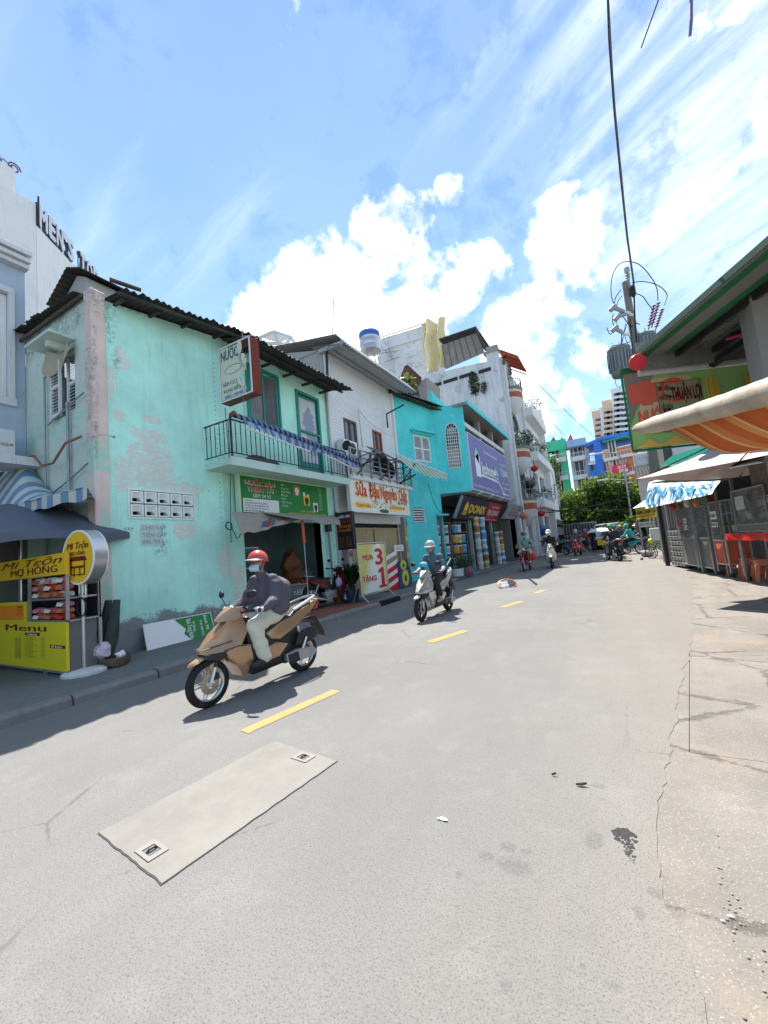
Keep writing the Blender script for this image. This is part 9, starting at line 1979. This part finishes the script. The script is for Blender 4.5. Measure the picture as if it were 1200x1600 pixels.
    if P.get('glasses'):
        for s in (-1,1): b = MB();b.sphere(q(s*.034,.094,.022),1,2,(.031,.013,.021),Rz);b.build('sunglasses',M_glass if P['glasses'] == 1 else M_dark,t,smooth=True,local=True)
        tub([q(-.08,.02,.022),q(-.062,.078,.024),q(-.01,.102,.024),q(.01,.102,.024),q(.062,.078,.024),q(.08,.02,.022)],.004,'spectacle_frame',M_black,t,5)
    elif not P.get('far'):
        for s in (-1,1): b = MB();b.sphere(q(s*.031,.082,.012),.0115,2);b.build('eye',M_ink,t,smooth=True,local=True)
    if P.get('hair'): b = MB();b.sphere(q(0,-.03,.0),1,3,(.086,.085,.10),Rz);b.build('hair',P['hair'],t,smooth=True,local=True)
    return t
M_skin = PM('skin',sr(190,136,108),.08,6,.55,.05,dirt=.04);M_skin2 = PM('tan_skin',sr(164,112,86),.08,6,.55,.05,dirt=.04)
M_gold = None
def paint(name,col,metal=.35,rough=.28):
    if name in MATS: return MATS[name]
    t = NT(name,False);c_ = t.mix(t.math('MULTIPLY',t.ramp(t.noise(4,5),.4,.7),.15),col,mul(col,.8));c_ = t.mix(t.math('MULTIPLY',t.ramp(t.noise(24,8,.8),.56,.68),.2),c_,(.30,.27,.23));t.bump(t.noise(18,2),.02,.002);m = t.done(c_,rough,metal,.5);t.p.inputs['Coat Weight'].default_value = .6;t.p.inputs['Coat Roughness'].default_value = .12;MATS[name] = m;return m
def frame_from(front,rear):
    """bike placed on its two tyre contact points; local origin sits between the axles"""
    f,r = V(front),V(rear);d = (f-r).normalized();rot = math.atan2(-d.x,d.y);return f-d*.66,rot
# 1 gold scooter
loc1,rot1 = frame_from(on_z(327,1105),on_z(482,1045));print('bike1',loc1,rot1,(on_z(327,1105)-on_z(482,1045)).length)
scooter('gold-bronze scooter with pale grab rail, nearest the camera',paint('gold_paint',sr(170,136,104),.4),M_black,M_rimw,'motorbikes being ridden',loc1,rot1)
rider('masked rider in a billowing grey-purple jacket and red helmet on the gold scooter',dict(skin=M_skin2,top=PM('purple_grey_jacket',sr(84,78,90),.12,3,.75,.25,30,dirt=.1),legs=PM('beige_trousers',sr(200,196,180),.06,3,.85,.25,40,dirt=.1),shoe=PM('dark_shoe',sr(62,54,62),.1,8),puff=True,arm=.07,leg=.09,fold=.024,fs=5,htilt=4,
      gloves=PM('pale_glove',sr(190,192,190),.1,12),helmet=paint('red_helmet',sr(190,66,42),.0,.3),brim=flat('blue_brim',sr(96,130,160),.4),mask=flat('mask_blue',sr(160,196,206),.7),glasses=1),loc1,rot1)
# 2 silver scooter
f2_,r2_ = on_z(660,971),on_z(702,951);d = (on_z(657,970)-on_z(705,950)).normalized();loc2 = on_z(660,971)-d*.64;rot2 = math.atan2(-d.x,d.y);print('bike2',loc2,rot2)
scooter('silver-grey scooter with yellow side stripe, second in line',paint('silver_paint',sr(188,186,178),.45),M_black,M_dark,'motorbikes being ridden',loc2,rot2)
b = MB();b.tube([(-.172,.44,.55),(-.172,.34,.44),(-.165,.27,.34)],.008,5);
rider('rider with grey helmet and dark teal jacket over an orange shirt on the silver scooter',dict(skin=M_skin,top=PM('teal_grey_vest',sr(84,100,112),.12,3,.8,.25,30,dirt=.1),sleeves=PM('light_blue_sleeve',sr(168,182,196),.08,5,.8,.2),long=False,legs=PM('black_trousers',(.022,.022,.026),.2,4),crop=True,shoe=PM('grey_shoe',sr(150,146,150),.1,8),helmet=paint('grey_helmet',sr(170,174,170),.1,.3),brim=flat('clear_visor',sr(150,156,160),.2),glasses=2,hair=PM('black_hair',(.012,.011,.01),.2),yaw=R(8),fold=.012),loc2,rot2)
mwb = Matrix.Translation(loc2) @ Matrix.Rotation(rot2,4,'Z')
pd = thing('phone_bag','bright blue pouch hanging at the handlebar of the silver scooter','pouch',M=mwb);b = MB();b.sphere((.03,.33,1.19),.085,3,(1.2,.7,.7));b.build('pouch',flat('pouch_blue',sr(96,180,224),.4),pd,smooth=True,local=True);tub([(.03,.33,1.13),(.02,.34,1.05)],.012,'mount',M_black,pd)
bk = thing('black_bag','black bag strapped behind the rider of the silver scooter','bag',M=mwb);b = MB();b.sphere((-.02,-.5,1.02),.15,3,(1,.8,1))
for v in b.bm.verts: v.co += V((mnoise.noise(v.co*9),mnoise.noise(v.co*9+V((4,0,0))),mnoise.noise(v.co*9+V((0,4,0)))))*.05
b.build('bag_body',M_black,bk,smooth=True,local=True);tub([(-.16,-.52,1.1),(-.2,-.68,1.25)],.01,'strap',M_whited,bk)
# orange shirt front of rider 2
# 3 red underbone, 4 cream scooter
d3 = V((-.02,-1,0)).normalized();loc3 = on_z(820,893)-d3*.62;rot3 = math.atan2(-d3.x,d3.y)
underbone('small red motorbike ridden towards the camera past the paint shop',paint('red_paint_bike',sr(186,40,36),.1),loc3,rot3,'motorbikes being ridden')
rider('rider in pale green t-shirt and shorts with blue mask on the small red motorbike',dict(skin=M_skin2,top=PM('green_tshirt',sr(124,158,142),.08,3,.85,.2),topname='t_shirt',long=False,legs=PM('grey_shorts',sr(180,180,180),.08,4),shorts=True,shoe=M_whited,helmet=paint('dark_helmet',(.05,.05,.055),.1,.3),brim=M_dark,mask=flat('mask_teal',sr(130,200,210),.7),kx=.24,ex=.36,fat=1.08,yaw=0,far=True),loc3,rot3)
d4 = V((.10,-1,0)).normalized();loc4 = on_z(863,888)-d4*.68;rot4 = math.atan2(-d4.x,d4.y)
scooter('cream retro scooter ridden towards the camera, right of the red motorbike',paint('cream_paint',sr(222,212,184),.0),M_steel,M_dark,'motorbikes being ridden',loc4,rot4,retro=True)
rider('rider in black with a cream helmet and pink mask on the cream scooter',dict(skin=M_skin,top=PM('black_top',(.025,.022,.025),.3,5),legs=PM('black_trousers',(0,0,0)),shoe=M_black,helmet=paint('cream_helmet',sr(216,206,176),.0,.35),brim=M_steel,mask=flat('mask_pink',sr(226,200,196),.7),far=True),loc4,rot4)
tub_ = None
ob = thing('orange_bag','orange bag hanging on the small red motorbike','bag',M=Matrix.Translation(loc3) @ Matrix.Rotation(rot3,4,'Z'));b = MB();b.sphere((-.25,-.35,.62),.17,3,(.6,1,1.2));b.build('bag_body',flat('bag_orange',sr(214,90,50),.5),ob,smooth=True,local=True);tub([(-.25,-.35,.8),(-.15,-.35,.86)],.01,'strap',M_black,ob)
# parked red motorbike on the pavement
q = V((-6.8,8.85,.1));d = V((.22,.97,0)).normalized()
pm = underbone('dark red and black motorbike parked on the red-tiled pavement by the open shop',paint('dark_red_bike',sr(84,16,26),.2),(q.x,q.y,.1),math.atan2(-d.x,d.y),None,True)
hb_ = thing('shopping_bag','pale mauve bag hanging on the parked red motorbike','bag',M=Matrix.Translation(q) @ Matrix.Rotation(math.atan2(-d.x,d.y),4,'Z'));b = MB();b.sphere((.12,.26,.6),.11,3,(.7,1,1.2));b.build('bag_body',flat('bag_mauve',sr(170,160,186),.4),hb_,smooth=True,local=True);tub([(.12,.26,.7),(.08,.3,.78)],.006,'strap',M_wht,hb_)
for o in list(COL.objects):
    if o.parent is None and o.name in ('scooter','person','scooter.001','person.001','pouch','phone_bag','black_bag'): m_ = o.matrix_world @ Matrix.Scale(.9,4);o.matrix_world = m_
# recoloured far copies
PROT_S = [c for c in [o for o in COL.objects if o.name.startswith('scooter')]][:1]
def recolor(root,amap):
    for ch in root.children:
        if ch.type == 'MESH' and ch.data.materials and ch.data.materials[0] and ch.data.materials[0].name in amap:
            ch.data = ch.data.copy();ch.data.materials[0] = amap[ch.data.materials[0].name]
        recolor(ch,amap)
base_s = [o for o in COL.objects if o.name == 'scooter'][0];base_c = [o for o in COL.objects if o.name == 'scooter.002'][0];base_u = [o for o in COL.objects if o.name == 'motorbike'][0]
base_r = [o for o in COL.objects if o.name == 'person.002'][0];base_r2 = [o for o in COL.objects if o.name == 'person.003'][0]
def far_bike(kind,px,py,yaw,col,lab,rd=None,grp='motorbikes around the junction'):
    src = {'s': base_s,'c': base_c,'u': base_u}[kind];o = copy_tree(src);c = on_z(px,py);place(o,c,yaw);o['label'] = lab;o['group'] = grp
    k = {'s': 'gold_paint','c': 'cream_paint','u': 'red_paint_bike'}[kind];recolor(o,{k: paint('p_%d_%d_%d' % tuple(int(x*99) for x in col),col,.1)})
    if rd:
        s_,tcol,lcol,hcol,rl = rd;r_ = copy_tree(base_r if s_ == 't' else base_r2);place(r_,c,yaw);r_['label'] = rl;r_['group'] = 'riders around the junction'
        mp = {'green_tshirt': 't_','black_top': 't_','grey_shorts': 'l_','black_trousers': 'l_','dark_helmet': 'h_','cream_helmet': 'h_'}
        recolor(r_,{k: flat('%s%d_%d_%d' % (v,*[int(x*99) for x in {'t_': tcol,'l_': lcol,'h_': hcol}[v]]),{'t_': tcol,'l_': lcol,'h_': hcol}[v],.7) for k,v in mp.items()})
    return o
RED,BLK,WHT,BLU,TEL,GRY = sr(200,44,56),(.02,.02,.022),(.65,.65,.65),sr(60,90,150),sr(40,160,160),(.15,.15,.16)
far_bike('c',904,868,R(172),RED,'red scooter coming towards the junction corner, left of the crowd',('k',GRY,BLK,(.5,.5,.5),'rider in grey with a white helmet on the red scooter'))
far_bike('u',918,862,R(165),BLK,'black motorbike beside the red scooter',('t',sr(206,70,62),BLU,(.3,.3,.3),'rider in a red shirt on the black motorbike'))
far_bike('s',960,876,R(20),BLK,'black scooter seen from behind at the junction',('k',BLK,GRY,sr(60,150,110),'rider in black with a green helmet seen from behind'))
far_bike('u',984,866,R(60),TEL,'teal delivery motorbike at the junction',('k',TEL,BLK,TEL,'delivery rider in a bright teal jacket at the junction'))
far_bike('u',998,864,R(110),BLK,'black motorbike right of the teal delivery rider',('k',GRY,BLK,(.1,.1,.1),'rider in grey right of the teal delivery rider'))
far_bike('s',1004,858,R(100),GRY,'grey scooter parked among the bikes by the right-hand wall')
for k,(px,py,col,yw,lab) in enumerate(((872,868,BLK,60,'black motorbike parked first in the row by the white houses'),(880,865,BLU,66,'blue motorbike parked second in the row by the white houses'),(888,862,GRY,58,'grey motorbike parked third in the row by the white houses'),(895,858,sr(120,130,170),70,'lilac-grey motorbike parked last in the row by the white houses'),(867,858,sr(120,30,40),50,'dark red motorbike parked behind the cream scooter'),(1010,856,RED,80,'red motorbike parked at the end of the right-hand row'),(992,852,BLK,120,'black scooter parked in front of the silver-blue car'))):
    far_bike('u' if k % 2 else 's',px,py,R(yw),col,lab)
for k,(px,py,yw,tc,lab,rl) in enumerate(((911,858,168,sr(90,110,90),'dark scooter half hidden behind the red scooter','rider in olive behind the red scooter rider'),(950,860,190,sr(70,80,140),'dark scooter beyond the vendor cart','rider in blue beyond the vendor cart'),(973,862,30,sr(60,60,66),'dark scooter between the black scooter and the teal delivery motorbike','rider in charcoal beside the teal delivery rider'))):
    far_bike('s',px,py,R(yw),(.04+.05*k,.04,.05),lab,('k',tc,BLK,(.4,.4*k/2,.3),rl))
for k,(px,py,yw,col,lab) in enumerate(((876,862,62,(.3,.3,.32),'silver motorbike in the back row by the white houses'),(884,859,70,sr(110,30,40),'maroon motorbike in the back row by the white houses'),(924,855,200,BLU,'blue motorbike waiting behind the standing person'),(936,853,160,GRY,'dark grey motorbike waiting left of the vendor cart'),(978,853,140,(.3,.3,.3),'silver motorbike in front of the white van'),(1008,850,95,(.05,.08,.1),'dark motorbike at the back of the right-hand row'))):
    far_bike('s' if k % 2 else 'u',px,py,R(yw),col,lab,('k',(sr(150,60,60),BLU,GRY)[k % 3],BLK,(.4,.4,.4),'rider waiting on the ' + lab.split(' motorbike')[0] + ' motorbike') if k in (2,3,4) else None)
# bicycles at right
for k,(px,py,col,lab) in enumerate(((1024,862,(.02,.02,.02),'black bicycle leaning by the pale cabinet at right'),(1036,872,sr(160,200,60),'lime green small bicycle beside the dark stall post'))):
    c = on_z(px,py);t_ = thing('bicycle',lab,'bicycle',(c.x,c.y,0),R(70 if k == 0 else 60));rr_ = .33 if k == 0 else .27
    for y in (-.45,.45):
        Mw = Matrix.Translation((0,y,rr_)) @ Matrix.Rotation(R(90),4,'Y');b = MB();b.lathe([(rr_,-.02),(rr_+.01,0),(rr_,.02),(rr_-.03,.01),(rr_-.03,-.01),(rr_,-.02)],seg=26,M=Mw,cap=False)
        wl = b.build('wheel',M_rubber,t_,local=True);b = MB()
        for j in range(14): a = 2*PI*j/14;b.cyl(Mw @ V((0,0,0)),Mw @ V((rr_*.92*math.cos(a),rr_*.92*math.sin(a),0)),.004,.004,3)
        b.build('spokes',M_steel,wl,local=True)['kind'] = 'stuff'
    b = MB();
    for p0,p1 in (((0,-.45,rr_),(0,-.1,.3)),((0,-.1,.3),(0,-.22,.75)),((0,-.22,.7),(0,.3,.72)),((0,-.1,.3),(0,.32,.68)),((0,-.45,rr_),(0,-.2,.68)),((0,.45,rr_),(0,.30,.85))): b.cyl(p0,p1,.02,.02,6)
    b.build('frame',flat('bike_c%d' % k,col,.4),t_,local=True);tub([(-.25,.22,.92),(0,.3,.9),(.25,.22,.92)],.014,'handlebar',M_dark,t_);b = MB();b.sphere((0,-.25,.8),.1,2,(.8,1.3,.35));b.build('saddle',M_black,t_,smooth=True,local=True)
    if k: b = MB();b.sphere((0,.38,.78),.16,2,(1,.8,.8));b.build('basket',M_lime,t_,smooth=True,local=True)
# standing people and the striped umbrella cart
def standing(label,loc,rot,topc,legc,hat,h=1.65):
    t = thing('person',label,'person',loc,rot,'people standing at the junction');hs,q,Rz = head_shapes(V((0,0,1.52)))
    sh = hs+[('c',(0,-.01,1.36),.05,(0,0,1.48),.048),('e',(0,0,1.2),(.15,.09,.2),None),('e',(0,0,.95),(.14,.1,.12),None)];tj = [('e',(0,0,1.22),(.185,.12,.2),None),('e',(0,0,1.0),(.165,.12,.14),None)];lj = [('e',(0,0,.93),(.155,.115,.1),None)]
    for s in (-1,1):
        sh += [('c',(s*.19,0,1.36),.045,(s*.25,.0,1.08),.036),('c',(s*.25,0,1.08),.036,(s*.24,.14,.88),.026),('e',(s*.24,.17,.83),(.02,.03,.05),None),('c',(s*.09,0,.9),.07,(s*.1,.01,.5),.05),('c',(s*.1,.01,.5),.05,(s*.1,-.01,.1),.034)]
        tj += [('c',(s*.185,0,1.36),.062,(s*.25,0,1.1),.056)];lj += [('c',(s*.09,0,.9),.095,(s*.1,.01,.5),.075),('c',(s*.1,.01,.5),.075,(s*.1,-.01,.1),.06)]
    b = blob(sh,.02)
    for s in (-1,1):
        for k in range(4): b.tube([(s*.24-.018+.012*k,.175,.81),(s*.24-.018+.012*k,.19,.77),(s*.24-.018+.012*k,.18,.735)],.008,5)
        b.tube([(s*.22,.16,.83),(s*.205,.18,.79)],.009,5)
    b.build('body',M_skin2,t,smooth=True,local=True,recalc=False);blob(tj,.02,.01).build('shirt',topc,t,smooth=True,local=True,recalc=False);blob(lj,.02,.01).build('trousers',legc,t,smooth=True,local=True,recalc=False)
    for s in (-1,1): blob([('c',(s*.1,-.03,.04),.042,(s*.11,.14,.035),.036)],.015).build('shoe',M_whited if hat is M_wht else M_black,t,smooth=True,local=True,recalc=False)
    b = MB();b.lathe([(.001,.125),(.06,.115),(.1,.07),(.115,.0),(.112,-.02)],seg=16,M=Matrix.Translation((0,-.005,1.56)),cap=False);b.build('cap',hat,t,smooth=True,local=True,thick=.006)
    return t
p = on_z(929,862);standing('person in a black shirt standing behind the red scooter, wearing a pale cap',(p.x,p.y,0),R(150),PM('black_top',(0,0,0)),flat('dark_jeans',(.03,.035,.05)),M_whited)
p = on_z(966,872);standing('person in dark clothes standing beside the black scooter at the junction',(p.x,p.y,0),R(-40),flat('charcoal_shirt',(.05,.05,.055)),flat('dark_jeans',(0,0,0)),M_tealframe)
p = on_z(942,862);vc = thing('vendor_cart','small yellow vendor cart under a pale green umbrella at the junction','cart',(p.x,p.y,0))
b = MB();b.box(-.25,.25,-.2,.2,.45,.95);b.build('box',M_yel,vc,local=True,bevel=.02);b = MB();b.box(-.27,.27,-.22,.22,.95,.98);b.build('top',M_steel,vc,local=True);b = MB();b.tube([(0,0,.98),(0,0,1.62)],.02,6);b.build('umbrella_pole',M_steel,vc,local=True)
b = MB();b.lathe([(.001,1.68),(.4,1.62),(.75,1.48),(.85,1.40)],seg=10,cap=False);b.build('umbrella',flat('pale_green_cloth',sr(206,222,206),.8),vc,local=True,thick=.01)
for s in (-1,1): b = MB();b.cyl((s*.26,0,.25),(s*.3,0,.25),.25,seg=16);b.build('wheel',M_rubber,vc,local=True)
print('done',len(bpy.data.objects))
